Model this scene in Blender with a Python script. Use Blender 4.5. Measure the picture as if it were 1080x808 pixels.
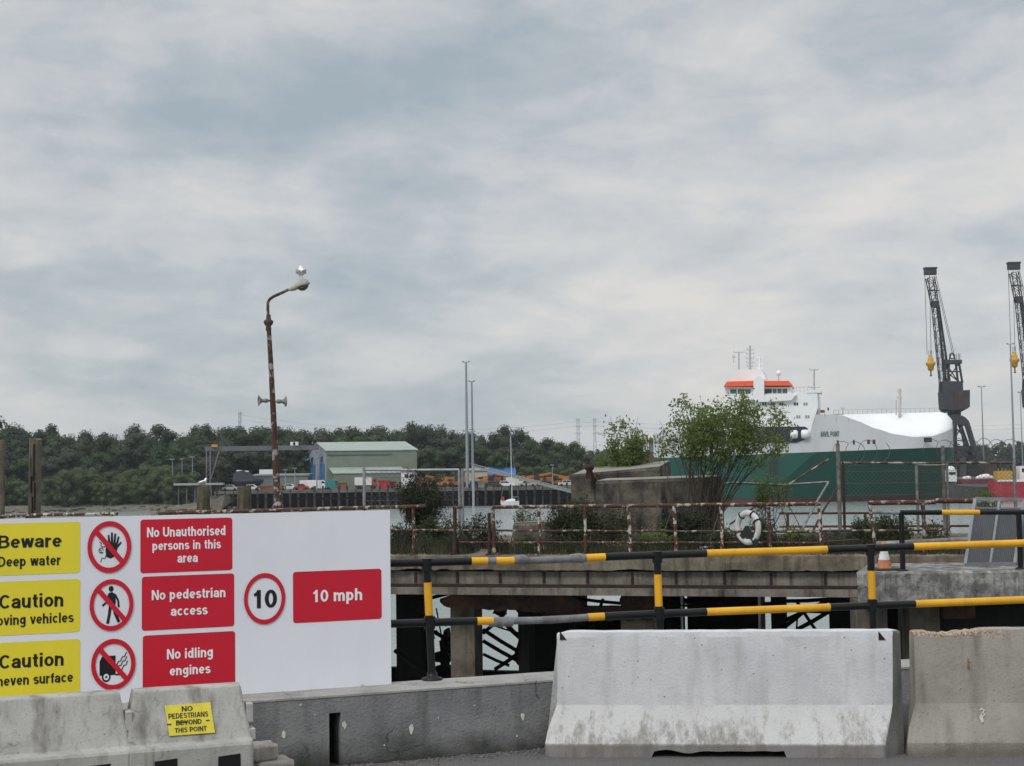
import bpy, bmesh, math, random
from mathutils import Vector, Matrix, noise
R = math.radians
rnd = random.Random(11)
sc = bpy.context.scene
C = sc.collection
for o in list(bpy.data.objects): bpy.data.objects.remove(o)

# ------------------------------------------------------------------ camera
F = 1560.0; W0, H0 = 1080.0, 808.0
PITCH = math.atan((500-404)/F); ROLL = R(0.8)
EYE = Vector((0, 0, 1.7))
fwd = Vector((0, math.cos(PITCH), math.sin(PITCH)))
u0 = Vector((0, -math.sin(PITCH), math.cos(PITCH)))
rgt = Vector((1, 0, 0))*math.cos(ROLL) - u0*math.sin(ROLL)
upv = Vector((1, 0, 0))*math.sin(ROLL) + u0*math.cos(ROLL)
cam_d = bpy.data.cameras.new('camera'); cam = bpy.data.objects.new('camera', cam_d); C.objects.link(cam)
cam_d.sensor_fit = 'HORIZONTAL'; cam_d.sensor_width = 36; cam_d.lens = 36*F/W0
cam_d.clip_start = 0.1; cam_d.clip_end = 20000
m3 = Matrix((rgt, upv, -fwd)).transposed()
cam.matrix_world = Matrix.Translation(EYE) @ m3.to_4x4()
sc.camera = cam
sc.render.resolution_x = 1024; sc.render.resolution_y = 766; sc.render.resolution_percentage = 100
sc.render.engine = 'CYCLES'

# ------------------------------------------------------------------ sky, sun, exposure
SUN_TO = Vector((-0.42, -0.62, 0.72)).normalized()
w = bpy.data.worlds.new("World"); sc.world = w; w.use_nodes = True
nt = w.node_tree; nt.nodes.clear()
def wn(t, **k):
    n = nt.nodes.new(t)
    for a, b in k.items(): setattr(n, a, b)
    return n
L = nt.links.new
sky = wn('ShaderNodeTexSky', sky_type='NISHITA', sun_disc=False)
sky.sun_elevation = math.asin(SUN_TO.z); sky.sun_rotation = math.atan2(SUN_TO.x, SUN_TO.y)
bg1 = wn('ShaderNodeBackground'); bg1.inputs['Strength'].default_value = 0.1; L(sky.outputs[0], bg1.inputs[0])
tc = wn('ShaderNodeTexCoord'); sep = wn('ShaderNodeSeparateXYZ'); L(tc.outputs['Generated'], sep.inputs[0])
def wmath(op, a, b=None, clamp=False):
    n = wn('ShaderNodeMath', operation=op, use_clamp=clamp)
    for i, v in enumerate((a, b)):
        if v is None: continue
        if isinstance(v, (int, float)): n.inputs[i].default_value = v
        else: L(v, n.inputs[i])
    return n.outputs[0]
zc = wmath('MAXIMUM', sep.outputs[2], 0.0)
cmb = wn('ShaderNodeCombineXYZ'); L(sep.outputs[0], cmb.inputs[0]); L(sep.outputs[1], cmb.inputs[1]); L(wmath('MULTIPLY', wmath('POWER', zc, 0.85), 2.3), cmb.inputs[2])
def wnoise(scale, detail, rough, off, dist=0.0, lac=2.0):
    mp = wn('ShaderNodeMapping'); mp.inputs['Location'].default_value = off; mp.inputs['Rotation'].default_value = (0, R(-9), 0)
    L(cmb.outputs[0], mp.inputs[0])
    n = wn('ShaderNodeTexNoise'); n.inputs['Scale'].default_value = scale; n.inputs['Detail'].default_value = detail
    n.inputs['Roughness'].default_value = rough; n.inputs['Distortion'].default_value = dist; n.inputs['Lacunarity'].default_value = lac
    L(mp.outputs[0], n.inputs['Vector']); return n.outputs[0]
SKY_OFF = (0.4, 4.4, 3.1)
n1 = wnoise(7.0, 9, 0.54, SKY_OFF, 0.35)
n2 = wnoise(2.3, 3, 0.5, (SKY_OFF[0]+4.2, 2.2, 0.4+SKY_OFF[2]), 0.2)
n3 = wnoise(15.0, 8, 0.6, (1.3, 9.1, 0.8), 0.3)
mixn = wmath('ADD', wmath('MULTIPLY', n1, 0.42), wmath('MULTIPLY', n2, 0.30)); mixn = wmath('ADD', mixn, wmath('MULTIPLY', n3, 0.24)); mixn = wmath('ADD', mixn, 0.022)
# a heavier bank of cloud high on the left
def gauss(src, c, s): return wmath('POWER', wmath('DIVIDE', wmath('SUBTRACT', src, c), s), 2.0)
bank = wmath('POWER', 2.718, wmath('MULTIPLY', wmath('ADD', gauss(sep.outputs[0], -0.17, 0.21), gauss(sep.outputs[2], 0.252, 0.042)), -1.0))
bank = wmath('MULTIPLY', bank, wmath('MULTIPLY', n1, 0.19)); mixn = wmath('SUBTRACT', mixn, bank)
rp = wn('ShaderNodeValToRGB'); L(mixn, rp.inputs[0])
els = rp.color_ramp.elements
els[0].position = 0.37; els[0].color = (0.375, 0.445, 0.495, 1)
els[1].position = 0.62; els[1].color = (0.76, 0.735, 0.70, 1)
e = els.new(0.44); e.color = (0.475, 0.52, 0.55, 1)
e = els.new(0.51); e.color = (0.60, 0.617, 0.63, 1)
# an overcast sky is brighter overhead than at the horizon
zen = wn('ShaderNodeMapRange', interpolation_type='SMOOTHSTEP'); L(zc, zen.inputs[0])
zen.inputs[1].default_value = 0.3; zen.inputs[2].default_value = 0.95; zen.inputs[3].default_value = 1.0; zen.inputs[4].default_value = 2.3
bg2 = wn('ShaderNodeBackground'); L(rp.outputs[0], bg2.inputs[0]); L(zen.outputs[0], bg2.inputs[1])
ms = wn('ShaderNodeMixShader'); ms.inputs[0].default_value = 0.92; L(bg1.outputs[0], ms.inputs[1]); L(bg2.outputs[0], ms.inputs[2])
wo = wn('ShaderNodeOutputWorld'); L(ms.outputs[0], wo.inputs[0])

sd = bpy.data.lights.new('sun', 'SUN'); sd.energy = 1.45; sd.angle = R(14); sd.color = (1, 0.97, 0.92)
sun = bpy.data.objects.new('sun', sd); C.objects.link(sun); sun.rotation_euler = (-SUN_TO).to_track_quat('-Z', 'Y').to_euler()
sun.location = (0, 0, 60)
sc.view_settings.view_transform = 'Standard'; sc.view_settings.look = 'None'
sc.view_settings.exposure = 0.0; sc.view_settings.gamma = 1; sc.view_settings.use_curve_mapping = False

# ------------------------------------------------------------------ helpers
def ray(px, py): return fwd + rgt*((px-540)/F) + upv*((404-py)/F)
def P(px, py, D):
    d = ray(px, py); return EYE + d*(D/d.y)
def G(px, py, z):
    d = ray(px, py); return EYE + d*((z-EYE.z)/d.z)
def hor(px): return 500-(px-540)*math.tan(ROLL)

class Plane:
    """plane in the scene: origin, unit u (along) and v (up), n towards the viewer"""
    def __init__(s, p0, u, v):
        s.p0 = Vector(p0); s.u = Vector(u).normalized(); s.v = Vector(v).normalized(); s.n = s.u.cross(s.v).normalized()
    def at(s, px, py):
        d = ray(px, py); t = (s.p0-EYE).dot(s.n)/d.dot(s.n); q = EYE+d*t-s.p0
        return q.dot(s.u), q.dot(s.v)
    def pt(s, a, b, off=0.0): return s.p0+s.u*a+s.v*b+s.n*off

WL = {}
def prop(o, label=None, cat=None, group=None, kind=None):
    if label: o['label'] = label
    if cat: o['category'] = cat
    if group: o['group'] = group
    if kind: o['kind'] = kind
    return o
def thing(name, label, cat, loc=(0, 0, 0), group=None):
    o = bpy.data.objects.new(name, None); C.objects.link(o); o.location = loc; o.empty_display_size = 0.2
    WL[o.name] = Vector(loc); return prop(o, label, cat, group)
def children(o): return [c for c in bpy.data.objects if c.parent == o]
def dup(root, loc=None, label=None, scale=None, rotz=None):
    def rec(o, par):
        c = o.copy(); C.objects.link(c)
        if par: c.parent = par
        for ch in KIDS.get(o.name, []): rec(ch, c)
        return c
    r = rec(root, None)
    if loc is not None: r.location = loc
    if label: r['label'] = label
    if scale: r.scale = scale
    if rotz is not None: r.rotation_euler = (0, 0, rotz)
    return r
KIDS = {}

class MB:
    def __init__(s, M=None): s.v = []; s.f = []; s.m = []; s.s = []; s.M = M
    def add(s, vs, fs, mi=0, smooth=False):
        b = len(s.v)
        for p in vs:
            p = Vector(p); s.v.append(s.M @ p if s.M else p)
        for f in fs: s.f.append([b+i for i in f]); s.m.append(mi); s.s.append(smooth)
    def quad(s, a, b, c, d, mi=0): s.add([a, b, c, d], [(0, 1, 2, 3)], mi)
    def poly(s, pts, mi=0): s.add(pts, [tuple(range(len(pts)))], mi)
    def box(s, c, size, mi=0, rz=0, M=None, taper=1.0):
        hx, hy, hz = size[0]/2, size[1]/2, size[2]/2
        vs = [Vector((x*(taper if z > 0 else 1), y*(taper if z > 0 else 1), z)) for z in (-hz, hz) for x, y in ((-hx, -hy), (hx, -hy), (hx, hy), (-hx, hy))]
        m = Matrix.Translation(Vector(c)) @ (M.to_4x4() if M else Matrix.Rotation(rz, 4, 'Z'))
        s.add([m @ q for q in vs], [(0, 3, 2, 1), (4, 5, 6, 7), (0, 1, 5, 4), (1, 2, 6, 5), (2, 3, 7, 6), (3, 0, 4, 7)], mi)
    def beam(s, a, b, wx, wz, mi=0, up=Vector((0, 0, 1))):
        a = Vector(a); b = Vector(b); d = (b-a).normalized(); x = d.cross(up)
        if x.length < 1e-4: x = Vector((1, 0, 0))
        x.normalize(); y = x.cross(d).normalized()
        vs = [p+x*(i*wx/2)+y*(j*wz/2) for p in (a, b) for i, j in ((-1, -1), (1, -1), (1, 1), (-1, 1))]
        s.add(vs, [(0, 3, 2, 1), (4, 5, 6, 7), (0, 1, 5, 4), (1, 2, 6, 5), (2, 3, 7, 6), (3, 0, 4, 7)], mi)
    def tube(s, pts, r, n=8, mi=0, cap=True):
        pts = [Vector(p) for p in pts]; k = len(pts)
        rs = r if isinstance(r, (list, tuple)) else [r]*k
        t = (pts[1]-pts[0]).normalized(); ref = Vector((0, 0, 1)) if abs(t.z) < 0.9 else Vector((1, 0, 0))
        x = t.cross(ref).normalized(); vs = []
        for i, p in enumerate(pts):
            t = (pts[min(i+1, k-1)]-pts[max(i-1, 0)])
            t = t.normalized() if t.length > 1e-9 else Vector((0, 0, 1))
            x = (x-t*x.dot(t)); x = x.normalized() if x.length > 1e-6 else t.orthogonal().normalized(); y = t.cross(x)
            for j in range(n):
                a = 2*math.pi*j/n; vs.append(p+(x*math.cos(a)+y*math.sin(a))*rs[i])
        fs = [(i*n+j, i*n+(j+1) % n, (i+1)*n+(j+1) % n, (i+1)*n+j) for i in range(k-1) for j in range(n)]
        s.add(vs, fs, mi, True)
        if cap and n > 3:
            s.add(vs[:n], [tuple(reversed(range(n)))], mi); s.add(vs[-n:], [tuple(range(n))], mi)
    def lathe(s, prof, c=(0, 0, 0), M=None, n=16, mi=0):
        """prof: (r, h) turned about local z"""
        m = Matrix.Translation(Vector(c)) @ (M.to_4x4() if M else Matrix.Identity(4)); k = len(prof)
        vs = [m @ Vector((r*math.cos(2*math.pi*j/n), r*math.sin(2*math.pi*j/n), h)) for r, h in prof for j in range(n)]
        s.add(vs, [(i*n+j, i*n+(j+1) % n, (i+1)*n+(j+1) % n, (i+1)*n+j) for i in range(k-1) for j in range(n)], mi, True)
        s.add(vs[:n], [tuple(reversed(range(n)))], mi); s.add(vs[-n:], [tuple(range(n))], mi)
    def loft(s, rings, mi=0, closed=True, caps=True, smooth=False):
        n = len(rings[0]); vs = [p for r in rings for p in r]; m = n if closed else n-1
        s.add(vs, [(i*n+j, i*n+(j+1) % n, (i+1)*n+(j+1) % n, (i+1)*n+j) for i in range(len(rings)-1) for j in range(m)], mi, smooth)
        if caps: s.add(rings[0], [tuple(reversed(range(n)))], mi); s.add(rings[-1], [tuple(range(n))], mi)
    def prism(s, pts, d, mi=0):
        d = Vector(d); n = len(pts); a = [Vector(p) for p in pts]; b = [p+d for p in a]
        s.add(a+b, [tuple(reversed(range(n))), tuple(range(n, 2*n))]+[(i, (i+1) % n, n+(i+1) % n, n+i) for i in range(n)], mi)
    def ball(s, c, r, n=10, mi=0, sc3=(1, 1, 1)):
        c = Vector(c); vs = []; k = n//2+1
        for i in range(k+1):
            th = math.pi*i/k
            for j in range(n):
                a = 2*math.pi*j/n
                vs.append(c+Vector((r*sc3[0]*math.sin(th)*math.cos(a), r*sc3[1]*math.sin(th)*math.sin(a), -r*sc3[2]*math.cos(th))))
        s.add(vs, [(i*n+j, i*n+(j+1) % n, (i+1)*n+(j+1) % n, (i+1)*n+j) for i in range(k) for j in range(n)], mi, True)
    def build(s, name, mats, parent=None, label=None, cat=None, group=None, kind=None, loc=None, bevel=0, fix=False):
        if not isinstance(mats, (list, tuple)): mats = [mats]
        org = WL[parent.name] if parent else Vector(loc if loc is not None else (0, 0, 0))
        me = bpy.data.meshes.new(name); me.from_pydata([p-org for p in s.v], [], s.f)
        for m in mats: me.materials.append(m)
        me.polygons.foreach_set('material_index', s.m); me.polygons.foreach_set('use_smooth', s.s)
        me.validate(); me.update()
        if fix:
            bm = bmesh.new(); bm.from_mesh(me); bmesh.ops.remove_doubles(bm, verts=bm.verts, dist=1e-5)
            bmesh.ops.recalc_face_normals(bm, faces=bm.faces); bm.to_mesh(me); bm.free()
        o = bpy.data.objects.new(name, me); C.objects.link(o)
        if parent: o.parent = parent; KIDS.setdefault(parent.name, []).append(o)
        else: o.location = org
        WL[o.name] = org
        if bevel:
            b = o.modifiers.new('bevel', 'BEVEL'); b.width = bevel; b.segments = 2; b.limit_method = 'ANGLE'
        return prop(o, label, cat, group, kind)

# ------------------------------------------------------------------ materials
MC = {}
def newmat(name):
    m = bpy.data.materials.new(name); m.use_nodes = True; n = m.node_tree; n.nodes.clear()
    out = n.nodes.new('ShaderNodeOutputMaterial'); b = n.nodes.new('ShaderNodeBsdfPrincipled'); n.links.new(b.outputs[0], out.inputs[0])
    return m, n, b
def c4(c): return (c[0], c[1], c[2], 1)
def noise_node(n, scale, detail=5, rough=0.6, stretch=(1, 1, 1), off=(0, 0, 0), coord='Object'):
    t = n.nodes.new('ShaderNodeTexCoord'); mp = n.nodes.new('ShaderNodeMapping'); mp.inputs['Scale'].default_value = stretch; mp.inputs['Location'].default_value = off
    x = n.nodes.new('ShaderNodeTexNoise'); x.inputs['Scale'].default_value = scale; x.inputs['Detail'].default_value = detail; x.inputs['Roughness'].default_value = rough
    n.links.new(t.outputs[coord], mp.inputs[0]); n.links.new(mp.outputs[0], x.inputs['Vector']); return x.outputs[0]
def ramp(n, fac, a, b):
    r = n.nodes.new('ShaderNodeMapRange'); n.links.new(fac, r.inputs[0]); r.inputs[1].default_value = a; r.inputs[2].default_value = b; r.clamp = True
    return r.outputs[0]
def mixc(n, fac, a, b):
    x = n.nodes.new('ShaderNodeMix'); x.data_type = 'RGBA'
    if isinstance(fac, float): x.inputs[0].default_value = fac
    else: n.links.new(fac, x.inputs[0])
    for i, v in ((6, a), (7, b)):
        if isinstance(v, tuple): x.inputs[i].default_value = c4(v)
        else: n.links.new(v, x.inputs[i])
    return x.outputs[2]
def mul(n, a, b):
    x = n.nodes.new('ShaderNodeMath'); x.operation = 'MULTIPLY'
    for i, v in ((0, a), (1, b)):
        if isinstance(v, float): x.inputs[i].default_value = v
        else: n.links.new(v, x.inputs[i])
    return x.outputs[0]
def bump(n, b, fac, dist, strength=0.6):
    x = n.nodes.new('ShaderNodeBump'); x.inputs['Strength'].default_value = strength; x.inputs['Distance'].default_value = dist
    n.links.new(fac, x.inputs['Height']); n.links.new(x.outputs[0], b.inputs['Normal'])
def plain(name, col, rough=0.6, metal=0.0, var=0.12, scale=3.0, spec=0.4):
    """one colour with slight uneven wear"""
    if name in MC: return MC[name]
    m, n, b = newmat(name); f = noise_node(n, scale, 6, 0.65)
    d = tuple(max(0, c*(1-2.2*var)) for c in col); l = tuple(min(1, c*(1+var)) for c in col)
    n.links.new(mixc(n, ramp(n, f, 0.3, 0.7), d, l), b.inputs['Base Color'])
    b.inputs['Roughness'].default_value = rough; b.inputs['Metallic'].default_value = metal; b.inputs['Specular IOR Level'].default_value = spec
    MC[name] = m; return m
def weathered(name, base, dark, stain, scale=2.0, streak=0.5, speck=0.4, bumpd=0.004, rough=0.92, off=(0, 0, 0), patch=(0.42, 0.68), extra=None, pits=0.0, crack=0.0):
    """concrete / render: cloudy patches, vertical run stains, fine pits"""
    if name in MC: return MC[name]
    m, n, b = newmat(name)
    f1 = noise_node(n, scale, 8, 0.65, off=off); f2 = noise_node(n, scale*2.2, 5, 0.6, stretch=(1.6, 1.6, 0.22), off=off)
    f3 = noise_node(n, scale*28, 3, 0.7, off=off); f4 = noise_node(n, scale*9, 6, 0.7, off=off)
    c = mixc(n, ramp(n, f1, patch[0], patch[1]), base, dark)
    c = mixc(n, mul(n, ramp(n, f2, 0.5, 0.72), float(streak)), c, stain)
    c = mixc(n, mul(n, ramp(n, f4, 0.56, 0.7), float(speck)), c, dark)
    c = mixc(n, mul(n, ramp(n, f3, 0.6, 0.72), float(speck)), c, stain)
    if pits:
        v = n.nodes.new('ShaderNodeTexVoronoi'); v.inputs['Scale'].default_value = 26; t = n.nodes.new('ShaderNodeTexCoord'); n.links.new(t.outputs['Object'], v.inputs['Vector'])
        sp = n.nodes.new('ShaderNodeSeparateColor'); n.links.new(v.outputs['Color'], sp.inputs[0])
        c = mixc(n, mul(n, mul(n, ramp(n, v.outputs['Distance'], 0.16, 0.07), ramp(n, sp.outputs[0], 0.7, 0.95)), float(pits)), c, (0.05, 0.048, 0.045))
    if crack:
        v = n.nodes.new('ShaderNodeTexVoronoi'); v.feature = 'DISTANCE_TO_EDGE'; v.inputs['Scale'].default_value = 2.3
        t = n.nodes.new('ShaderNodeTexCoord'); w_ = n.nodes.new('ShaderNodeTexNoise'); w_.inputs['Scale'].default_value = 5; w_.inputs['Detail'].default_value = 6; n.links.new(t.outputs['Object'], w_.inputs['Vector'])
        vm = n.nodes.new('ShaderNodeVectorMath'); vm.operation = 'MULTIPLY_ADD'; n.links.new(w_.outputs['Color'], vm.inputs[0]); vm.inputs[1].default_value = (.35, .35, .35); n.links.new(t.outputs['Object'], vm.inputs[2]); n.links.new(vm.outputs[0], v.inputs['Vector'])
        c = mixc(n, mul(n, mul(n, ramp(n, v.outputs['Distance'], 0.014, 0.005), ramp(n, f1, 0.46, 0.56)), float(crack)), c, (0.03, 0.03, 0.028))
    if extra: c = extra(n, c)
    n.links.new(c, b.inputs['Base Color']); b.inputs['Roughness'].default_value = rough; b.inputs['Specular IOR Level'].default_value = 0.25
    a = n.nodes.new('ShaderNodeMath'); a.operation = 'ADD'; n.links.new(f3, a.inputs[0]); n.links.new(f4, a.inputs[1])
    bump(n, b, a.outputs[0], bumpd, 0.7); MC[name] = m; return m
def zmask(n, lo, hi, jitter=0.05, scale=9.0):
    """1 at object height lo, 0 at hi, with a ragged edge"""
    t = n.nodes.new('ShaderNodeTexCoord'); s = n.nodes.new('ShaderNodeSeparateXYZ'); n.links.new(t.outputs['Object'], s.inputs[0])
    f = noise_node(n, scale, 6, 0.7); j = n.nodes.new('ShaderNodeMath'); j.operation = 'MULTIPLY_ADD'
    n.links.new(f, j.inputs[0]); j.inputs[1].default_value = -2*jitter; n.links.new(s.outputs[2], j.inputs[2])
    return ramp(n, j.outputs[0], hi-jitter, lo-jitter)
def rusty(name, paint, rust=(0.075, 0.03, 0.017), dark=(0.03, 0.015, 0.01), amount=0.5, scale=7.0, off=(0, 0, 0), bright=0.35):
    if name in MC: return MC[name]
    m, n, b = newmat(name); f1 = noise_node(n, scale, 7, 0.68, off=off); f2 = noise_node(n, scale*3, 5, 0.6, off=off); f3 = noise_node(n, scale*0.45, 3, 0.5, off=off)
    r = mixc(n, ramp(n, f2, 0.35, 0.65), dark, rust); r = mixc(n, mul(n, ramp(n, f3, 0.5, 0.72), float(bright)), r, (0.14, 0.058, 0.024))
    t = 0.27+0.3*amount
    n.links.new(mixc(n, ramp(n, f1, t+0.1, t+0.125), r, paint) if amount < 0.97 else r, b.inputs['Base Color'])
    b.inputs['Roughness'].default_value = 0.85; bump(n, b, f2, 0.004, 0.6); MC[name] = m; return m
def leafmat(name, a, b2, c, trans=0.25):
    if name in MC: return MC[name]
    m, n, b = newmat(name); g = n.nodes.new('ShaderNodeNewGeometry'); f = noise_node(n, 0.9, 3, 0.6)
    col = mixc(n, g.outputs['Random Per Island'], a, b2); col = mixc(n, ramp(n, f, 0.42, 0.66), col, c)
    n.links.new(col, b.inputs['Base Color']); b.inputs['Roughness'].default_value = 0.6; b.inputs['Specular IOR Level'].default_value = 0.2
    tr = n.nodes.new('ShaderNodeBsdfTranslucent'); n.links.new(col, tr.inputs[0]); mx = n.nodes.new('ShaderNodeMixShader'); mx.inputs[0].default_value = trans
    n.links.new(b.outputs[0], mx.inputs[1]); n.links.new(tr.outputs[0], mx.inputs[2])
    n.links.new(mx.outputs[0], [q for q in n.nodes if q.type == 'OUTPUT_MATERIAL'][0].inputs[0]); MC[name] = m; return m

black_paint = weathered('black_paint', (0.007, 0.0075, 0.009), (0.011, 0.011, 0.012), (0.035, 0.03, 0.026), 3, 0.2, 0.3, 0.0006, rough=0.42)
yellow_paint = weathered('yellow_paint', (0.74, 0.39, 0.022), (0.62, 0.31, 0.02), (0.30, 0.17, 0.03), 3, 0.3, 0.3, 0.0006, rough=0.48)
grey_tape = weathered('grey_tape', (0.20, 0.205, 0.21), (0.10, 0.10, 0.105), (0.05, 0.05, 0.05), 6, 0.4, 0.5, 0.003, rough=0.45)
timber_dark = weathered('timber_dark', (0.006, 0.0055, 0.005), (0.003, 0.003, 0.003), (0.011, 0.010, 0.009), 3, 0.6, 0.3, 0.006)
timber_grey = weathered('timber_grey', (0.13, 0.12, 0.085), (0.055, 0.05, 0.038), (0.03, 0.028, 0.022), 2.4, 0.8, 0.5, 0.012)
steel_grey = plain('steel_grey', (0.24, 0.26, 0.28), 0.5, 0.2, 0.15)
galv = plain('galvanised', (0.42, 0.44, 0.45), 0.45, 0.4, 0.15, 12)
far_white = plain('far_white', (0.72, 0.73, 0.74), 0.5, var=0.06, scale=0.5)
dark_glass = plain('dark_glass', (0.012, 0.016, 0.02), 0.12, var=0.1, spec=0.6)
rubber = plain('rubber', (0.02, 0.02, 0.02), 0.8)
# ================================================================== SETTING: water, quay, far land
def wmat():
    m, n, b = newmat('water')
    f1 = noise_node(n, 0.5, 4, 0.6, stretch=(1, 2.2, 1)); f2 = noise_node(n, 2.4, 3, 0.6, stretch=(1, 1.8, 1)); f3 = noise_node(n, 0.03, 3, 0.5)
    n.links.new(mixc(n, ramp(n, f3, 0.4, 0.6), (0.22, 0.265, 0.26), (0.27, 0.31, 0.30)), b.inputs['Base Color'])
    b.inputs['Roughness'].default_value = 0.16; b.inputs['IOR'].default_value = 1.33; b.inputs['Specular IOR Level'].default_value = 0.8
    a = n.nodes.new('ShaderNodeMath'); a.operation = 'ADD'; n.links.new(f1, a.inputs[0]); n.links.new(f2, a.inputs[1]); bump(n, b, a.outputs[0], 0.12, 0.45); return m
WZ = -5.6
b = MB(); b.quad((-1500, -300, WZ), (1500, -300, WZ), (1500, 1800, WZ), (-1500, 1800, WZ)); b.build('water', wmat(), kind='structure')

# the quay edge follows the parapet wall
WL0 = Vector((-4.6, 9.33-0.40*4.88, 0)); WL1 = Vector((0.28, 9.33, 0)); WL2 = Vector((7.5, 9.33+0.15*7.22, 0))
def wall_y(x): return 9.33+0.40*(x-0.28) if x < 0.28 else 9.33+0.15*(x-0.28)
def off(p, d):  # point behind the wall's front face
    t = Vector((1, 0.40, 0)).normalized() if p.x < 0.28 else Vector((1, 0.15, 0)).normalized()
    return p+Vector((-t.y, t.x, 0))*d
def amat():
    m, n, b = newmat('asphalt')
    f1 = noise_node(n, 0.8, 6, 0.6); f2 = noise_node(n, 60, 3, 0.7); f3 = noise_node(n, 5, 6, 0.7)
    c = mixc(n, ramp(n, f1, 0.35, 0.7), (0.075, 0.074, 0.074), (0.11, 0.108, 0.105)); c = mixc(n, ramp(n, f2, 0.45, 0.7), c, (0.16, 0.155, 0.15))
    c = mixc(n, mul(n, ramp(n, f3, 0.58, 0.7), 0.5), c, (0.05, 0.048, 0.045))
    n.links.new(c, b.inputs['Base Color']); b.inputs['Roughness'].default_value = 0.93; bump(n, b, f2, 0.006, 0.8); return m
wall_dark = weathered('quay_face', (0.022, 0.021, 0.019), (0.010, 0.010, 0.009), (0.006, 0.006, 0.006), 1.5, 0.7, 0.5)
b = MB(); z = 0.0
edge = [Vector((-60, 9.33-0.4*60.28, 0)), WL0, WL1, WL2, Vector((60, 9.33+0.15*59.72, 0))]
edge = [off(p, 0.40) for p in edge]
b.poly([Vector((-60, -40, 0)), Vector((60, -40, 0))]+list(reversed(edge)), 0)
for p, q in zip(edge, edge[1:]): b.quad(p+Vector((0, 0, -8)), q+Vector((0, 0, -8)), q, p, 1)
b.build('quay_ground', [amat(), wall_dark], kind='structure')

# ------------------------------------------------------------------ parapet wall on the quay edge
def wall_extra(n, c):
    c = mixc(n, mul(n, zmask(n, 0.0, 0.17, 0.13, 4), 0.85), c, (0.03, 0.033, 0.024))
    return c
wall_m = weathered('parapet_render', (0.235, 0.235, 0.237), (0.145, 0.147, 0.15), (0.075, 0.073, 0.068), 2.1, 0.7, 0.65, 0.009, patch=(0.38, 0.62), extra=wall_extra, pits=0.5, crack=0.8)
cop_m = weathered('parapet_coping', (0.36, 0.355, 0.34), (0.24, 0.235, 0.225), (0.12, 0.115, 0.105), 4, 0.3, 0.7, 0.006, crack=0.8)
black_void = plain('drain_dark', (0.008, 0.008, 0.008), 0.95)
wt = thing('parapet_wall', 'low grey rendered concrete wall along the quay edge with a dark drain slot', 'wall', (0.28, 9.33, 0))
WH = 0.42
slot0, slot1 = P(344, 760, 1).x/1, None
sx0 = -1.10; sx1 = -1.035            # the drain slot
b = MB()
def wsec(p, q, z0, z1, mi=0, dep=0.36):
    a0, a1 = p, q; b1, b0 = off(q, dep), off(p, dep)
    lo = [Vector((v.x, v.y, z0)) for v in (a0, a1, b1, b0)]; hi = [Vector((v.x, v.y, z1)) for v in (a0, a1, b1, b0)]
    b.add(lo+hi, [(4, 5, 6, 7), (0, 1, 5, 4), (1, 2, 6, 5), (2, 3, 7, 6), (3, 0, 4, 7)], mi)
def wp(x): return Vector((x, wall_y(x), 0))
# body with a real slot cut in it
wsec(wp(-4.6), wp(sx0), 0, WH-0.014); wsec(wp(sx1), wp(0.279), 0, WH-0.014); wsec(wp(0.281), wp(7.5), 0, WH-0.014)
b2 = b; b = MB(); b.v, b.f, b.m, b.s = b2.v, b2.f, b2.m, b2.s
p, q = wp(sx0), wp(sx1)
pa, qa = off(p, 0.16), off(q, 0.16)
for v0, v1, z0, z1 in ((p, q, 0.315, WH-0.014),):
    b.quad(Vector((v0.x, v0.y, z0)), Vector((v1.x, v1.y, z0)), Vector((v1.x, v1.y, z1)), Vector((v0.x, v0.y, z1)))
b.build('wall_body', wall_m, wt)
b = MB()
b.quad(Vector((pa.x, pa.y, 0)), Vector((qa.x, qa.y, 0)), Vector((qa.x, qa.y, WH-0.05)), Vector((pa.x, pa.y, WH-0.05)))
b.build('drain_slot', black_void, wt)
b = MB()
def csec(p, q):
    p = off(p, -0.004); q = off(q, -0.004); wsec(p, q, WH-0.014, WH, 0, 0.368)
csec(wp(-4.6), wp(-2.2)); csec(wp(-2.197), wp(-1.3)); csec(wp(-1.297), wp(0.279)); csec(wp(0.2815), wp(2.1)); csec(wp(2.103), wp(7.5))
b.build('coping', cop_m, wt, bevel=0.004)
# flaked white paint spots on the wall face
paint_m = plain('old_white_paint', (0.62, 0.6, 0.55), 0.8, var=0.2, scale=20)
t1 = Vector((1, 0.4, 0)).normalized()
for px, py, wd, hg in ((299, 775, 5, 9), (363, 764, 5, 10), (433.5, 769, 6, 16), (317, 743.5, 3.5, 3), (382, 724, 5, 4), (551, 756, 5, 9), (332, 754, 2, 2), (500, 744, 2.5, 2), (462, 757, 1.6, 4), (545, 776, 2.5, 4), (405, 786, 3, 2)):
    pl = Plane(wp(-0.5)+Vector((0, 0, 0)), t1, (0, 0, 1)); s0, z0 = pl.at(px, py)
    n_ = 9; pts = []
    for k in range(n_):
        a = 2*math.pi*k/n_; r_ = rnd.uniform(0.6, 1.1)
        pts.append(pl.pt(s0+math.cos(a)*wd/350*r_, z0+math.sin(a)*hg/350*r_, 0.003))
    b = MB(); b.poly(pts); b.build('paint_flake', paint_m, wt)
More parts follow.
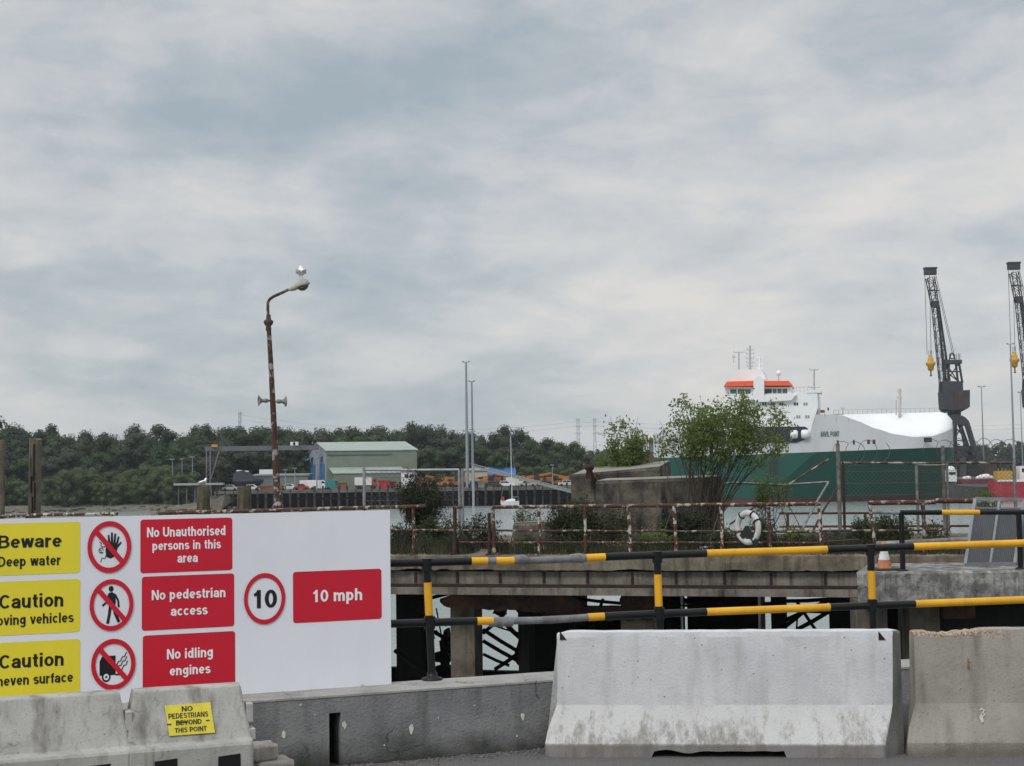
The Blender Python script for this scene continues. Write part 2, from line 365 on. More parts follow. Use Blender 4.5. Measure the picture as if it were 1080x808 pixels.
# moss and weeds at the foot of the wall
weed = leafmat('weed_leaf', (0.05, 0.085, 0.02), (0.09, 0.12, 0.035), (0.07, 0.09, 0.03))
def weed_clump(c, r, h, n):
    b = MB()
    for _ in range(n):
        a = rnd.uniform(0, 6.28); d = r*math.sqrt(rnd.random()); p = Vector(c)+Vector((math.cos(a)*d, -abs(math.sin(a)*d), 0))
        t = p+Vector((rnd.gauss(0, 0.012), rnd.gauss(0, 0.012), h*rnd.uniform(0.3, 1))); s_ = Vector((rnd.uniform(-1, 1), rnd.uniform(-1, 1), 0)).normalized()*0.004
        b.add([p-s_, p+s_, t], [(0, 1, 2)])
    return b
b = weed_clump(wp(-1.28)+Vector((0, -0.02, 0)), 0.09, 0.06, 160); b.build('weed', weed, None, 'small green weeds growing at the foot of the grey parapet wall', 'weeds', kind='stuff')
# grit along the foot of the wall
b = MB()
for _ in range(420):
    x = rnd.uniform(-1.6, 0.25); p = wp(x)+Vector((0, -abs(rnd.gauss(0, 0.09))-0.01, 0)); b.box(p+Vector((0, 0, 0.003)), (rnd.uniform(0.004, 0.022), rnd.uniform(0.004, 0.018), rnd.uniform(0.004, 0.014)), 0, rnd.uniform(0, 3))
b.build('grit', plain('grit', (0.19, 0.18, 0.165), 0.9, var=0.3, scale=30), None, 'scattered grit and small stones along the foot of the wall', 'grit', kind='stuff')

# ================================================================== SIGN BOARD
A = P(412, 627, 9.2); Bp = P(0, 640, 8.35); A.z = Bp.z = 0
SP = Plane(A, A-Bp, (0, 0, 1))                      # u to the right, v up, n to the viewer
uL = SP.at(-40, 640)[0]; uR = SP.at(412, 627)[0]
zB, zT = WH, 1.487
board = thing('sign_board', 'large white safety sign board with yellow, red and round prohibition panels standing on the wall', 'sign', SP.pt((uL+uR)/2, zB, -0.01))
def smat(name, col, rough=0.35, var=0.03): return plain(name, col, rough, var=var, scale=2.2)
s_white = weathered('sign_white', (0.76, 0.775, 0.83), (0.71, 0.725, 0.775), (0.62, 0.63, 0.65), 1.2, 0.25, 0.04, 0.0002, rough=0.4)
s_yel = smat('sign_yellow', (0.80, 0.68, 0.04)); s_red = smat('sign_red', (0.58, 0.012, 0.034)); s_blk = smat('sign_black', (0.012, 0.012, 0.014)); s_let = smat('sign_letter_white', (0.86, 0.86, 0.88))
b = MB(); f_ = [SP.pt(u, z, 0) for u, z in ((uL, zB), (uR, zB), (uR, zT), (uL, zT))]; b.prism(f_, -SP.n*0.018)
b.build('backing_panel', s_white, board)
for u in (uL+0.5, uL+1.6, uR-0.3):
    b = MB(); b.beam(SP.pt(u, zB, -0.035), SP.pt(u, zT-0.05, -0.035), 0.04, 0.03); b.build('batten', plain('batten_wood', (0.2, 0.15, 0.09), 0.8), board)
def rrect(pl, u0, u1, v0, v1, r, o):
    pts = []
    for cx, cy, a0 in ((u1-r, v1-r, 0), (u0+r, v1-r, 90), (u0+r, v0+r, 180), (u1-r, v0+r, 270)):
        for k in range(5): a = R(a0+k*22.5); pts.append(pl.pt(cx+r*math.cos(a), cy+r*math.sin(a), o))
    return pts
# heavy sans-serif letters drawn as strokes (cap height 1)
def AR(cx, cy, rx, ry, d0, d1, n=14): return [(cx+rx*math.cos(R(d0+(d1-d0)*i/n)), cy+ry*math.sin(R(d0+(d1-d0)*i/n))) for i in range(n+1)]
ST = lambda x, y0, y1: [(x, y0), (x, y1)]
ARCH = lambda x0, x1: [(x0, .36), (x0+.03, .52), (x0+.09, .61), ((x0+x1)/2+.02, .64), (x1-.05, .60), (x1, .48), (x1, 0)]
GL = {
 'N': ([ST(.1, 0, 1), ST(.62, 0, 1), [(.13, .97), (.59, .03)]], .72), 'U': ([[(.1, 1), (.1, .35)]+AR(.36, .35, .26, .25, 180, 360)+[(.62, 1)]], .72),
 'B': ([ST(.1, 0, 1), [(.1, .9), (.36, .9)]+AR(.38, .715, .19, .185, 90, -90)+[(.1, .53)], [(.1, .53), (.38, .53)]+AR(.4, .315, .22, .215, 90, -90)+[(.1, .1)]], .72),
 'D': ([ST(.1, 0, 1), [(.1, .9), (.3, .9)]+AR(.32, .5, .3, .4, 90, -90)+[(.1, .1)]], .74), 'C': ([AR(.39, .5, .29, .4, 42, 318, 22)], .74),
 'M': ([ST(.1, 0, 1), ST(.76, 0, 1), [(.13, .97), (.43, .08), (.73, .97)]], .86), 'E': ([ST(.1, 0, 1), [(.1, .9), (.56, .9)], [(.1, .52), (.52, .52)], [(.1, .1), (.58, .1)]], .62),
 'H': ([ST(.1, 0, 1), ST(.6, 0, 1), [(.1, .52), (.6, .52)]], .7), 'I': ([ST(.12, 0, 1)], .26), 'O': ([AR(.39, .5, .29, .4, 0, 360, 26)], .78),
 'P': ([ST(.1, 0, 1), [(.1, .9), (.36, .9)]+AR(.38, .66, .2, .24, 90, -90)+[(.1, .42)]], .66), 'R': ([ST(.1, 0, 1), [(.1, .9), (.36, .9)]+AR(.38, .67, .2, .23, 90, -90)+[(.1, .44)], [(.38, .46), (.58, 0)]], .7),
 'S': ([AR(.33, .71, .22, .19, 25, 270)[:-1]+AR(.33, .31, .23, .21, 90, -155)], .66), 'T': ([[(0, .9), (.62, .9)], ST(.31, 0, .9)], .62), 'Y': ([[(.06, 1), (.33, .45)], [(.6, 1), (.33, .45)], ST(.33, 0, .5)], .66),
 'A': ([[(.09, 0), (.35, .98)], [(.39, .98), (.65, 0)], [(.18, .28), (.56, .28)]], .74), 'V': ([[(.09, 1), (.35, .02)], [(.39, .02), (.65, 1)]], .74), 'L': ([ST(.1, 0, 1), [(.1, .1), (.55, .1)]], .58),
 'a': ([[(.09, .50)]+AR(.29, .49, .19, .155, 150, 0)+[(.48, 0)], [(.48, .42), (.3, .39)]+AR(.26, .235, .17, .145, 95, 275)+[(.38, .13), (.48, .26)]], .6),
 'c': ([AR(.3, .37, .2, .275, 42, 318, 18)], .58), 'd': ([AR(.28, .37, .18, .27, 0, 360, 20), ST(.49, 0, 1)], .63), 'e': ([[(.1, .36), (.49, .36)], AR(.3, .37, .2, .275, 0, 318, 20)], .6),
 'f': ([[(.2, 0), (.2, .8)]+AR(.32, .8, .12, .11, 180, 90, 6)+[(.37, .91)], [(.03, .65), (.37, .65)]], .38), 'g': ([AR(.28, .39, .18, .25, 0, 360, 20), [(.49, .74), (.49, 0)]+AR(.29, -.02, .2, .17, 0, -155)], .63),
 'h': ([ST(.1, 0, 1), ARCH(.1, .48)], .62), 'i': ([ST(.12, 0, .74), [(.12, .84), (.12, 1)]], .26), 'l': ([ST(.12, 0, 1)], .26), 'm': ([ST(.1, 0, .74), ARCH(.1, .44), ARCH(.44, .78)], .92),
 'n': ([ST(.1, 0, .74), ARCH(.1, .48)], .62), 'o': ([AR(.31, .37, .21, .275, 0, 360, 22)], .62), 'p': ([AR(.31, .37, .18, .27, 0, 360, 20), ST(.1, -.27, .74)], .63), 'r': ([ST(.1, 0, .74), [(.1, .38), (.14, .53), (.22, .62), (.38, .64)]], .4),
 's': ([AR(.28, .505, .18, .14, 25, 270)[:-1]+AR(.28, .225, .19, .14, 90, -155)], .55), 't': ([[(.19, .93), (.19, .22)]+AR(.30, .2, .11, .11, 180, 270, 6)+[(.36, .09)], [(.03, .65), (.36, .65)]], .39),
 'u': ([ST(.48, 0, .74), [(.1, .74), (.1, .26), (.15, .14), (.26, .1), (.37, .13), (.45, .22), (.48, .38)]], .61), 'v': ([[(.08, .74), (.27, .03)], [(.29, .03), (.48, .74)]], .56),
 'w': ([[(.07, .74), (.21, .03)], [(.23, .03), (.38, .72)], [(.40, .72), (.55, .03)], [(.57, .03), (.71, .74)]], .78), '1': ([ST(.32, 0, 1), [(.08, .72), (.2, .77), (.32, .93)]], .56), '0': ([AR(.31, .5, .21, .41, 0, 360, 24)], .62), ' ': ([], .3)}
CAP = 1.0
def textmesh(txt, w_=0.185):
    """flat strips; the third coordinate separates overlapping strokes by a hair"""
    vs = []; fs = []; x = 0; k = 0
    for ch in txt:
        st, adv = GL[ch]
        for p in st:
            p = [Vector((a+x, c)) for a, c in p]; b0 = len(vs); n = len(p); closed = (p[0]-p[-1]).length < 1e-3
            for i in range(n):
                pa, pc = p[max(i-1, 0)], p[min(i+1, n-1)]
                if closed and i in (0, n-1): pa, pc = p[-2], p[1]
                d = (pc-pa).normalized(); nn = Vector((-d.y, d.x))
                # slimmer horizontals, as in grotesque lettering
                hw = w_/2*(1.0-0.16*abs(d.x))
                if 0 < i < n-1:
                    d1 = (p[i]-pa).normalized(); hw = hw/max(0.6, d1.dot(d))
                vs.append(Vector((p[i].x+nn.x*hw, p[i].y+nn.y*hw, (k % 3)*0.0003))); vs.append(Vector((p[i].x-nn.x*hw, p[i].y-nn.y*hw, (k % 3)*0.0003)))
            fs += [(b0+2*i, b0+2*i+1, b0+2*i+3, b0+2*i+2) for i in range(n-1)]; k += 1
        x += adv+0.055
    return vs, fs
def lettering(pl, rows, o, mat, parent, name='lettering', bold=0.185):
    """rows: (text, px left, px right, px cap top, px baseline), fitted on the plane"""
    b = MB()
    for txt, x0, x1, yt, yb in rows:
        vs, fs = textmesh(txt, bold); mn = min(v.x for v in vs); mx = max(v.x for v in vs); by = 0.0
        ym = (yt+yb)/2; u0_ = pl.at(x0, ym)[0]; u1_ = pl.at(x1, ym)[0]; xm = (x0+x1)/2; vb = pl.at(xm, yb)[1]; vt = pl.at(xm, yt)[1]
        k = (u1_-u0_)/(mx-mn); kv = (vt-vb)/CAP
        b.add([pl.pt(u0_+(v.x-mn)*k, vb+(v.y-by)*kv, o+v.z) for v in vs], fs)
    return b.build(name, mat, parent)
def panel(x0, x1, yt, yb, mat, name):
    xm = (x0+x1)/2; ym = (yt+yb)/2; u0_ = SP.at(x0, ym)[0]; u1_ = SP.at(x1, ym)[0]; v1 = SP.at(xm, yt)[1]; v0 = SP.at(xm, yb)[1]
    b = MB(); b.poly(rrect(SP, u0_, u1_, v0, v1, 0.017, 0.0015)); return b.build(name, mat, board)
for (yt, yb), rows in zip(((551.5, 606), (612.5, 669), (676.5, 734)), (
        (('Beware', -2, 65, 563.8, 577.7), ('Deep water', -2, 64, 586, 597)),
        (('Caution', -1, 66.6, 626, 641), ('Moving vehicles', -13, 77.7, 647.5, 658.3)),
        (('Caution', -1, 67, 689, 703.8), ('Uneven surface', -12, 77, 711, 721.8)))):
    p_ = panel(-20, 84.5, yt, yb, s_yel, 'warning_panel'); lettering(SP, rows, 0.003, s_blk, p_)
for (x0, x1, yt, yb), rows in zip(((148, 245, 547, 603), (149.5, 247, 606.5, 663), (150.5, 248, 668, 725.5), (309, 402.4, 601.5, 655)), (
        (('No Unauthorised', 155, 237.6, 555.3, 565.6), ('persons in this', 160.7, 233, 569.8, 579.4), ('area', 187, 208.4, 583.3, 593.2)),
        (('No pedestrian', 160, 237.6, 621, 631.3), ('access', 180, 219, 638.5, 648.8)),
        (('No idling', 176, 224.4, 683.4, 694), ('engines', 179, 222, 701, 711.3)),
        (('10 mph', 330, 381.8, 621.3, 634),))):
    p_ = panel(x0, x1, yt, yb, s_red, 'prohibition_panel'); lettering(SP, rows, 0.003, s_let, p_)
def symbol(cx, cy, rx, ry, rim, slash=True):
    u, v = SP.at(cx, cy); a = SP.at(cx+rx, cy)[0]-u; c = SP.at(cx, cy-ry)[1]-v
    T = lambda x, y, o: SP.pt(u+x*a, v+y*c, o)
    N = 40; b = MB(); ci = [(math.cos(2*math.pi*k/N), math.sin(2*math.pi*k/N)) for k in range(N)]
    b.poly([T(x, y, 0.0015) for x, y in ci]); d = b.build('symbol_disc', s_white, board)
    b = MB()
    for k in range(N):
        p, q = ci[k], ci[(k+1) % N]; b.quad(T(*p, 0.006), T(*q, 0.006), T(q[0]*rim, q[1]*rim, 0.006), T(p[0]*rim, p[1]*rim, 0.006))
    if slash:
        h = 0.105; e = math.sqrt(0.5); r_ = 0.9
        b.poly([T(-e*r_-h*e, e*r_-h*e, 0.0066), T(e*r_-h*e, -e*r_-h*e, 0.0066), T(e*r_+h*e, -e*r_+h*e, 0.0066), T(-e*r_+h*e, e*r_+h*e, 0.0066)])
    b.build('ring', s_red, d); return d, T
def pict(d, T, polys, o=0.0025):
    b = MB()
    for i, pl in enumerate(polys): b.poly([T(x, y, o+0.0002*i) for x, y in pl])
    b.build('pictogram', s_blk, d)
def stroke(pts, w_):
    out = []; back = []
    for i, p in enumerate(pts):
        a = Vector(pts[max(i-1, 0)]); c = Vector(pts[min(i+1, len(pts)-1)]); d = (c-a).normalized(); nn = Vector((-d.y, d.x))*w_/2
        out.append((p[0]+nn.x, p[1]+nn.y)); back.append((p[0]-nn.x, p[1]-nn.y))
    return out+back[::-1]
def disc(x, y, r_, n=16): return [(x+r_*math.cos(6.2832*k/n), y+r_*math.sin(6.2832*k/n)) for k in range(n)]
# hand
d, T = symbol(115.3, 576.8, 23, 27.3, 0.80)
pict(d, T, [[(-0.18, -0.12), (-0.14, -0.38), (0.05, -0.46), (0.25, -0.38), (0.36, -0.12), (0.38, 0.12), (-0.02, 0.16), (-0.12, 0.1)],
            [(-0.05, 0.1), (0.06, 0.12), (0.0, 0.46), (-0.08, 0.46)], [(0.06, 0.1), (0.17, 0.1), (0.16, 0.55), (0.07, 0.56)], [(0.17, 0.1), (0.28, 0.1), (0.31, 0.5), (0.23, 0.52)],
            [(0.28, 0.08), (0.38, 0.05), (0.46, 0.38), (0.39, 0.41)], [(0.32, -0.2), (0.38, -0.05), (0.56, 0.14), (0.52, 0.2), (0.36, 0.05)],
            stroke([(-0.45, 0.2), (-0.36, 0.14), (-0.4, 0.05), (-0.3, 0.0), (-0.18, 0.02)], 0.035), stroke([(-0.44, -0.1), (-0.36, -0.14), (-0.4, -0.2), (-0.28, -0.22)], 0.035),
            stroke([(-0.4, -0.58), (-0.34, -0.42), (-0.2, -0.44), (-0.14, -0.3)], 0.035), stroke(disc(-0.38, -0.13, 0.1, 9), 0.03)])
# pedestrian
d, T = symbol(117.6, 638, 23, 27.3, 0.81)
pict(d, T, [disc(-0.02, 0.62, 0.115), [(-0.14, 0.46), (0.02, 0.5), (0.16, 0.42), (0.2, 0.1), (0.16, -0.08), (-0.12, -0.08), (-0.14, 0.1)],
            stroke([(-0.12, 0.42), (-0.2, 0.12), (-0.42, -0.02)], 0.09), stroke([(0.15, 0.4), (0.3, 0.16), (0.33, -0.1)], 0.09),
            stroke([(-0.05, 0.0), (-0.1, -0.35), (-0.18, -0.72)], 0.13), stroke([(0.09, 0.0), (0.16, -0.32), (0.34, -0.68)], 0.13)])
# idling vehicle
d, T = symbol(119.5, 700.6, 23.3, 27, 0.80)
pict(d, T, [[(-0.62, -0.42), (-0.62, 0.14), (-0.5, 0.34), (0.1, 0.34), (0.1, -0.42)], [(0.1, -0.38), (0.1, -0.44), (0.3, -0.44), (0.3, -0.38)], disc(-0.32, -0.48, 0.2)]
     + [stroke([(0.14+0.09*i+dx_, -0.36+k*0.17+0.085*i+(0.04 if i % 2 else -0.04)) for i in range(6)], 0.045) for k, dx_ in ((0, 0.06), (1, 0.02), (2, 0.0))])
b = MB(); b.poly([T(x, y, 0.0048) for x, y in disc(-0.32, -0.48, 0.125)]); b.poly([T(x, y, 0.0052) for x, y in disc(-0.32, -0.48, 0.05)], 1); b.build('wheel_mark', [s_white, s_blk], d)
# speed limit
d, T = symbol(279, 631.3, 21.7, 27, 0.82, False)
lettering(SP, (('10', 267.2, 292, 622, 641.3),), 0.003, s_blk, d, 'numeral', 0.2)

# ================================================================== BLACK AND YELLOW SAFETY RAILING on the wall
rail = thing('safety_railing', 'black and yellow striped pipe railing on top of the parapet wall', 'railing', (0.955, 9.72, WH))
RL = [(450, 9.36), (693, 9.72), (918, 9.95), (1150, 10.16)]
def rl_pt(px, y_at, ys):
    """point on the railing line at a photo column; D interpolated along the run"""
    k = 0
    while k < len(RL)-2 and px > RL[k+1][0]: k += 1
    (a, da), (c, dc) = RL[k], RL[k+1]; D = da+(dc-da)*(px-a)/(c-a); return P(px, ys, D)
def topy(px): return 593.3-(px-450)*0.0325 if px > 450 else 593.3+(450-px)*0.02
def lowy(px): return 656.8-(px-450)*0.0385 if px > 450 else 656.8+(450-px)*0.03
for yf, segs, sagf in ((topy, ((230, 497, 0), (497, 514, 1), (514, 523, 2), (523, 542, 1), (542, 618, 2), (618, 638, 1), (638, 745, 0), (745, 872, 1), (872, 963, 0), (963, 1160, 1)), 1.5),
                       (lowy, ((230, 503, 0), (503, 520, 1), (520, 620, 2), (620, 637, 1), (637, 745, 0), (745, 875, 1), (875, 965, 0), (965, 1160, 1)), 2.0)):
    b = MB()
    for x0, x1, mi in segs:
        k = max(2, int((x1-x0)/12)); pts = []; rs = []
        for i in range(k+1):
            px = x0+(x1-x0)*i/k; sag = sagf*math.exp(-((px-572)/55)**2); pts.append(rl_pt(px, 0, yf(px)+sag))
            rs.append(0.0252*(1 if mi != 2 else 0.93+0.07*noise.noise(Vector((px*0.09, mi, 0)))))
        b.tube(pts, rs, 14, mi)
    b.build('rail', [black_paint, yellow_paint, grey_tape], rail)
for px, dlt in ((693, 1.8), (450, 4.5), (918, 1.0), (1150, 0)):
    t_ = rl_pt(px, 0, topy(px)); base = Vector((t_.x+dlt*0.006, t_.y, WH)); b = MB(); L_ = t_.z-WH
    q = lambda k: base.lerp(t_, k)
    b.tube([q(0), q(0.55)], 0.0245, 14, 0); b.tube([q(0.55), q(0.83 if px != 918 else 0.8)], 0.025, 14, 1); b.tube([q(0.8), q(1)], 0.0245, 14, 0)
    b.lathe([(0.033, -0.05), (0.034, 0.025)], t_, n=14); b.lathe([(0.034, -0.04), (0.034, 0.04)], Vector((q(0.44).x, q(0.44).y, rl_pt(px, 0, lowy(px)).z)), n=14)
    b.lathe([(0.065, 0.0), (0.065, 0.012), (0.034, 0.02), (0.031, 0.05)], base, n=16)
    b.build('post', [black_paint, yellow_paint], rail)
for px, y_ in ((548, 589.5), (608, 588), (523, 655.5), (533, 655)):
    c = rl_pt(px, 0, y_+1.2); b = MB(); b.tube([c-Vector((0.045, 0.0, 0)), c+Vector((0.02, 0.005, 0.004)), c+Vector((0.05, 0.01, -0.006))], [0.028, 0.033, 0.028], 10); b.build('tape_wrap', grey_tape, rail)

# ================================================================== CONCRETE BARRIERS (profile loft)
def jersey(name, x0, y0, x1, y1, mats, notches, seed, chip, parent, H=0.73, dep=0.36):
    """front foot line from (x0,y0) to (x1,y1)"""
    r_ = random.Random(seed); p = Vector((x0, y0, 0)); q = Vector((x1, y1, 0)); u = (q-p).normalized(); n_ = Vector((-u.y, u.x, 0)); Lg = (q-p).length
    prof = [(0, 0), (0.0, 0.03), (0.0, 0.078), (0.03, 0.15), (0.066, 0.24), (0.085, 0.297), (0.093, 0.42), (0.099, 0.56), (0.104, 0.70), (0.112, H), (0.18, H), (dep-0.112, H), (dep-0.104, 0.70), (dep-0.085, 0.297), (dep, 0.078), (dep, 0)]
    st = [0.0]
    for a, c, h in notches: st += [a-0.012, a, a+0.02, c-0.03, c, c+0.02]
    k = 0.0
    while k < Lg: st.append(k); k += 0.028
    st.append(Lg); st = sorted(set(round(x, 4) for x in st if 0 <= x <= Lg)); rings = []
    def ring(s, sx, shrink=0.0, down=0.0, taperA=None):
        lift = 0
        for a, c, h in notches:
            if a < sx < c: lift = h*(0.75+0.5*noise.noise(Vector((sx*7, seed, 0)))) if h < 0.1 else h
        out = []
        for i, (y, zz_) in enumerate(prof):
            j = Vector((sx*9, i*0.9, seed*3.1)); dn = noise.noise(j)*0.0025
            yy = dep/2+(y-dep/2)*(1-shrink)+dn; z2 = zz_
            if z2 < 0.06: z2 = max(z2, lift)
            if z2 >= H-0.001:
                z2 += dn*1.2-down
                for cc, ww, dd in chip:
                    t = abs(sx-cc)/ww
                    if t < 1: z2 -= dd*(1-t*t)*(0.5+0.9*abs(noise.noise(Vector((sx*22, i*3.3, seed)))))
            if i in (2, 3) : yy += 0.006*noise.noise(Vector((sx*14, i, seed+9)))
            if sx < 0.2: s2 = s-0.075*max(0, min(1, (0.31-z2)/0.2))*(1-sx/0.2)
            elif taperA is not None and abs(sx-taperA) < 1e-6: s2 = s-0.13*abs(y-dep/2)/(dep/2)
            else: s2 = s
            out.append(p+u*s2+n_*yy+Vector((0, 0, z2)))
        return out
    # the ends narrow into a tongue, as cast barriers do
    rings.append(ring(-0.0, 0, 0.16, 0.012)); rings.append(ring(0.018, 0.018, 0.03, 0.004))
    for s in st[1:-1]:
        if 0.02 < s < Lg-0.155: rings.append(ring(s, s))
    rings.append(ring(Lg-0.012, Lg-0.012, 0.0, 0.0, Lg-0.012)); rings.append(ring(Lg, Lg, 0.02, 0.006, Lg)); rings.append(ring(Lg, Lg, 0.72, 0.02))
    b = MB(); b.loft(rings, 0, True, True, True); o = b.build('barrier_block', mats, parent); o.data.set_sharp_from_angle(angle=R(13))
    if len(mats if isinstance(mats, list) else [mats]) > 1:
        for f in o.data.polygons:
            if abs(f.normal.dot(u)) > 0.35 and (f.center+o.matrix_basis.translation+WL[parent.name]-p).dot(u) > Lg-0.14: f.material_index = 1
    return o, Plane(p, u, (0, 0, 1)), Lg
def dirt_and_toplight(n, c):
    t = n.nodes.new('ShaderNodeTexCoord'); s = n.nodes.new('ShaderNodeSeparateXYZ'); n.links.new(t.outputs['Object'], s.inputs[0])
    f = noise_node(n, 16, 8, 0.8, stretch=(1, 1, 0.30)); f5 = noise_node(n, 3.5, 3, 0.6)
    lo = mul(n, ramp(n, s.outputs[2], 0.30, 0.10), ramp(n, f5, 0.3, 0.62)); j = n.nodes.new('ShaderNodeMath'); j.operation = 'MULTIPLY_ADD'; n.links.new(lo, j.inputs[0]); j.inputs[1].default_value = 0.22; n.links.new(f, j.inputs[2])
    c = mixc(n, mul(n, ramp(n, s.outputs[2], 0.31, 0.285), 0.55), c, (0.58, 0.575, 0.555))  # lower slope paler and creamier: light from above put into the colour
    c = mixc(n, mul(n, mul(n, ramp(n, j.outputs[0], 0.56, 0.74), ramp(n, s.outputs[2], 0.32, 0.27)), 0.7), c, (0.17, 0.155, 0.13))
    return mixc(n, mul(n, zmask(n, 0.066, 0.084, 0.014, 12), 0.8), c, (0.16, 0.153, 0.14))
jw = weathered('barrier_white', (0.585, 0.592, 0.612), (0.49, 0.497, 0.52), (0.33, 0.33, 0.328), 3.0, 0.45, 0.6, 0.004, extra=dirt_and_toplight, pits=0.85)
def agg(n, c):
    c = mixc(n, mul(n, zmask(n, 0.02, 0.09, 0.05, 7), 0.7), c, (0.12, 0.105, 0.085))
    t = n.nodes.new('ShaderNodeTexCoord'); s = n.nodes.new('ShaderNodeSeparateXYZ'); n.links.new(t.outputs['Object'], s.inputs[0])
    f = noise_node(n, 7, 5, 0.7); j = n.nodes.new('ShaderNodeMath'); j.operation = 'MULTIPLY_ADD'; n.links.new(f, j.inputs[0]); j.inputs[1].default_value = 0.16; n.links.new(s.outputs[2], j.inputs[2])
    xm = ramp(n, s.outputs[0], 0.62, 0.35); f2 = noise_node(n, 75, 2, 0.6)
    a = mixc(n, ramp(n, f2, 0.4, 0.6), (0.20, 0.13, 0.085), (0.46, 0.39, 0.31))
    return mixc(n, mul(n, ramp(n, j.outputs[0], 0.765, 0.785), xm), c, a)
jb = weathered('barrier_tan', (0.33, 0.308, 0.28), (0.245, 0.228, 0.205), (0.13, 0.117, 0.10), 2.6, 0.6, 0.6, 0.005, extra=agg, pits=0.6)
bare = weathered('barrier_end_grey', (0.20, 0.195, 0.185), (0.12, 0.117, 0.11), (0.06, 0.058, 0.05), 4, 0.7, 0.6, 0.006)  # darker grey for the faces at the white barrier's right end
bx0 = P(588, 795, 9.0); bx1 = P(958, 797, 8.82)
t = thing('concrete_barrier', 'long white painted concrete barrier with a flared foot in front of the railing', 'barrier', (bx0.x, bx0.y, 0))
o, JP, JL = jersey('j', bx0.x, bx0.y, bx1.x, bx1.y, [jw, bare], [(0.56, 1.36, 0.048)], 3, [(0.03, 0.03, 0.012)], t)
for cx, sgn in ((591.5, 1), (931.5, 1)):
    s_, z_ = JP.at(cx, 672); s_ = SPs = s_
    # small black triangles near both top corners, lying on the sloping face
    f = lambda a, z2: JP.pt(a, z2, -(0.099+(z2-0.56)/0.14*0.005)+0.005)
    b = MB(); b.poly([f(s_-0.012, z_-0.028), f(s_+0.03, z_-0.028), f(s_-0.012, z_+0.026)]); b.build('triangle_mark', s_blk, t)
bx2 = P(972, 796, 8.86); bx3 = bx2+Vector((2.02*math.cos(R(3)), -2.02*math.sin(R(3)), 0))
t = thing('concrete_barrier', 'tan weathered concrete barrier with a chipped top edge beyond the gap', 'barrier', (bx2.x, bx2.y, 0))
o, JP2, _ = jersey('j', bx2.x, bx2.y, bx3.x, bx3.y, jb, [(0.63, 1.35, 0.085)], 8, [(0.17, 0.16, 0.03), (0.02, 0.03, 0.012), (0.34, 0.08, 0.014)], t)
s_, z_ = JP2.at(1039, 757)
b = MB()
f = lambda a, z2: JP2.pt(a, z2, -(0.0+(z2-0.078)/0.219*0.085)+0.006)
for pl in ([(x*0.026, 0.02+y*0.022) for x, y in stroke([(-0.5, 0.7), (0, 1), (0.5, 0.6), (0.05, 0.1), (0.5, -0.4), (0.1, -0.9), (-0.4, -0.8)], 0.34)], [(-0.022, 0.0), (-0.004, 0.02), (0.002, -0.03), (-0.014, -0.036)]):
    b.poly([f(s_+x, z_+y) for x, y in pl])
b.build('painted_number', paint_m, t)
b = MB(); s_, z_ = JP2.at(1025, 702); b.poly([JP2.pt(s_+x, z_+y, -0.085) for x, y in ((-0.006, -0.028), (0.006, -0.03), (0.004, 0.03), (-0.003, 0.028))])
b.build('rust_stain', plain('rust_stain', (0.26, 0.13, 0.06), 0.9, var=0.3, scale=40), t)

# ------------------------------------------------------------------ interlocking barriers in front of the sign
pm_m = weathered('moulded_barrier', (0.41, 0.403, 0.385), (0.27, 0.262, 0.245), (0.13, 0.122, 0.105), 3.0, 0.85, 0.6, 0.003, patch=(0.40, 0.66), rough=0.75, pits=0.6, crack=0.35)
TB = Vector((1, 0.37, 0)).normalized()
def moulded(px0, px1, D0, label, sign=False):
    p = P(px0, 760, D0); p.z = 0; q0 = P(px1, 760, D0)
    # right end on the same slanted line
    d = ray(px1, 760); k = ((p-EYE).cross(TB)).z/(d.cross(TB)).z; q = EYE+d*k; q.z = 0
    Lg = (q-p).length; nb = Vector((-TB.y, TB.x, 0)); t = thing('moulded_barrier', label, 'barrier', p+TB*(Lg/2))
    X = lambda s, y, z: p+TB*s+nb*y+Vector((0, 0, z))
    def ring(s, k, sh): return [X(s, y+(0.2-y)*sh, z) for y, z in ((0, 0.02), (0, 0.14), (0.0, 0.30), (0.010, 0.318), (0.046, 0.328), (0.060, 0.36), (0.098, 0.47), (0.132, 0.565), (0.142, 0.59), (0.155, 0.597), (0.245, 0.597), (0.258, 0.59), (0.30, 0.44), (0.354, 0.328), (0.39, 0.318), (0.40, 0.30), (0.40, 0.02))]
    b = MB()
    taper = lambda s, i: s
    rings = []
    for j, (s, sh) in enumerate(((0.0, 0.12), (0.008, 0.03), (0.02, 0.0), (Lg*0.25, 0), (Lg*0.5, 0), (Lg*0.75, 0), (Lg-0.02, 0), (Lg-0.008, 0.03), (Lg, 0.12))):
        r_ = ring(s, 0, sh)
        # the ends lean inwards above the ledge
        r2 = []
        for v in r_:
            z = v.z; lean = max(0, (z-0.32))*0.17; mid = (s-Lg/2)/(Lg/2); r2.append(v-TB*(lean*mid))
        rings.append(r2)
    b.loft(rings, 0, True, True, False); b.build('barrier_body', pm_m, t, bevel=0.006)
    for a, c in ((0.2, 0.40), (0.70, 0.90)):
        b = MB(); b.prism([X(Lg*a, -0.003, 0.0), X(Lg*c, -0.003, 0.0), X(Lg*c-0.008, -0.003, 0.258), X(Lg*a+0.008, -0.003, 0.250)], nb*0.0025); b.build('fork_pocket', black_void, t)
    for z0, z1, y in ((0.40, 0.50, 0.14), (0.31, 0.37, 0.12)):
        b = MB(); b.box(X(Lg-0.0-0.16*0.5*(z0+z1-0.58)/2+0.008, y, (z0+z1)/2), (0.035, 0.10, z1-z0), 0, math.atan2(TB.y, TB.x)); b.build('coupling_lug', pm_m, t, bevel=0.005)
    # raised panel edges moulded in the slanting face
    return t, p, nb, X, Lg
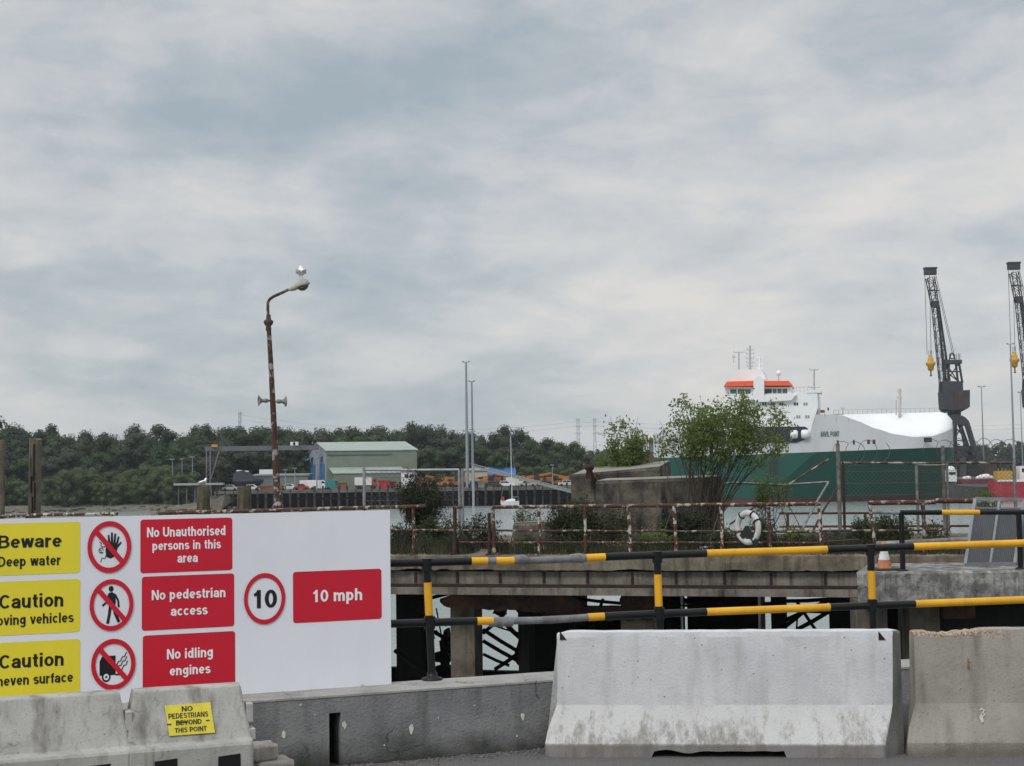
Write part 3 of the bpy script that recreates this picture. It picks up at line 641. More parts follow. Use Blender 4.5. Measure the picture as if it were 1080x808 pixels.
t1_, *_ = moulded(-75, 139, 7.33, 'moulded grey concrete-look barrier at the photo\'s left edge under the yellow panels')
t2_, p2, nb2, X2, L2 = moulded(134, 268, 7.66, 'moulded grey barrier carrying the small yellow pedestrian notice')
# yellow notice: bolted on the slanting face
fa = X2(0, 0.0625, 0.37); fb = X2(0, 0.128, 0.555); FP = Plane(fa, TB, fb-fa)
quad = [FP.at(*q) for q in ((178.5, 776.5), (226.5, 773), (221.5, 741), (173.5, 744.5))]
nmat = weathered('notice_yellow', (0.70, 0.60, 0.06), (0.62, 0.52, 0.05), (0.32, 0.26, 0.06), 6, 0.35, 0.5, 0.0006, rough=0.5)
cc = FP.pt(sum(q[0] for q in quad)/4, sum(q[1] for q in quad)/4, 0.006)
nt_ = thing('notice', 'small scuffed yellow notice reading NO PEDESTRIANS BEYOND THIS POINT', 'sign', cc)
b = MB(); b.prism([FP.pt(a, c, 0.008) for a, c in quad], -FP.n*0.005); b.build('plate', nmat, nt_)
ang = math.atan2(quad[1][1]-quad[0][1], quad[1][0]-quad[0][0])
du = FP.u*math.cos(ang)+FP.v*math.sin(ang); dv = FP.v*math.cos(ang)-FP.u*math.sin(ang); NP = Plane(cc, du, dv)
b = lettering(NP, (('NO', 191.5, 203, 744.8, 750.3), ('PEDESTRIANS', 177.5, 219.5, 751.6, 757.2), ('BEYOND', 185.5, 212.5, 759, 764.4), ('THIS POINT', 184.2, 218, 766.8, 772)), 0.004, s_blk, nt_, bold=0.17)
for x0, x1, y in ((186, 198, 762), (176, 180.5, 764.3), (217, 221, 760)):
    a0 = NP.at(x0, y-0.5); a1 = NP.at(x1, y+0.4); b = MB(); b.poly([NP.pt(*a0, 0.005), NP.pt(a0[0], a1[1], 0.005), NP.pt(*a1, 0.005), NP.pt(a1[0], a0[1], 0.005)]); b.build('scuff', plain('scuff_dark', (0.05, 0.045, 0.03), 0.8, var=0.3, scale=60), nt_)
# two broken kerb blocks beside it
kb_m = weathered('kerb_block', (0.45, 0.42, 0.39), (0.30, 0.275, 0.25), (0.16, 0.14, 0.12), 7, 0.3, 0.5, 0.008)
def rough_block(c, size, rz, seed):
    bm = bmesh.new(); bmesh.ops.create_cube(bm, size=1); bmesh.ops.subdivide_edges(bm, edges=bm.edges, cuts=5, use_grid_fill=True)
    m = Matrix.Translation(Vector(c)) @ Matrix.Rotation(rz, 4, 'Z'); b = MB(); vs = []
    for v in bm.verts:
        q = Vector((v.co.x*size[0], v.co.y*size[1], v.co.z*size[2])); e = sum(1 for i in range(3) if abs(abs(v.co[i])-0.5) < 1e-4)
        if e >= 2: q *= 1-0.05*(e-1)
        k = noise.noise(q*16+Vector((seed, 0, 0)))*0.007; q += Vector((k, k, k if v.co.z > -0.49 else 0)); vs.append(m @ q)
    b.add(vs, [tuple(v.index for v in f.verts) for f in bm.faces], 0, False); bm.free(); return b
kz = math.atan(0.4)
c = P(284, 802, 8.38); rough_block((c.x+0.02, c.y, 0.066), (0.21, 0.2, 0.132), kz, 1).build('kerb_block', kb_m, None, 'lower of two broken concrete kerb blocks lying beside the barrier at the wall', 'concrete block', loc=(c.x, c.y, 0), bevel=0.01)
c = P(276, 786, 8.36); rough_block((c.x, c.y, 0.132+0.045), (0.15, 0.16, 0.092), kz+0.1, 5).build('kerb_block', kb_m, None, 'upper of two broken concrete kerb blocks, resting on the lower one', 'concrete block', loc=(c.x, c.y, 0.132), bevel=0.01)
# ================================================================== OLD JETTY (decaying concrete and timber)
JA = Vector((-2.58, 32.0, 0)); JU = Vector((12.48, -3.2, 0)).normalized(); JN = Vector((-JU.y, JU.x, 0))
def J(s, d, z): return JA+JU*s+JN*d+Vector((0, 0, z))
def jD(px):      # distance of the jetty's front edge at a photo column
    d = ray(px, 560); k = ((JA-EYE).cross(JU)).z/(d.cross(JU)).z; return (EYE+d*k).y
def js(px, d=0.0):
    """run along the jetty edge at a photo column, d metres behind the edge"""
    r_ = ray(px, 560); o = JA+JN*d; k = ((o-EYE).cross(JU)).z/(r_.cross(JU)).z; q = EYE+r_*k; return (q-o).dot(JU)
def jz(px, py, d=0.0):
    r_ = ray(px, py); o = JA+JN*d; k = ((o-EYE).cross(JU)).z/(r_.cross(JU)).z; return (EYE+r_*k).z
deck_m = weathered('jetty_concrete', (0.21, 0.178, 0.135), (0.085, 0.07, 0.052), (0.03, 0.025, 0.02), 1.5, 0.9, 0.75, 0.012, patch=(0.38, 0.66))
beam_m = weathered('jetty_beam', (0.235, 0.21, 0.178), (0.12, 0.105, 0.088), (0.022, 0.02, 0.018), 1.2, 0.95, 0.6, 0.008, patch=(0.38, 0.66), crack=0.6)
pile_m = weathered('jetty_pile', (0.15, 0.13, 0.102), (0.06, 0.052, 0.042), (0.02, 0.018, 0.016), 1.4, 0.7, 0.5, 0.01)
iron = rusty('rusty_iron', (0.1, 0.05, 0.03), rust=(0.035, 0.016, 0.011), dark=(0.010, 0.007, 0.006), amount=1.0, scale=3, bright=0.0)
S0, S1 = -16.0, 14.5
jt = thing('old_jetty', 'derelict concrete jetty with dark piles, braces and a ribbed edge beam', 'jetty', J(4, 5, WZ))
def ragged_slab(s0, s1, d0, d1, z0, z1, step=0.12, amp=0.03, seed=0):
    b = MB(); rings = []; k = s0
    while k <= s1+1e-6:
        a = amp*noise.noise(Vector((k*1.3, seed, 0)))+amp*0.5*noise.noise(Vector((k*5, seed, 2))); c = max(0, noise.noise(Vector((k*0.5, seed+5, 0)))-0.28)*amp*5
        rings.append([J(k, d0+a*0.5, z0+abs(a)*0.8+c), J(k, d0+a, z0+(z1-z0)*0.55), J(k, d0+a*0.4+0.01, z1-0.03), J(k, d0+0.05+abs(a), z1+a*0.3), J(k, d1, z1), J(k, d1, z0)]); k += step
    b.loft(rings); return b
ragged_slab(S0, S1, 0, 10.0, -0.33, 0.0, amp=0.075, seed=1).build('deck_slab', deck_m, jt)
b = MB(); b.prism([J(S0, 0.16, -0.83), J(S1, 0.16, -0.83), J(S1, 0.16, -0.36), J(S0, 0.16, -0.36)], JN*0.5); b.build('edge_beam', beam_m, jt)
b = MB(); b.prism([J(S0, 0.02, -0.84), J(S1, 0.02, -0.84), J(S1, 0.155, -0.68), J(S0, 0.155, -0.68)], JN*0.0+Vector((0, 0, -0.001)))
b = MB()
for s0, s1 in ((S0, S1),): b.loft([[J(s, 0.03, -0.845), J(s, 0.03, -0.70), J(s, 0.155, -0.655), J(s, 0.155, -0.845)] for s in (s0, s1)])
b.build('beam_flange', beam_m, jt)
b = MB(); b.loft([[J(s, 0.05, -0.70), J(s, 0.05, -0.625), J(s, 0.157, -0.625), J(s, 0.157, -0.70)] for s in [S0+i*0.5 for i in range(62)]]); b.build('rusty_strip', iron, jt)
for i, px in enumerate((438, 482, 527, 573, 619, 666, 712, 763, 812, 869)):
    s = js(px, 0.16); b = MB(); b.box(J(s, 0.145, -0.49), (0.05, 0.04, 0.22), 0, math.atan2(JU.y, JU.x)); b.build('beam_rib', iron, jt)
# near-black block under the deck, its shade put into the colour
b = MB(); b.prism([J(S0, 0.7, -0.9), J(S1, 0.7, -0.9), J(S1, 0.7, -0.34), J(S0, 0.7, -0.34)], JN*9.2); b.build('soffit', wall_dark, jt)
def jbox(px0, px1, d, dep, z0, z1, mat, name, k=0.0):
    s0, s1 = js(px0, d), js(px1, d); b = MB()
    b.loft([[J(s0+k*z_, d, z_), J(s1-k*z_, d, z_), J(s1-k*z_, d+dep, z_), J(s0+k*z_, d+dep, z_)] for z_ in (z0, z0*0.5+z1*0.5, z1)]); return b.build(name, mat, jt)
jbox(474, 499, 0.9, 0.65, -9, -0.9, pile_m, 'concrete_pile')
jbox(653, 692, 1.2, 0.8, -9, -1.15, pile_m, 'concrete_pile')
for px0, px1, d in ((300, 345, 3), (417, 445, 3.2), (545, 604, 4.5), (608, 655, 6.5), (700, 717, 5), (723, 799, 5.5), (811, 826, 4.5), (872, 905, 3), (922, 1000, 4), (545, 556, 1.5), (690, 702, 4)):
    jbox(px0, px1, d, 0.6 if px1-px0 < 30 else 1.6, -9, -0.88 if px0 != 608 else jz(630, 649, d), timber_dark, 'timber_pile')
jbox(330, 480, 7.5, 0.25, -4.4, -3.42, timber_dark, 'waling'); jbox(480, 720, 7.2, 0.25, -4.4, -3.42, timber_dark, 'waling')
# ragged rusted girders under the deck
def girder(px0, px1, y0, y1, d, seed, name='rusty_girder'):
    s0, s1 = js(px0, d), js(px1, d); n = 34; b = MB(); rg = []
    for i in range(n+1):
        s = s0+(s1-s0)*i/n; px = px0+(px1-px0)*i/n; t = i/n
        zt = jz(px, y0+(y1-y0)*t*0.2, d)+0.05*noise.noise(Vector((s*3, seed, 0))); zb = jz(px, y0+14+(y1-y0)*t, d)-0.10*max(-0.3, noise.noise(Vector((s*5, seed, 4))))
        e = min(1, min(t, 1-t)*9+0.25); zm = (zt+zb)/2; h = (zt-zb)/2*e
        rg.append([J(s, d, zm-h), J(s, d+0.02, zm+h), J(s, d+0.3, zm+h), J(s, d+0.28, zm-h)])
    b.loft(rg); return b.build(name, iron, jt)
rustbeam = rusty('rust_girder', (0.1, 0.05, 0.03), rust=(0.05, 0.018, 0.011), dark=(0.014, 0.008, 0.007), amount=1.0, scale=3, bright=0.7)
for a in ((463, 612, 627, 633, 0.75, 1), (596, 700, 640, 640, 1.0, 4), (540, 600, 632, 640, 2.0, 7), (652, 690, 627, 627, 0.9, 9)):
    g = girder(*a); g.data.materials[0] = rustbeam
def brace(x0, y0, x1, y1, d, r_=0.05, d2=None):
    b = MB(); b.tube([J(js(x0, d), d, jz(x0, y0, d)), J(js((x0+x1)/2, d), d, jz((x0+x1)/2, (y0+y1)/2+0.6, d)), J(js(x1, d2 or d), d2 or d, jz(x1, y1, d2 or d))], r_, 7); b.build('brace', timber_dark, jt)
for a in ((508, 664, 546, 688, 5), (508, 676, 546, 698, 5), (508, 690, 535, 702, 5, 0.04), (520, 706, 546, 688, 5), (508, 668, 532, 646, 6), (532, 658, 546, 672, 5, 0.06), (440, 634, 500, 618, 3, 0.045), (440, 640, 470, 660, 4, 0.03),
          (452, 664, 475, 676, 4, 0.05), (446, 700, 470, 685, 4, 0.05), (596, 630, 660, 637, 4, 0.04), (598, 655, 620, 664, 5, 0.05), (824, 662, 850, 641, 4, 0.05), (824, 655, 872, 633, 4, 0.05), (838, 664, 872, 645, 4, 0.05), (690, 637, 870, 646, 3, 0.03), (826, 634, 872, 632, 4, 0.045), (415, 686, 450, 712, 2.4, 0.05), (700, 630, 760, 640, 5, 0.07)):
    brace(*a)
r7 = random.Random(12)
for i in range(16):
    x = r7.choice((448, 462, 515, 530, 540, 606, 630, 645, 700, 806, 830, 850)); brace(x+r7.uniform(-14, 14), r7.uniform(628, 660), x+r7.uniform(-26, 26), r7.uniform(665, 706), r7.uniform(3, 6.5), r7.uniform(.018, .045))
for px0, px1, y0, y1, d in ((541, 553, 672, 704, 5), (462, 474, 665, 708, 4.6), (517, 533, 640, 650, 5.5), (440, 450, 696, 716, 4.2), (452, 476, 688, 700, 4.4), (452, 478, 702, 716, 4.5), (796, 826, 634, 646, 5.2)):
    n = 14; ptsb = []
    for k in range(n):
        a = 6.2832*k/n; r_ = rnd.uniform(0.65, 1.15); px = (px0+px1)/2+(px1-px0)/2*math.cos(a)*r_; py = (y0+y1)/2+(y1-y0)/2*math.sin(a)*r_; ptsb.append(J(js(px, d), d, jz(px, py, d)))
    b = MB(); b.prism(ptsb, JN*0.3); b.build('broken_timber', timber_dark, jt)
b = MB(); b.tube([J(js(457, 4), 4, jz(457, 674, 4)), J(js(456, 4), 4, jz(456, 668, 4)), J(js(459, 4), 4, jz(459, 665, 4)), J(js(463, 4), 4, jz(463, 669, 4)), J(js(466, 4), 4, jz(466, 680, 4))], 0.018, 6); b.build('bent_rod', timber_dark, jt)
# thin white pipes hanging below
for px in (717.5, 799):
    b = MB(); b.tube([J(js(px, 3), 3, -0.9), J(js(px, 3), 3, -5)], 0.03, 8); b.build('drop_pipe', plain('pale_pipe', (0.6, 0.6, 0.58), 0.6), jt)

# ------------------------------------------------------------------ rusty hand railings along the deck edge
rail_rust = rusty('rail_rust', (0.32, 0.285, 0.245), rust=(0.085, 0.033, 0.02), dark=(0.035, 0.016, 0.011), amount=0.60, scale=8)
post_white = rusty('post_peeling', (0.44, 0.41, 0.36), rust=(0.09, 0.036, 0.02), dark=(0.05, 0.02, 0.012), amount=0.5, scale=7)
post_dark = rusty('post_dark', (0.1, 0.08, 0.07), rust=(0.05, 0.02, 0.014), dark=(0.012, 0.01, 0.01), amount=0.9, scale=5)
def jrail(label, posts, rails, anchor, d=0.12, group=None):
    s = js(anchor, d); t = thing('rusty_railing', label, 'railing', J(s, d, 0.0), group)
    for px0, y0, px1, y1, r_, m_ in rails:
        n = max(4, int(abs(px1-px0)/9)); pts = []
        for i in range(n+1):
            px = px0+(px1-px0)*i/n; py = y0+(y1-y0)*i/n+0.5*noise.noise(Vector((px*0.03, y0, 1))); pts.append(J(js(px, d), d, jz(px, py, d)))
        b = MB(); b.tube(pts, [r_*0.78*(1+0.12*noise.noise(Vector((i*0.9, y0, 0)))) for i in range(n+1)], 8); b.build('rail', m_, t)
    for px, yt, m_, r_, lean in posts:
        a = J(js(px+lean, d), d, -0.01); c = J(js(px, d), d, jz(px, yt, d)); b = MB(); b.tube([a, a.lerp(c, 0.5)+Vector((0.008, 0, 0)), c], [r_*.85, r_*.75, r_*.75], 8)
        b.box(a+Vector((0, 0, 0.012)), (0.17, 0.15, 0.024)); b.build('post', m_, t)
    return t
jrail('long rusty pipe railing on the jetty from the sign board to the life ring', [(436, 536, rail_rust, 0.045, 0), (480, 536, post_dark, 0.055, -1), (520, 536, rail_rust, 0.05, 1), (516, 541, post_dark, 0.05, 0), (568.5, 534, post_white, 0.045, 0), (617, 534, post_white, 0.04, 0), (663, 533.5, post_white, 0.048, 1.5), (711, 533, post_white, 0.05, 2), (761, 532.5, post_white, 0.05, 0), (811, 535, rail_rust, 0.05, 1), (864.5, 533.5, post_white, 0.052, 1.5)],
      [(392, 535, 449, 534, 0.05, rail_rust), (478, 535, 488, 535, 0.04, rail_rust), (520, 535, 866, 531.5, 0.05, rail_rust), (412, 559, 865, 561, 0.028, rail_rust), (484, 572, 865, 572.5, 0.026, rail_rust)], 640)
jrail('short rusty railing section with a bent peeling end post right of the gap', [(917.5, 530, post_white, 0.045, 6), (974, 531, rail_rust, 0.055, 1), (1046, 530, rail_rust, 0.05, 0)],
      [(916, 530.5, 988, 529.5, 0.06, rail_rust), (988, 528.5, 1050, 528.5, 0.065, rail_rust), (866, 560, 995, 559, 0.028, rail_rust), (866, 572, 905, 569, 0.024, rail_rust)], 950)
jrail('corroded pipe railing whose top shows just above the sign board beside the lamp post', [(165, 541, rail_rust, 0.05, 0), (240, 539, rail_rust, 0.05, 0), (318, 537, rail_rust, 0.05, 0), (384, 535.5, rail_rust, 0.05, 0)],
      [(160, 541.5, 240, 539.6, 0.055, rail_rust), (240, 539.6, 391, 535.2, 0.055, rail_rust), (160, 566, 391, 560, 0.028, rail_rust)], 270)
jrail('sagging piece of flaking railing behind the left of the sign by the tall timber piles', [(-20, 546, post_white, 0.05, 0), (28, 544, post_white, 0.05, 0), (118, 543, rail_rust, 0.05, 0)], [(-20, 546, 34, 543.6, 0.045, post_white), (34, 543.2, 124, 542, 0.045, post_white), (-20, 570, 124, 566, 0.028, rail_rust)], 60)
# second, thinner railing at the far side of the deck
def rearrail(px0, px1, d, ys, posts, label):
    t = thing('deck_railing', label, 'railing', J(js((px0+px1)/2, d), d, 0))
    for y in ys:
        b = MB(); b.tube([J(js(px, d), d, jz(px, y-(px-px0)*0.004, d)) for px in (px0, (px0+px1)/2, px1)], 0.03, 7); b.build('rail', iron2, t)
    for px in posts: b = MB(); b.tube([J(js(px, d), d, 0), J(js(px, d), d, jz(px, ys[0]-1, d))], 0.036, 7); b.build('post', iron2, t)
iron2 = rusty('rear_rail_rust', (0.2, 0.16, 0.14), rust=(0.10, 0.04, 0.025), dark=(0.05, 0.025, 0.02), amount=0.8, scale=4)
rearrail(822, 1040, 8.6, (541.5, 555.5), (831, 913, 1000), 'thin dark red railing at the water side of the jetty deck')

# ------------------------------------------------------------------ life ring hanging on the railing
lc = J(js(789, 0.02), 0.0, jz(789, 556.5, 0.0))
lt = thing('life_ring', 'white life ring hanging on the rusty jetty railing', 'life ring', lc)
lm = Matrix.Translation(lc) @ Matrix.Rotation(R(-54), 4, 'Z') @ Matrix.Rotation(R(90), 4, 'X')
b = MB(lm); N = 30; rr, tr = 0.295, 0.063
for k in range(N):
    pass
rings = []
for k in range(N): 
    a = 2*math.pi*k/N; rings.append([Vector(((rr+tr*math.cos(2*math.pi*j/10))*math.cos(a), (rr+tr*math.cos(2*math.pi*j/10))*math.sin(a), 0.8*tr*math.sin(2*math.pi*j/10))) for j in range(10)])
b.add([p for r_ in rings for p in r_], [(i*10+j, i*10+(j+1) % 10, ((i+1) % N)*10+(j+1) % 10, ((i+1) % N)*10+j) for i in range(N) for j in range(10)], 0, True)
b.build('ring_float', weathered('ring_white', (0.58, 0.58, 0.57), (0.44, 0.44, 0.42), (0.2, 0.19, 0.17), 7, 0.4, 0.4, 0.002), lt)
for a in (0.5, 1.1, 2.2, 3.5, 5.3):
    b = MB(lm); b.tube([Vector(((rr+0.07*math.cos(t))*math.cos(a), (rr+0.07*math.cos(t))*math.sin(a), 0.066*math.sin(t))) for t in [x*6.2832/10 for x in range(11)]], 0.016, 5); b.build('strap', rubber, lt)
b = MB(lm); b.beam((-0.30, -0.36, 0.03), (0.02, 0.0, 0.03), 0.13, 0.02, up=Vector((0, 0, 1))); b.build('holder_arm', rubber, lt)
b = MB(lm); b.beam((0.30, -0.36, 0.036), (-0.02, 0.0, 0.036), 0.13, 0.02, up=Vector((0, 0, 1))); b.build('holder_arm', rubber, lt)

# ------------------------------------------------------------------ concrete mooring blocks on the deck
conc_m = weathered('block_concrete', (0.19, 0.172, 0.142), (0.055, 0.05, 0.043), (0.010, 0.0095, 0.009), 1.3, 1.0, 0.7, 0.03, patch=(0.34, 0.58))
light_conc = weathered('block_concrete_top', (0.26, 0.25, 0.22), (0.18, 0.17, 0.15), (0.1, 0.095, 0.08), 1.4, 0.4, 0.5, 0.01)
def cblock(px0, px1, yt0, yt1, d, dep, rise, label, topm=light_conc):
    s0, s1 = js(px0, d), js(px1, d); z0, z1 = jz(px0, yt0, d), jz(px1, yt1, d)
    t = thing('mooring_block', label, 'concrete block', J((s0+s1)/2, d+dep/2, 0)); b = MB(); n = 8
    rg = []
    for i in range(n+1):
        s = s0+(s1-s0)*i/n; zt = z0+(z1-z0)*i/n; j = 0.03*noise.noise(Vector((s*2, d, 0)))
        rg.append([J(s, d+j, -0.01), J(s, d+j*0.5, zt*0.5), J(s, d+0.02, zt-0.06+j), J(s, d+0.07, zt), J(s, d+dep, zt+rise), J(s, d+dep, -0.01)])
    b.loft(rg); o = b.build('block_body', conc_m, t)
    b = MB(); rg = []
    for i in range(n+1):
        s = s0+0.02+(s1-s0-0.04)*i/n; zt = z0+(z1-z0)*i/n; rg.append([J(s, d+0.06, zt+0.004), J(s, d+0.06, zt+0.012), J(s, d+dep, zt+rise+0.012), J(s, d+dep, zt+rise+0.004)])
    b.loft(rg); b.build('top_slab', topm, t); return t
cblock(603, 697, 501, 492.5, 6.4, 1.9, 0.16, 'tall weathered concrete block with a pale sloping top behind the railing')
cblock(629, 757, 507.5, 503.5, 4.8, 1.4, 0.05, 'stained lower concrete block in front of the tall one, left of the big bush')
cblock(541, 592, 552, 550.5, 3.5, 1.2, 0.02, 'low dark brown concrete block on the jetty deck among the bushes', plain('dull_top', (0.16, 0.15, 0.13), 0.9))
# dark square sockets in the end of the tall block
# rusty mooring hook on the tall block
c = J(js(622.5, 6.2), 6.2, jz(622.5, 497, 6.2))
t = thing('mooring_hook', 'small rusty mooring hook fixed to the corner of the tall concrete block', 'mooring hook', c-Vector((0, 0, 0.2)))
b = MB(); b.lathe([(0.09, -0.2), (0.1, -0.1), (0.07, 0.0), (0.12, 0.06), (0.13, 0.12), (0.06, 0.17)], c, n=10); b.build('bollard_head', rustbeam, t)
b = MB(); b.tube([c+Vector((0.05, -0.06, 0)), c+Vector((0.2, -0.12, -0.22)), c+Vector((0.3, -0.15, -0.32))], 0.025, 6); b.build('pin', rustbeam, t)
# weathered planks lying on the deck
pk = plain('grey_plank', (0.42, 0.42, 0.40), 0.85, var=0.25, scale=5)
for i, (x0, y0, x1, y1, d) in enumerate(((655, 569, 762, 566, 2.4), (690, 574, 760, 571, 1.6), (770, 571, 882, 570, 1.4), (852, 566, 905, 565, 3.0), (880, 572, 912, 570, 2.0), (985, 572, 1022, 571, 2.5), (425, 570, 455, 567, 1.5))):
    a = J(js(x0, d), d, 0.035); c = J(js(x1, d), d+0.2, 0.04); b = MB(); b.beam(a, c, 0.22, 0.07)
    b.build('deck_plank', pk, None, 'weathered grey plank lying loose on the jetty deck behind the railing', 'plank', 'loose planks on the jetty deck', loc=((a+c)/2-Vector((0, 0, 0.035))))
for i, (px, d) in enumerate(((866, 4.2), (890, 4.6))):
    c = J(js(px, d), d, 0.16); rough_block(c, (1.1, 0.5, 0.32), 0.1, i).build('rubble', conc_m, None, ('left' if i == 0 else 'right')+'most of two grey rubble slabs lying on the deck beyond the life ring', 'rubble', loc=c-Vector((0, 0, 0.16)))

# ------------------------------------------------------------------ bent scaffold rails, wire fence with a barbed coil
pipe_m = plain('bent_pipe', (0.2, 0.205, 0.205), 0.5, 0.3, 0.25, 10)
rod_m = rusty('rod_rust', (0.36, 0.31, 0.27), rust=(0.12, 0.07, 0.045), amount=0.5, scale=4)
D1 = 6.5
def jpipe(pts, r_, m_, name, parent, n=8):
    b = MB(); b.tube([J(js(px, d), d, jz(px, py, d)) for px, py, d in pts], r_, n); return b.build(name, m_, parent)
t = thing('bent_handrail', 'bent grey pipe handrail sloping down beside the big bush', 'handrail', J(js(800, D1), D1, 0))
jpipe([(752, 545, D1), (757, 520, D1), (761, 513.5, D1), (766, 510, D1), (774, 509, D1), (812, 511, D1), (830, 511.5, D1), (872, 508.6, D1), (875.5, 508.6, D1)], 0.03, pipe_m, 'top_pipe', t)
jpipe([(875, 508.8, D1), (860, 533, D1-1.2), (842, 566, D1-2.5)], 0.026, pipe_m, 'sloping_stay', t)
jpipe([(884, 515, D1), (868, 540, D1-1), (856, 563, D1-2)], 0.026, post_dark, 'dark_stay', t)
t = thing('leaning_pole', 'thin rust-flecked pole leaning diagonally across the view of the green hull', 'pole', J(js(802, D1+1), D1+1, 0))
jpipe([(770, 553, D1+1), (803, 530, D1+1), (838, 508, D1+1), (876, 484, D1+1)], 0.024, rod_m, 'pole_tube', t)
fence_m = plain('fence_wire', (0.10, 0.105, 0.10), 0.6, 0.3, 0.2, 20)
def wirefence(label, x0, x1, ytop, ybot, d, posts, coil, pitch=0.10, topr=0.026, topm=rod_m, postm=rod_m):
    t = thing('wire_fence', label, 'fence', J(js((x0+x1)/2, d), d, 0))
    for px, yt, m_, r_ in posts: b = MB(); b.tube([J(js(px, d), d, 0), J(js(px, d), d, jz(px, yt, d))], r_, 8); b.build('post', m_, t)
    s0, s1 = js(x0, d), js(x1, d); zt = jz((x0+x1)/2, ytop, d); zb = jz((x0+x1)/2, ybot, d); sl = 0.0
    b = MB(); b.tube([J(s0, d, jz(x0, ytop, d)), J((s0+s1)/2, d, jz((x0+x1)/2, ytop+0.3, d)), J(s1, d, jz(x1, ytop, d))], topr, 8); b.build('top_rail', topm, t)
    b = MB(); h = zt-zb
    k = 0
    while s0+k*pitch < s1+h:
        for sg in (1, -1):
            a = s0+k*pitch if sg > 0 else s0+k*pitch-h; a0, z0 = a, zb; a1, z1 = a+h, zt
            if sg < 0: z0, z1 = zt, zb
            lo, hi = max(a0, s0), min(a1, s1)
            if hi-lo > 0.02:
                f = lambda s_: z0+(z1-z0)*(s_-a0)/(a1-a0)
                b.tube([J(lo, d, f(lo)), J(hi, d, f(hi))], 0.0035, 3, cap=False)
        k += 1
    for y in (0.2, 0.5, 0.8): b.tube([J(s0, d, zb+h*y), J(s1, d, zb+h*y)], 0.006, 3, cap=False)
    b.build('chain_mesh', fence_m, t)
    if coil:
        for c0, c1 in coil:
            a, e = js(c0, d), js(c1, d); n = int((e-a)/0.30*14); b = MB(); pts = []
            for i in range(n+1):
                th = 2*math.pi*i/14+1.0; s_ = a+(e-a)*i/n; r_ = 0.33+0.06*noise.noise(Vector((i*0.15, d, 0))); pts.append(J(s_+0.3*math.cos(th), d+r_*math.cos(th), zt+0.26+0.9*r_*math.sin(th)))
            b.tube(pts, 0.0075, 4); b.build('barbed_coil', fence_m, t)
    return t
fpost = plain('fence_post', (0.2, 0.2, 0.19), 0.6, 0.2, 0.3, 6)
wirefence('tall wire mesh fence with barbed coil on the jetty in front of the green hull', 889, 1073, 488, 530, 7.6, [(886, 468, fpost, 0.05), (891, 487, post_dark, 0.035), (997, 470, fpost, 0.045), (1072, 487, fpost, 0.045)], [(890, 930), (985, 1072)])
wirefence('narrow galvanised wire gate panel standing beside the fence posts', 968.5, 999, 490.5, 529, 7.2, [(968.5, 490, fpost, 0.035), (1001, 488, fpost, 0.03)], None, 0.08, 0.022, fpost)
fpost2 = plain('fence_post_pale', (0.3, 0.31, 0.32), 0.6, 0.2, 0.2, 6)
wirefence('grey wire fence frame left of centre among the dark bushes', 385, 485, 495.5, 536, 6.0, [(384.5, 493, fpost2, 0.04), (485, 496, fpost2, 0.036), (488.5, 494, fpost2, 0.032)], None, 0.14, 0.032, plain('white_pipe', (0.33, 0.345, 0.355), 0.5), )
# ------------------------------------------------------------------ concrete landing slab at the right
land_m = weathered('landing_concrete', (0.38, 0.37, 0.35), (0.13, 0.127, 0.12), (0.04, 0.04, 0.038), 3.4, 0.8, 0.9, 0.014, patch=(0.38, 0.58), pits=1.0, crack=0.8)
PZ = G(930, 604, 0)   # keeps the slab near road level
def pl_(px, D): d = ray(px, 600); k = D/d.y; return EYE+d*k
pz = P(930, 604, 24).z
lx0 = pl_(904, 24).x
lt_ = thing('landing_slab', 'thick pale concrete landing slab with an orange cone on it', 'jetty', (lx0+4, 26.5, WZ))
b = MB(); rg = []
for i in range(61):
    x = lx0+10*i/60; y0 = 24+0.08*(x-lx0)*0; a = 0.03*noise.noise(Vector((x*2.3, 4, 0)))+0.015*noise.noise(Vector((x*8, 4, 0)))
    sk = 0.75*(1-i/60)**2
    rg.append([Vector((x, y0+a, pz-0.5+abs(a))), Vector((x, y0+a*0.6, pz-0.22)), Vector((x, y0+0.02+a, pz-0.03)), Vector((x, y0+0.07+abs(a), pz+a*0.3)), Vector((x+sk, 26.3, pz)), Vector((x+sk, 26.3, pz-0.5))])
b.loft(rg); b.build('slab', land_m, lt_)
b = MB(); b.box((lx0+5.6, 25.5, pz-0.5-4), (8.8, 1.4, 7.96)); b.build('under_slab_dark', wall_dark, lt_)  # near-black block added to stand for the darkness under the slab
rz_ = pl_(1012, 24.4); b = MB(); c = Vector((rz_.x, 24.65, pz-0.65)); b.box(c, (0.5, 0.4, 0.3)); b.build('rusty_bracket', rustbeam, lt_)
for px in (905, 960): q = pl_(px, 24.7); b = MB(); b.box((q.x+0.2, 24.9, pz-3.4), (0.5, 0.5, 5.8)); b.build('pile', pile_m, lt_)
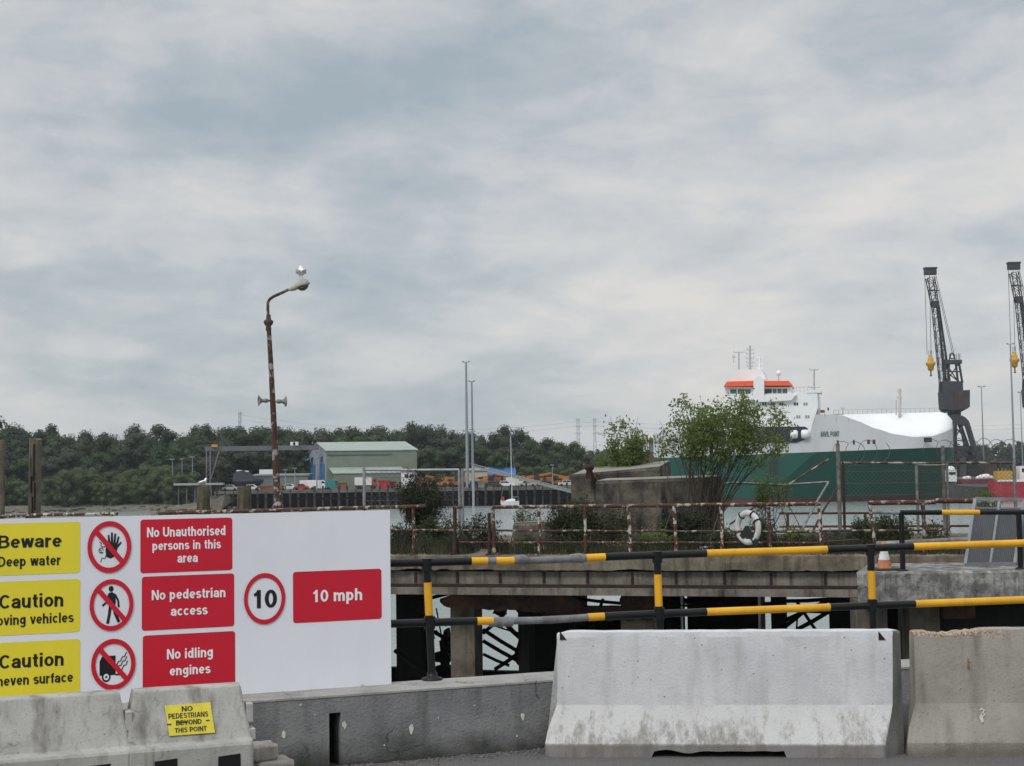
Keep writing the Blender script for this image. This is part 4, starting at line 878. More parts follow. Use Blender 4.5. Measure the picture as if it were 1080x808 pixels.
# cone
ct = P(932, 571, 24.6); cb = Vector((ct.x, 24.6, pz)); ct_h = P(932, 571, 24.6).z-pz
cn = thing('traffic_cone', 'faded orange traffic cone with a white band standing on the concrete slab', 'traffic cone', cb)
cone_o = plain('cone_orange', (0.52, 0.20, 0.10), 0.6, var=0.2, scale=9); cone_w = plain('cone_white', (0.66, 0.66, 0.66), 0.5, var=0.15, scale=9)
H_ = ct_h; rf = lambda k: 0.125*(1-k)+0.03*k
b = MB(); b.lathe([(rf(0), 0.03), (rf(0.33), 0.03+0.30*H_)], cb, n=18); b.build('cone_body', cone_o, cn); b = MB(); b.lathe([(rf(0.80), 0.78*H_), (rf(1.0), H_*0.99), (rf(1)*0.7, H_)], cb, n=18); b.build('cone_tip', cone_o, cn)
b = MB(); b.lathe([(rf(0.33)+0.001, 0.03+0.30*H_), (rf(0.80)+0.001, 0.78*H_)], cb, n=18); b.build('reflective_band', cone_w, cn)
b = MB(); b.box(cb+Vector((0, 0, 0.018)), (0.42, 0.42, 0.036), 0, 0.3); b.build('base', plain('cone_base', (0.05, 0.045, 0.042), 0.8), cn, bevel=0.01)
# small black and yellow railing on the slab
RD = 24.35
rt = thing('slab_railing', 'black railing with a short yellow band on top of the pale concrete slab', 'railing', (pl_(1010, RD).x, RD, pz))
for px in (950.5, 1074.5):
    a = P(px, 541, RD); b = MB(); b.tube([Vector((a.x+0.0, RD, pz)), Vector((a.x, RD, a.z))], 0.045, 12); b.lathe([(0.09, 0), (0.09, 0.015), (0.05, 0.03)], Vector((a.x, RD, pz)), n=12); b.build('post', black_paint, rt)
b = MB()
for x0, x1, mi in ((950, 993, 0), (993, 1033, 1), (1033, 1160, 0)):
    b.tube([P(x0, 540.6-(x0-950)*0.003, RD), P(x1, 540.6-(x1-950)*0.003, RD)], 0.042, 12, mi)
b.build('top_rail', [black_paint, yellow_paint], rt)
b = MB(); b.tube([P(921, 540, RD+0.3), P(950, 541, RD)], 0.035, 10); b.build('side_rail', pipe_m, rt)
b = MB(); b.tube([P(925, 574, RD+0.6), P(950, 573, RD+0.4), P(1020, 569.5, RD+0.3)], 0.05, 10); b.build('lower_rail', pipe_m, rt)
# two grey mesh gate panels leaning at the right
gm = weathered('gate_sheet', (0.085, 0.09, 0.098), (0.06, 0.064, 0.07), (0.12, 0.126, 0.135), 2, 0.5, 0.3, 0.002, rough=0.5)
def gate(q, lab, D, bluish=False):
    pts = [P(px, py, D+(0 if k < 2 else 0.35)) for k, (px, py) in enumerate(q)]   # bl, br, tr, tl
    for k in (0, 1): pts[k].z = pz+0.03
    t = thing('gate_panel', lab, 'gate panel', (pts[0]+pts[1])/2-Vector((0, 0, 0.03)))
    fm = plain('gate_blue', (0.16, 0.22, 0.30), 0.5) if bluish else steel_grey
    E = [(0, 1), (1, 2), (2, 3), (3, 0)]
    b = MB()
    for i, j in E: b.beam(pts[i], pts[j], 0.055, 0.06)
    b.build('frame', fm, t)
    m0, m1 = (pts[0]+pts[1])/2, (pts[2]+pts[3])/2; b = MB(); b.beam(m0, m1, 0.04, 0.04); b.build('mullion', fm, t)
    l0, l1 = pts[0].lerp(pts[3], 0.86), pts[1].lerp(pts[2], 0.86); b = MB(); b.beam(l0, l1, 0.03, 0.03); b.build('cross_bar', fm, t)
    n_ = (pts[1]-pts[0]).cross(pts[3]-pts[0]).normalized()
    b = MB(); b.prism([pts[0]+n_*-0.01, pts[1]+n_*-0.01, l1+n_*-0.01, l0+n_*-0.01], n_*-0.006); b.build('mesh_sheet', gm, t)
    b = MB()
    for k in range(1, 26):
        u_ = k/26; b.tube([pts[0].lerp(pts[1], u_)+n_*0.004, pts[3].lerp(pts[2], u_)+n_*0.004], 0.0018, 4)
    b.build('bar_grid', fm, t)
gate([(1019, 602, 0), (1071, 603, 0), (1080, 527, 0), (1029, 526, 0)] and [(1019, 602), (1071, 603), (1080, 527), (1029, 526)], 'grey mesh gate panel leaning on the slab behind the small railing', 25.3)
gate([(1076, 602), (1124, 603), (1130, 531), (1082, 530)], 'bluish gate panel leaning at the right edge beside the grey one', 25.6, True)

# ------------------------------------------------------------------ lamp post with loudspeakers
lp_rust = rusty('lamp_post_rust', (0.27, 0.27, 0.28), rust=(0.08, 0.033, 0.02), dark=(0.04, 0.018, 0.013), amount=0.55, scale=3.4)
lp_dark = rusty('lamp_dark', (0.2, 0.18, 0.17), rust=(0.08, 0.04, 0.03), dark=(0.04, 0.03, 0.03), amount=0.6, scale=5)
DL = 39.0
def lpp(px, py): return P(px, py, DL)
bt = lpp(293, 534); base = Vector((bt.x+0.02, DL, 0))
lp = thing('lamp_post', 'tall leaning rusty lamp post with a hooked arm and two loudspeakers', 'lamp post', base)
b = MB(); b.tube([base, bt], [0.12, 0.105], 12); b.lathe([(0.15, -0.1), (0.16, 0.0), (0.125, 0.05), (0.11, 0.1)], bt, n=14)
b.tube([bt, lpp(292, 515), lpp(288.5, 440), lpp(286, 390), lpp(283.5, 346)], [0.098, 0.092, 0.078, 0.068, 0.06], 12); b.build('post', lp_rust, lp)
b = MB(); tp = lpp(283.2, 343); b.lathe([(0.065, -0.15), (0.08, -0.1), (0.065, -0.04), (0.125, 0.05), (0.13, 0.11), (0.07, 0.15), (0.055, 0.28)], tp, n=14); b.build('collar', lp_dark, lp)
b = MB(); b.tube([lpp(283, 338), lpp(282.5, 325), lpp(282.6, 319), lpp(284.5, 315.5), lpp(289, 312.5), lpp(297, 309), lpp(306, 304.5)], 0.04, 10); b.build('arm', lp_dark, lp)
hd = lpp(304, 305.5); he = lpp(327, 298.5); ax = (he-hd); Lh = ax.length; xm = ax.normalized(); ym = Vector((0, 1, 0)); zm = xm.cross(ym).normalized(); Mh = Matrix((xm, ym, zm)).transposed().to_4x4(); Mh.translation = hd
lant = weathered('lantern', (0.46, 0.45, 0.42), (0.34, 0.33, 0.30), (0.14, 0.13, 0.115), 9, 0.4, 0.6, 0.004)
b = MB(Mh); rg = []
for k, (t_, ry, zt, zb) in enumerate(((0, 0.04, 0.04, 0.04), (0.15, 0.06, 0.07, 0.07), (0.3, 0.08, 0.08, 0.08), (0.42, 0.12, 0.13, 0.06), (0.6, 0.155, 0.17, 0.05), (0.8, 0.15, 0.16, 0.05), (0.93, 0.10, 0.10, 0.03), (1.0, 0.03, 0.04, 0.01))):
    rg.append([Vector((t_*Lh, ry*math.cos(a), (zt if math.sin(a) > 0 else zb)*math.sin(a))) for a in [2*math.pi*j/14 for j in range(14)]])
b.loft(rg, smooth=True); b.build('lantern_housing', lant, lp)
b = MB(Mh); rg = []
for t_, ry, zb in ((0.40, 0.05, 0.02), (0.5, 0.12, 0.09), (0.65, 0.14, 0.115), (0.8, 0.12, 0.085), (0.9, 0.05, 0.03)):
    rg.append([Vector((t_*Lh, ry*math.cos(a), -0.035-zb*(0.5-0.5*math.sin(a)))) for a in [2*math.pi*j/12 for j in range(12)]])
b.loft(rg, smooth=True); b.build('lamp_bowl', plain('bowl_dark', (0.03, 0.03, 0.035), 0.3), lp)
spk = plain('speaker_grey', (0.22, 0.225, 0.23), 0.5, var=0.25, scale=12)
for sx in (-1, 1):
    c = lpp(287.2+sx*4.0, 423+0.4*sx); M = Matrix.Scale(0.86, 4) @ Matrix.Rotation(R(90*sx), 4, 'Y') @ Matrix.Rotation(R(-22 if sx > 0 else 22), 4, 'X')
    b = MB(); b.lathe([(0.03, -0.12), (0.035, 0.02), (0.065, 0.03), (0.07, 0.12), (0.05, 0.14), (0.06, 0.2), (0.10, 0.26), (0.165, 0.295), (0.17, 0.305), (0.15, 0.30), (0.07, 0.24), (0.02, 0.2)], c, M, 16); b.build('loudspeaker', spk, lp)

def gull(name, label, base, size, yaw, puff=1.0):
    t = thing(name, label, 'gull', base); M = Matrix.Translation(base) @ Matrix.Rotation(yaw, 4, 'Z') @ Matrix.Scale(size, 4)
    gw = plain('gull_white', (0.78, 0.78, 0.77), 0.7, var=0.04, scale=20); gg = plain('gull_grey', (0.33, 0.35, 0.38), 0.7, var=0.08, scale=20)
    b = MB(M); sp = [(-0.55, 0, 0.34, .015, .01), (-0.42, 0, 0.36, .07, .05), (-0.25, 0, 0.38, .15*puff, .14), (-0.02, 0, 0.40, .2*puff, .19), (0.14, 0, 0.43, .18*puff, .18), (0.24, 0, 0.52, .12, .12), (0.28, 0, 0.62, .095, .09), (0.32, 0, 0.69, .095, .085), (0.38, 0, 0.70, .06, .055), (0.42, 0, 0.69, .02, .02)]
    b.loft([[Vector((x, ry*math.cos(a), z+rz_*math.sin(a))) for a in [2*math.pi*j/12 for j in range(12)]] for x, y, z, ry, rz_ in sp], smooth=True)
    for s_ in (-1, 1): b.tube([Vector((0.0, s_*0.06, 0.25)), Vector((0.02, s_*0.06, 0.0))], 0.02, 6)
    b.build('body', gw, t)
    for s_ in (-1, 1):
        b = MB(M); b.loft([[Vector((x, s_*(yy+0.02*math.cos(a)), z+h*math.sin(a))) for a in [2*math.pi*j/8 for j in range(8)]] for x, yy, z, h in ((0.16, .15*puff, .44, .04), (0.02, .2*puff, .44, .12), (-0.2, .16*puff, .42, .11), (-0.42, .08, .4, .05), (-0.6, .03, .39, .015))], smooth=True); b.build('wing', gg, t)
    b = MB(M); b.lathe([(0.022, 0), (0.018, 0.06), (0.004, 0.11)], (0.41, 0, 0.69), Matrix.Rotation(R(95), 4, 'Y'), 6); b.build('beak', plain('gull_beak', (0.6, 0.4, 0.05), 0.5), t)
gb = Mh @ Vector((0.6*Lh, 0, 0.168))
gull('gull', 'white gull perched on the lantern of the rusty lamp post', gb+Vector((0.04, 0, -0.01)), 0.53, R(100), 1.25)
# ------------------------------------------------------------------ old timber piles
def tpile(px, wpx, ytop, D, label, lean=0, cap=None, pm=timber_grey):
    w_ = wpx/F*D/2; c = P(px, ytop, D); b = MB(); rg = []; n = 12
    for k in range(14):
        t_ = k/13; z = -7.5+(c.z+7.5)*t_; rw = w_*(1.0-0.06*t_)
        rg.append([Vector((c.x+lean*(z-c.z)+rw*(1+0.05*noise.noise(Vector((j*1.1, px, k*0.15))))*(1.0 if abs(math.cos(6.2832*j/n)) < 0.9 else 0.97)*math.cos(6.2832*j/n), D+rw*math.sin(6.2832*j/n), z+(0.07*noise.noise(Vector((j*0.8, px, 0))) if k == 13 else 0))) for j in range(n)])
    b.loft(rg, smooth=False); t = thing('timber_pile', label, 'timber pile', (c.x, D, -7.5)); b.build('pile_shaft', pm, t)
    return c, t, w_
tall_m = weathered('timber_brown', (0.15, 0.135, 0.108), (0.075, 0.067, 0.055), (0.015, 0.014, 0.012), 2.0, 0.95, 0.4, 0.012)
c, t, w_ = tpile(37.5, 14, 463, 44, 'tall split timber pile rising above the left of the sign board', 0.012, None, tall_m)
b = MB()
for k, (dx_, z0_, z1_) in enumerate(((0.02, -0.15, -1.25), (-0.04, -1.1, -1.6), (0.07, -1.3, -2.1), (0.0, -1.7, -2.2))):
    b.box(Vector((c.x+dx_+0.012*z0_, 44-w_*1.01, c.z+(z0_+z1_)/2)), (0.035, 0.03, z0_-z1_))
b.build('split', black_void, t)
c2, t, w2 = tpile(1.5, 9, 464, 43, 'dark timber pile cut by the left edge of the photo', 0.006, None, tall_m)
c3, t, w3 = tpile(214.5, 15, 514, 46, 'stumpy mossy timber pile with a gull on top')
gull('gull', 'small white gull sitting on a mossy timber pile stump', Vector((c3.x-0.02, 46, c3.z-0.03)), 0.42, R(60), 1.1)
tpile(257.5, 16, 513, 46, 'stumpy mossy timber pile beside the rusty lamp post')
# ================================================================== FAR SIDE: left shore, yard, ship, port cranes, woods
SHX0 = 30.0
def land_z(x, y):
    """ground height of the far left shore"""
    if x > -62: return -1.35
    t = (y-333-0.05*abs(x+62)*0)/1.0
    yard = max(0, min(1, (x+78)/14))
    z = -6.4+min(1, max(0, t/14))*1.6+max(0, min(1, (t-14)/40))*2.6+max(0, (t-60))*0.05
    return z*(1-yard)+(-1.35)*yard if y > 343 else z
shore_m = weathered('shore_ground', (0.15, 0.135, 0.105), (0.075, 0.07, 0.055), (0.045, 0.045, 0.035), 0.12, 0.5, 0.5, 0.05)
b = MB(); nx, ny = 90, 26; vs = []
for j in range(ny):
    for i in range(nx):
        x = -330+(SHX0+330)*i/(nx-1); y = 333+190*(j/(ny-1))**1.6
        if x > -64: y = 346+177*(j/(ny-1))**1.6
        vs.append((x, y+3*noise.noise(Vector((x*0.05, 0, 0)))*(1 if x < -64 else 0), land_z(x, y)+(0.35*noise.noise(Vector((x*0.12, y*0.12, 1))) if x < -64 else 0)))
fs = [(j*nx+i, j*nx+i+1, (j+1)*nx+i+1, (j+1)*nx+i) for j in range(ny-1) for i in range(nx-1)]
b.add(vs, fs); b.build('far_shore', shore_m, kind='structure')
# stones and wrack at the tide line
b = MB()
for _ in range(900):
    x = rnd.uniform(-190, -62); y = 333.5+abs(rnd.gauss(0, 6)); r_ = rnd.uniform(0.2, 0.9); z = land_z(x, y)
    b.box((x, y, z+r_*0.15), (r_*rnd.uniform(0.8, 2.2), r_, r_*0.6), rnd.randint(0, 1), rnd.uniform(0, 3))
b.build('beach_stones', [plain('stone_pale', (0.26, 0.24, 0.2), 0.9, var=0.3, scale=0.5), plain('stone_dark', (0.09, 0.085, 0.075), 0.9, var=0.3, scale=0.5)], None, 'pale and dark stones strewn along the far beach', 'beach stones', kind='stuff')

# ---- distant hills with woods
def hill_strip(x0, x1, y, prof, name):
    b = MB(); n = 60; vs = []
    for j, (dy_, k) in enumerate(((0, -0.1), (60, 0.45), (160, 0.92), (260, 1.0), (520, 0.9))):
        for i in range(n+1):
            x = x0+(x1-x0)*i/n; px = 540+x*F/(y+200); h = prof(px); vs.append((x, y+dy_, -6+(h+6)*k+1.2*noise.noise(Vector((x*0.02, dy_, 3)))))
    b.add(vs, [(j*(n+1)+i, j*(n+1)+i+1, (j+1)*(n+1)+i+1, (j+1)*(n+1)+i) for j in range(4) for i in range(n)], 0, True); return b.build(name, plain('hill_ground', (0.035, 0.05, 0.03), 0.95, var=0.2, scale=0.02), kind='structure')
hprof = lambda px: 7+2*noise.noise(Vector((px*0.01, 0, 0)))+(3 if px > 1010 else 0)
hill_strip(-500, 620, 760, hprof, 'hills')

# ---- trees: light and dark leaf clumps on limbs
lf_a = leafmat('far_leaf', (0.027, 0.044, 0.024), (0.048, 0.068, 0.035), (0.036, 0.053, 0.031), 0.15)
lf_b = leafmat('far_leaf_brown', (0.05, 0.06, 0.036), (0.075, 0.083, 0.05), (0.06, 0.07, 0.046), 0.15)
lf_d = leafmat('far_leaf_green', (0.038, 0.068, 0.026), (0.06, 0.095, 0.036), (0.045, 0.075, 0.03), 0.15)
lf_c = leafmat('far_leaf_pale', (0.07, 0.10, 0.04), (0.105, 0.14, 0.058), (0.085, 0.118, 0.05), 0.2)
bark = plain('far_bark', (0.06, 0.05, 0.04), 0.95, var=0.3, scale=2)
def crown_mb(seed, nl, faces, leaf, spread=0.36, low=0.12, bushy=False, M=None):
    r_ = random.Random(seed); b = MB(M); lobes = []
    for i in range(nl):
        z = low+(0.92-low)*((i+0.5)/nl)+r_.uniform(-0.04, 0.04); k = math.sin(math.pi*min(1, (z-low*0.5)/(1.06-low*0.5)))**0.6
        a = i*2.4+r_.uniform(-.5, .5); d = spread*k*r_.uniform(0.35, 0.8); lobes.append((Vector((d*math.cos(a), d*math.sin(a), z)), r_.uniform(0.09, 0.18)*(1.15 if bushy else 1)))
    for c, rad in lobes: b.ball(c, rad*0.6, 8)
    for _ in range(faces):
        c, rad = r_.choice(lobes); v = Vector((r_.gauss(0, 1), r_.gauss(0, 1), r_.gauss(0, 1)+0.25)).normalized(); p = c+v*rad*r_.uniform(0.58, 1.12); p.z = max(0.02, p.z)
        n_ = (v+Vector((r_.gauss(0, .36), r_.gauss(0, .36), r_.gauss(0.15, .36)))).normalized(); t1 = n_.orthogonal().normalized(); t1 = (Matrix.Rotation(r_.uniform(0, 6.28), 3, n_) @ t1); t2 = n_.cross(t1); s_ = leaf*r_.uniform(0.6, 1.4)
        b.add([p-t1*s_, p-t2*s_*0.7+t1*s_*0.2, p+t1*s_, p+t2*s_*0.7], [(0, 1, 2, 3)])
    return b, lobes
def tree_proto(seed, name, label, cat, group, leafm, nl=15, faces=1500, leaf=0.035, spread=0.36, low=0.2, bushy=False):
    t = thing(name, label, cat, (0, 0, 0), group); b, lobes = crown_mb(seed, nl, faces, leaf, spread, low, bushy)
    b.build('crown', leafm, t); b = MB(); b.tube([(0, 0, -0.06), (0.005, 0, 0.2), (0, 0.01, 0.5), (0.01, 0, 0.85)], [0.022, 0.018, 0.012, 0.003], 6)
    for c, rad in lobes[::2]: b.tube([(0, 0, max(0.1, c.z-0.28)), c*0.5+Vector((0, 0, c.z*0.5-0.05)), c], [0.01, 0.006, 0.002], 4)
    b.build('trunk', bark, t); return t
WOOD = 'trees of the wood on the far shore'
protos = [tree_proto(20+i, 'tree', 'dark green tree in the dense wood behind the far shore and yard', 'tree', WOOD, (lf_a, lf_d, lf_b, lf_a, lf_d, lf_b, lf_a)[i], 17+i % 4, 6200, 0.015, 0.34+0.04*(i % 3), 0.12) for i in range(7)]
BUSH = 'pale bushes at the water edge'
bprotos = [tree_proto(40+i, 'bush', 'rounded mid green bush at the foot of the far wood near the beach', 'bush', BUSH, lf_c, 12, 4200, 0.020, 0.5, 0.02, True) for i in range(3)]
used = set()
def put_tree(pr, px, ytop, D, wr, rz):
    q = P(px, ytop, D); zg = land_z(q.x, q.y) if D < 520 else 0; h = (q.z-zg)/1.02; k = h*wr
    c = pr if pr.name not in used else dup(pr); used.add(pr.name)
    c.location = (q.x, q.y, zg); c.scale = (k, k, h); c.rotation_euler = (0, 0, rz); return c
SKY = [(-260, 446), (-60, 440), (0, 443), (12, 444), (22, 452), (40, 454), (60, 449), (75, 457), (95, 456), (115, 459), (128, 454), (140, 453), (160, 453), (178, 458), (200, 457), (218, 446), (228, 448), (245, 452), (262, 451), (280, 449), (300, 450), (320, 452), (338, 453), (360, 456), (385, 455), (405, 452), (420, 455), (440, 452), (455, 452), (470, 454), (485, 456), (500, 453), (518, 452), (535, 455), (550, 459), (565, 462), (580, 466), (597, 470), (612, 472), (640, 474), (665, 475), (690, 476)]
def skyl(px):
    for (a, ya), (c, yc) in zip(SKY, SKY[1:]):
        if a <= px <= c: return ya+(yc-ya)*(px-a)/(c-a)
    return SKY[-1][1]
k = 0; px = -230
while px < 612:
    D = rnd.uniform(405, 440); put_tree(protos[k % 7], px, skyl(px)+rnd.choice((-4.5, -2, 0, 1, 3, 5))+rnd.uniform(-1.5, 1.5), D, rnd.uniform(0.75, 1.4), rnd.uniform(0, 6)); k += 1; px += rnd.uniform(10, 17)
for row, (d0, d1, y0, y1, xa, xb, st) in enumerate(((392, 402, 12, 22, -230, 608, 16), (370, 386, 30, 44, -230, 238, 15), (395, 400, 26, 40, 236, 330, 14), (392, 404, 22, 32, 440, 600, 15))):
    px = xa
    while px < xb:
        put_tree(protos[rnd.randrange(7)], px, skyl(px)+rnd.uniform(y0, y1), rnd.uniform(d0, d1), rnd.uniform(1.0, 1.7), rnd.uniform(0, 6)); px += rnd.uniform(st*0.75, st*1.3)
px = -200
while px < 205:
    yt = 505+6*math.sin(px*0.06)+rnd.uniform(-5, 5); yt = yt if px > 90 else yt-4
    put_tree(bprotos[rnd.randrange(3)], px, yt, rnd.uniform(351, 362), rnd.uniform(0.9, 1.4), rnd.uniform(0, 6)); px += rnd.uniform(7, 12)
for px, yt, wr in ((142, 493, 1.0), (158, 489, 1.1), (175, 491, 1.0), (190, 502, 1.0), (130, 500, 1.0)):
    put_tree(bprotos[k % 3], px, yt, 360+rnd.uniform(0, 5), wr*1.1, rnd.uniform(0, 6)); k += 1
for px, yt, wr in ((556, 492, 1.3), (572, 490, 1.4), (588, 491, 1.3), (602, 493, 1.3), (545, 497, 1.2), (481, 497, 1.3), (466, 499, 1.2)):
    c = put_tree(bprotos[k % 3], px, yt, 388, wr, rnd.uniform(0, 6)); k += 1; c['label'] = 'pale green bush in the row behind the orange machines of the yard'; c['group'] = 'bushes behind the yard'
# the far woods read as one mass
r2 = random.Random(5); b = MB()
for i in range(190):
    px = r2.uniform(560, 1190); D = r2.choice((770, 840, 900, 960))+r2.uniform(-20, 20); q = P(px, 480, D)
    top = P(px, (474 if px < 720 else 466)+4*noise.noise(Vector((px*0.02, 1, 0)))+(D < 850)*5+r2.uniform(-1.5, 3), D).z; zg = -1.0; h = max(8, top-zg)
    M = Matrix.Translation((q.x, q.y, zg)) @ Matrix.Diagonal((h*0.95, h*0.95, h*0.98, 1)); c, _ = crown_mb(100+i % 9, 9, 420, 0.05, 0.42, 0.1, True, M); o_ = len(b.v); b.v += c.v; b.f += [[x+o_ for x in f] for f in c.f]; b.m += c.m; b.s += c.s
b.build('distant_wood', lf_a, None, 'low distant wood along the horizon behind the ship and cranes', 'woods', kind='stuff')

# ---- timber fronted quay of the yard
YZ = -1.35
q0 = P(226, 520, 345); q1 = P(618, 520, 345)
yq = thing('yard_quay', 'dark timber fronted quay of the boatyard across the water', 'quay', ((q0.x+q1.x)/2, 346, WZ))
b = MB(); b.box(((q0.x+q1.x)/2, 347.5, YZ-0.35), (q1.x-q0.x, 5, 0.7)); b.build('quay_deck', plain('quay_deck', (0.13, 0.12, 0.11), 0.9, var=0.25, scale=0.4), yq)
b = MB(); b.box(((q0.x+q1.x)/2, 349.6, -5.2), (q1.x-q0.x, 0.6, 7.0)); b.build('back_wall', timber_dark, yq)
for i in range(46):
    x = q0.x+0.6+(q1.x-q0.x-1.2)*i/45; b = MB(); b.tube([(x, 345.2, -8), (x+rnd.uniform(-.05, .05), 345.2, YZ+rnd.choice((-.3, .1, .5, 0.9)))], 0.24 if i % 3 else 0.34, 7); b.build('pile', plain('quay_pile', (0.045, 0.04, 0.036), 0.95, var=0.4, scale=0.6), yq)
b = MB(); b.box(((q0.x+q1.x)/2, 345.05, -3.3), (q1.x-q0.x, 0.2, 0.35)); b.build('waling', timber_dark, yq)

# ---- sheds
def corr(name, col): return plain(name, col, 0.55, var=0.07, scale=0.35)
shed_green = corr('shed_green', (0.165, 0.198, 0.165)); shed_roof = corr('shed_roof', (0.29, 0.345, 0.305)); shed_gable = corr('shed_gable', (0.27, 0.30, 0.35)); shed_blue = corr('shed_blue', (0.03, 0.16, 0.36))
D0 = 366.0
bl, br = P(344.5, 506, D0), P(440, 506, D0+3); zeave = P(344.5, 476, D0).z; zridge = P(338, 467, D0+9).z; dep = 30
gs = thing('boat_shed', 'large pale green metal boat shed with blue doors in its gable end', 'building', ((bl.x+br.x)/2, D0+dep/2, YZ))
gx = P(326, 500, D0+dep).x        # the gable leans into view because the shed is turned
U = (Vector((br.x, D0+3, 0))-Vector((bl.x, D0, 0))).normalized(); V = Vector((-(bl.x-gx)/dep*1.0, 1, 0)).normalized(); V = Vector((gx-bl.x, dep, 0)).normalized(); Lw = (br-bl).length; Ld = (dep)/V.y
o = Vector((bl.x, D0, 0)); Q = lambda a, d_, z: o+U*a+V*d_+Vector((0, 0, z))
b = MB()
b.quad(Q(0, 0, YZ), Q(Lw, 0, YZ), Q(Lw, 0, zeave), Q(0, 0, zeave)); b.build('long_wall', shed_green, gs); b = MB(); b.quad(Q(Lw, Ld, YZ), Q(0, Ld, YZ), Q(0, Ld, zeave), Q(Lw, Ld, zeave)); b.build('long_wall', shed_green, gs)
for a in (0, Lw):
    b = MB(); b.poly([Q(a, Ld, YZ), Q(a, 0, YZ), Q(a, 0, zeave), Q(a, Ld/2, zridge), Q(a, Ld, zeave)]); b.build('gable', shed_gable, gs)
ov = 0.25
for d0_, d1_ in ((-ov, Ld/2), (Ld+ov, Ld/2)):
    p_ = [Q(-ov, d0_, zeave), Q(Lw+ov, d0_, zeave), Q(Lw+ov, d1_, zridge+0.06), Q(-ov, d1_, zridge+0.06)]; b = MB(); b.prism(p_, Vector((0, 0, 0.2))); b.build('roof_slope', shed_roof, gs)
b = MB(); b.beam(Q(0, -0.12, zeave-0.9), Q(Lw*0.72, -0.12, zeave-0.9), 0.15, 0.25); b.build('gutter', corr('shed_dark', (0.09, 0.115, 0.10)), gs)
for d_ in (3.2, 19.5):
    b = MB(); b.prism([Q(-0.08, d_, YZ), Q(-0.08, d_+7, YZ), Q(-0.08, d_+7, zeave-5.0+2), Q(-0.08, d_, zeave-5.0+2)], -U*0.08); b.build('door', shed_blue, gs)
for d_ in (6, 23): b = MB(); b.prism([Q(-0.1, d_, zeave-1.2), Q(-0.1, d_+4, zeave-1.2), Q(-1.6, d_+4, zeave-2.0), Q(-1.6, d_, zeave-2.0)], Vector((0, 0, 0.2))); b.build('door_canopy', shed_blue, gs)
b = MB(); a0 = 0.5; z_ = P(345, 500, D0-6).z; z2 = P(345, 494, D0).z
b.prism([Q(a0, -7, z_), Q(Lw*0.82, -7, z_), Q(Lw*0.82, -0.1, z2), Q(a0, -0.1, z2)], Vector((0, 0, 0.2))); b.build('lean_to_roof', shed_roof, gs)
b = MB(); b.prism([Q(a0+.2, -6.8, YZ), Q(Lw*0.81, -6.8, YZ), Q(Lw*0.81, -6.8, z_), Q(a0+.2, -6.8, z_)], Vector((0, 6.6, 0))); b.build('lean_to', shed_green, gs)
def hut(name, label, cat, px0, px1, yt, D, dep_, wallm, roofm, rise=0.0):
    a, c = P(px0, yt, D), P(px1, yt, D); t = thing(name, label, cat, ((a.x+c.x)/2, D+dep_/2, YZ)); b = MB(); b.box(((a.x+c.x)/2, D+dep_/2, (YZ+a.z)/2), (c.x-a.x, dep_, a.z-YZ)); b.build('wall', wallm, t)
    b = MB(); p_ = [Vector((a.x-.3, D-.3, a.z+.01)), Vector((c.x+.3, D-.3, a.z+.01)), Vector((c.x+.3, D+dep_+.3, a.z+rise+.01)), Vector((a.x-.3, D+dep_+.3, a.z+rise+.01))]; b.prism(p_, Vector((0, 0, 0.3))); b.build('roof', roofm, t)
    return t, a, c
t, a, c = hut('workshop', 'low flat roofed grey green workshop left of the boat shed', 'building', 266, 325, 502.5, 372, 8, corr('hut_grey', (0.16, 0.19, 0.18)), corr('hut_roof', (0.24, 0.28, 0.27)), 0.3)
b = MB(); b.box((P(280, 498, 372).x, 375, a.z+1.1), (3.8, 2, 1.2)); b.build('roof_unit', far_white, t)
t, a, c = hut('yard_building', 'blue roofed building behind the orange machines', 'building', 515, 543, 502, 384, 9, corr('hut_blue', (0.05, 0.10, 0.22)), corr('roof_blue', (0.04, 0.13, 0.34)), 2.2)
t, a, c = hut('yard_cabin', 'pale cream corrugated store beside the tall floodlight masts', 'building', 490, 514, 497, 376, 7, corr('hut_cream', (0.42, 0.42, 0.36)), corr('hut_roof2', (0.3, 0.3, 0.29)), 0.4)
t, a, c = hut('yard_cabin', 'blue site cabin at the quay edge below the floodlight masts', 'building', 495.5, 504, 508, 353, 4, corr('cabin_blue', (0.03, 0.08, 0.26)), corr('hut_roof3', (0.3, 0.33, 0.36)), 0.1)
t, a, c = hut('yard_cabin', 'white two storey site cabin partly behind the dark round bush', 'building', 423, 437, 497.5, 358, 4, far_white, corr('hut_roof4', (0.4, 0.4, 0.4)), 0.1)
for dx_ in (0.25, 0.62): b = MB(); b.box((a.x+(c.x-a.x)*dx_+.5, 357.96, a.z-1.0), (0.9, 0.08, 0.8)); b.build('window', dark_glass, t)
# ---- gantry frame
gt = thing('gantry', 'long grey steel gantry beam on braced legs beside the boat shed', 'gantry', (P(219, 505, 362).x, 362, YZ)); gm_ = plain('gantry_grey', (0.15, 0.155, 0.17), 0.6, var=0.1, scale=0.3)
a, c = P(216.5, 473.5, 362), P(336, 472, 374); b = MB(); b.beam(a, c, 1.0, 1.15); b.build('beam', gm_, gt)
for px, w__ in ((219.5, 0.75),): 
    b = MB(); q = P(px, 476, 362); b.beam((q.x-.4, 362, YZ), (q.x-.4, 362, q.z), 0.3, 0.3); b.build('leg', gm_, gt); b = MB(); b.beam((q.x+.5, 362, YZ), (q.x+.5, 362, q.z), 0.3, 0.3); b.build('leg', gm_, gt)
    b = MB()
    for k_ in range(7): b.beam((q.x-.4, 362, YZ+1.1*k_), (q.x+.5, 362, YZ+1.1*(k_+1)), 0.08, 0.08)
    b.build('leg_lattice', gm_, gt)
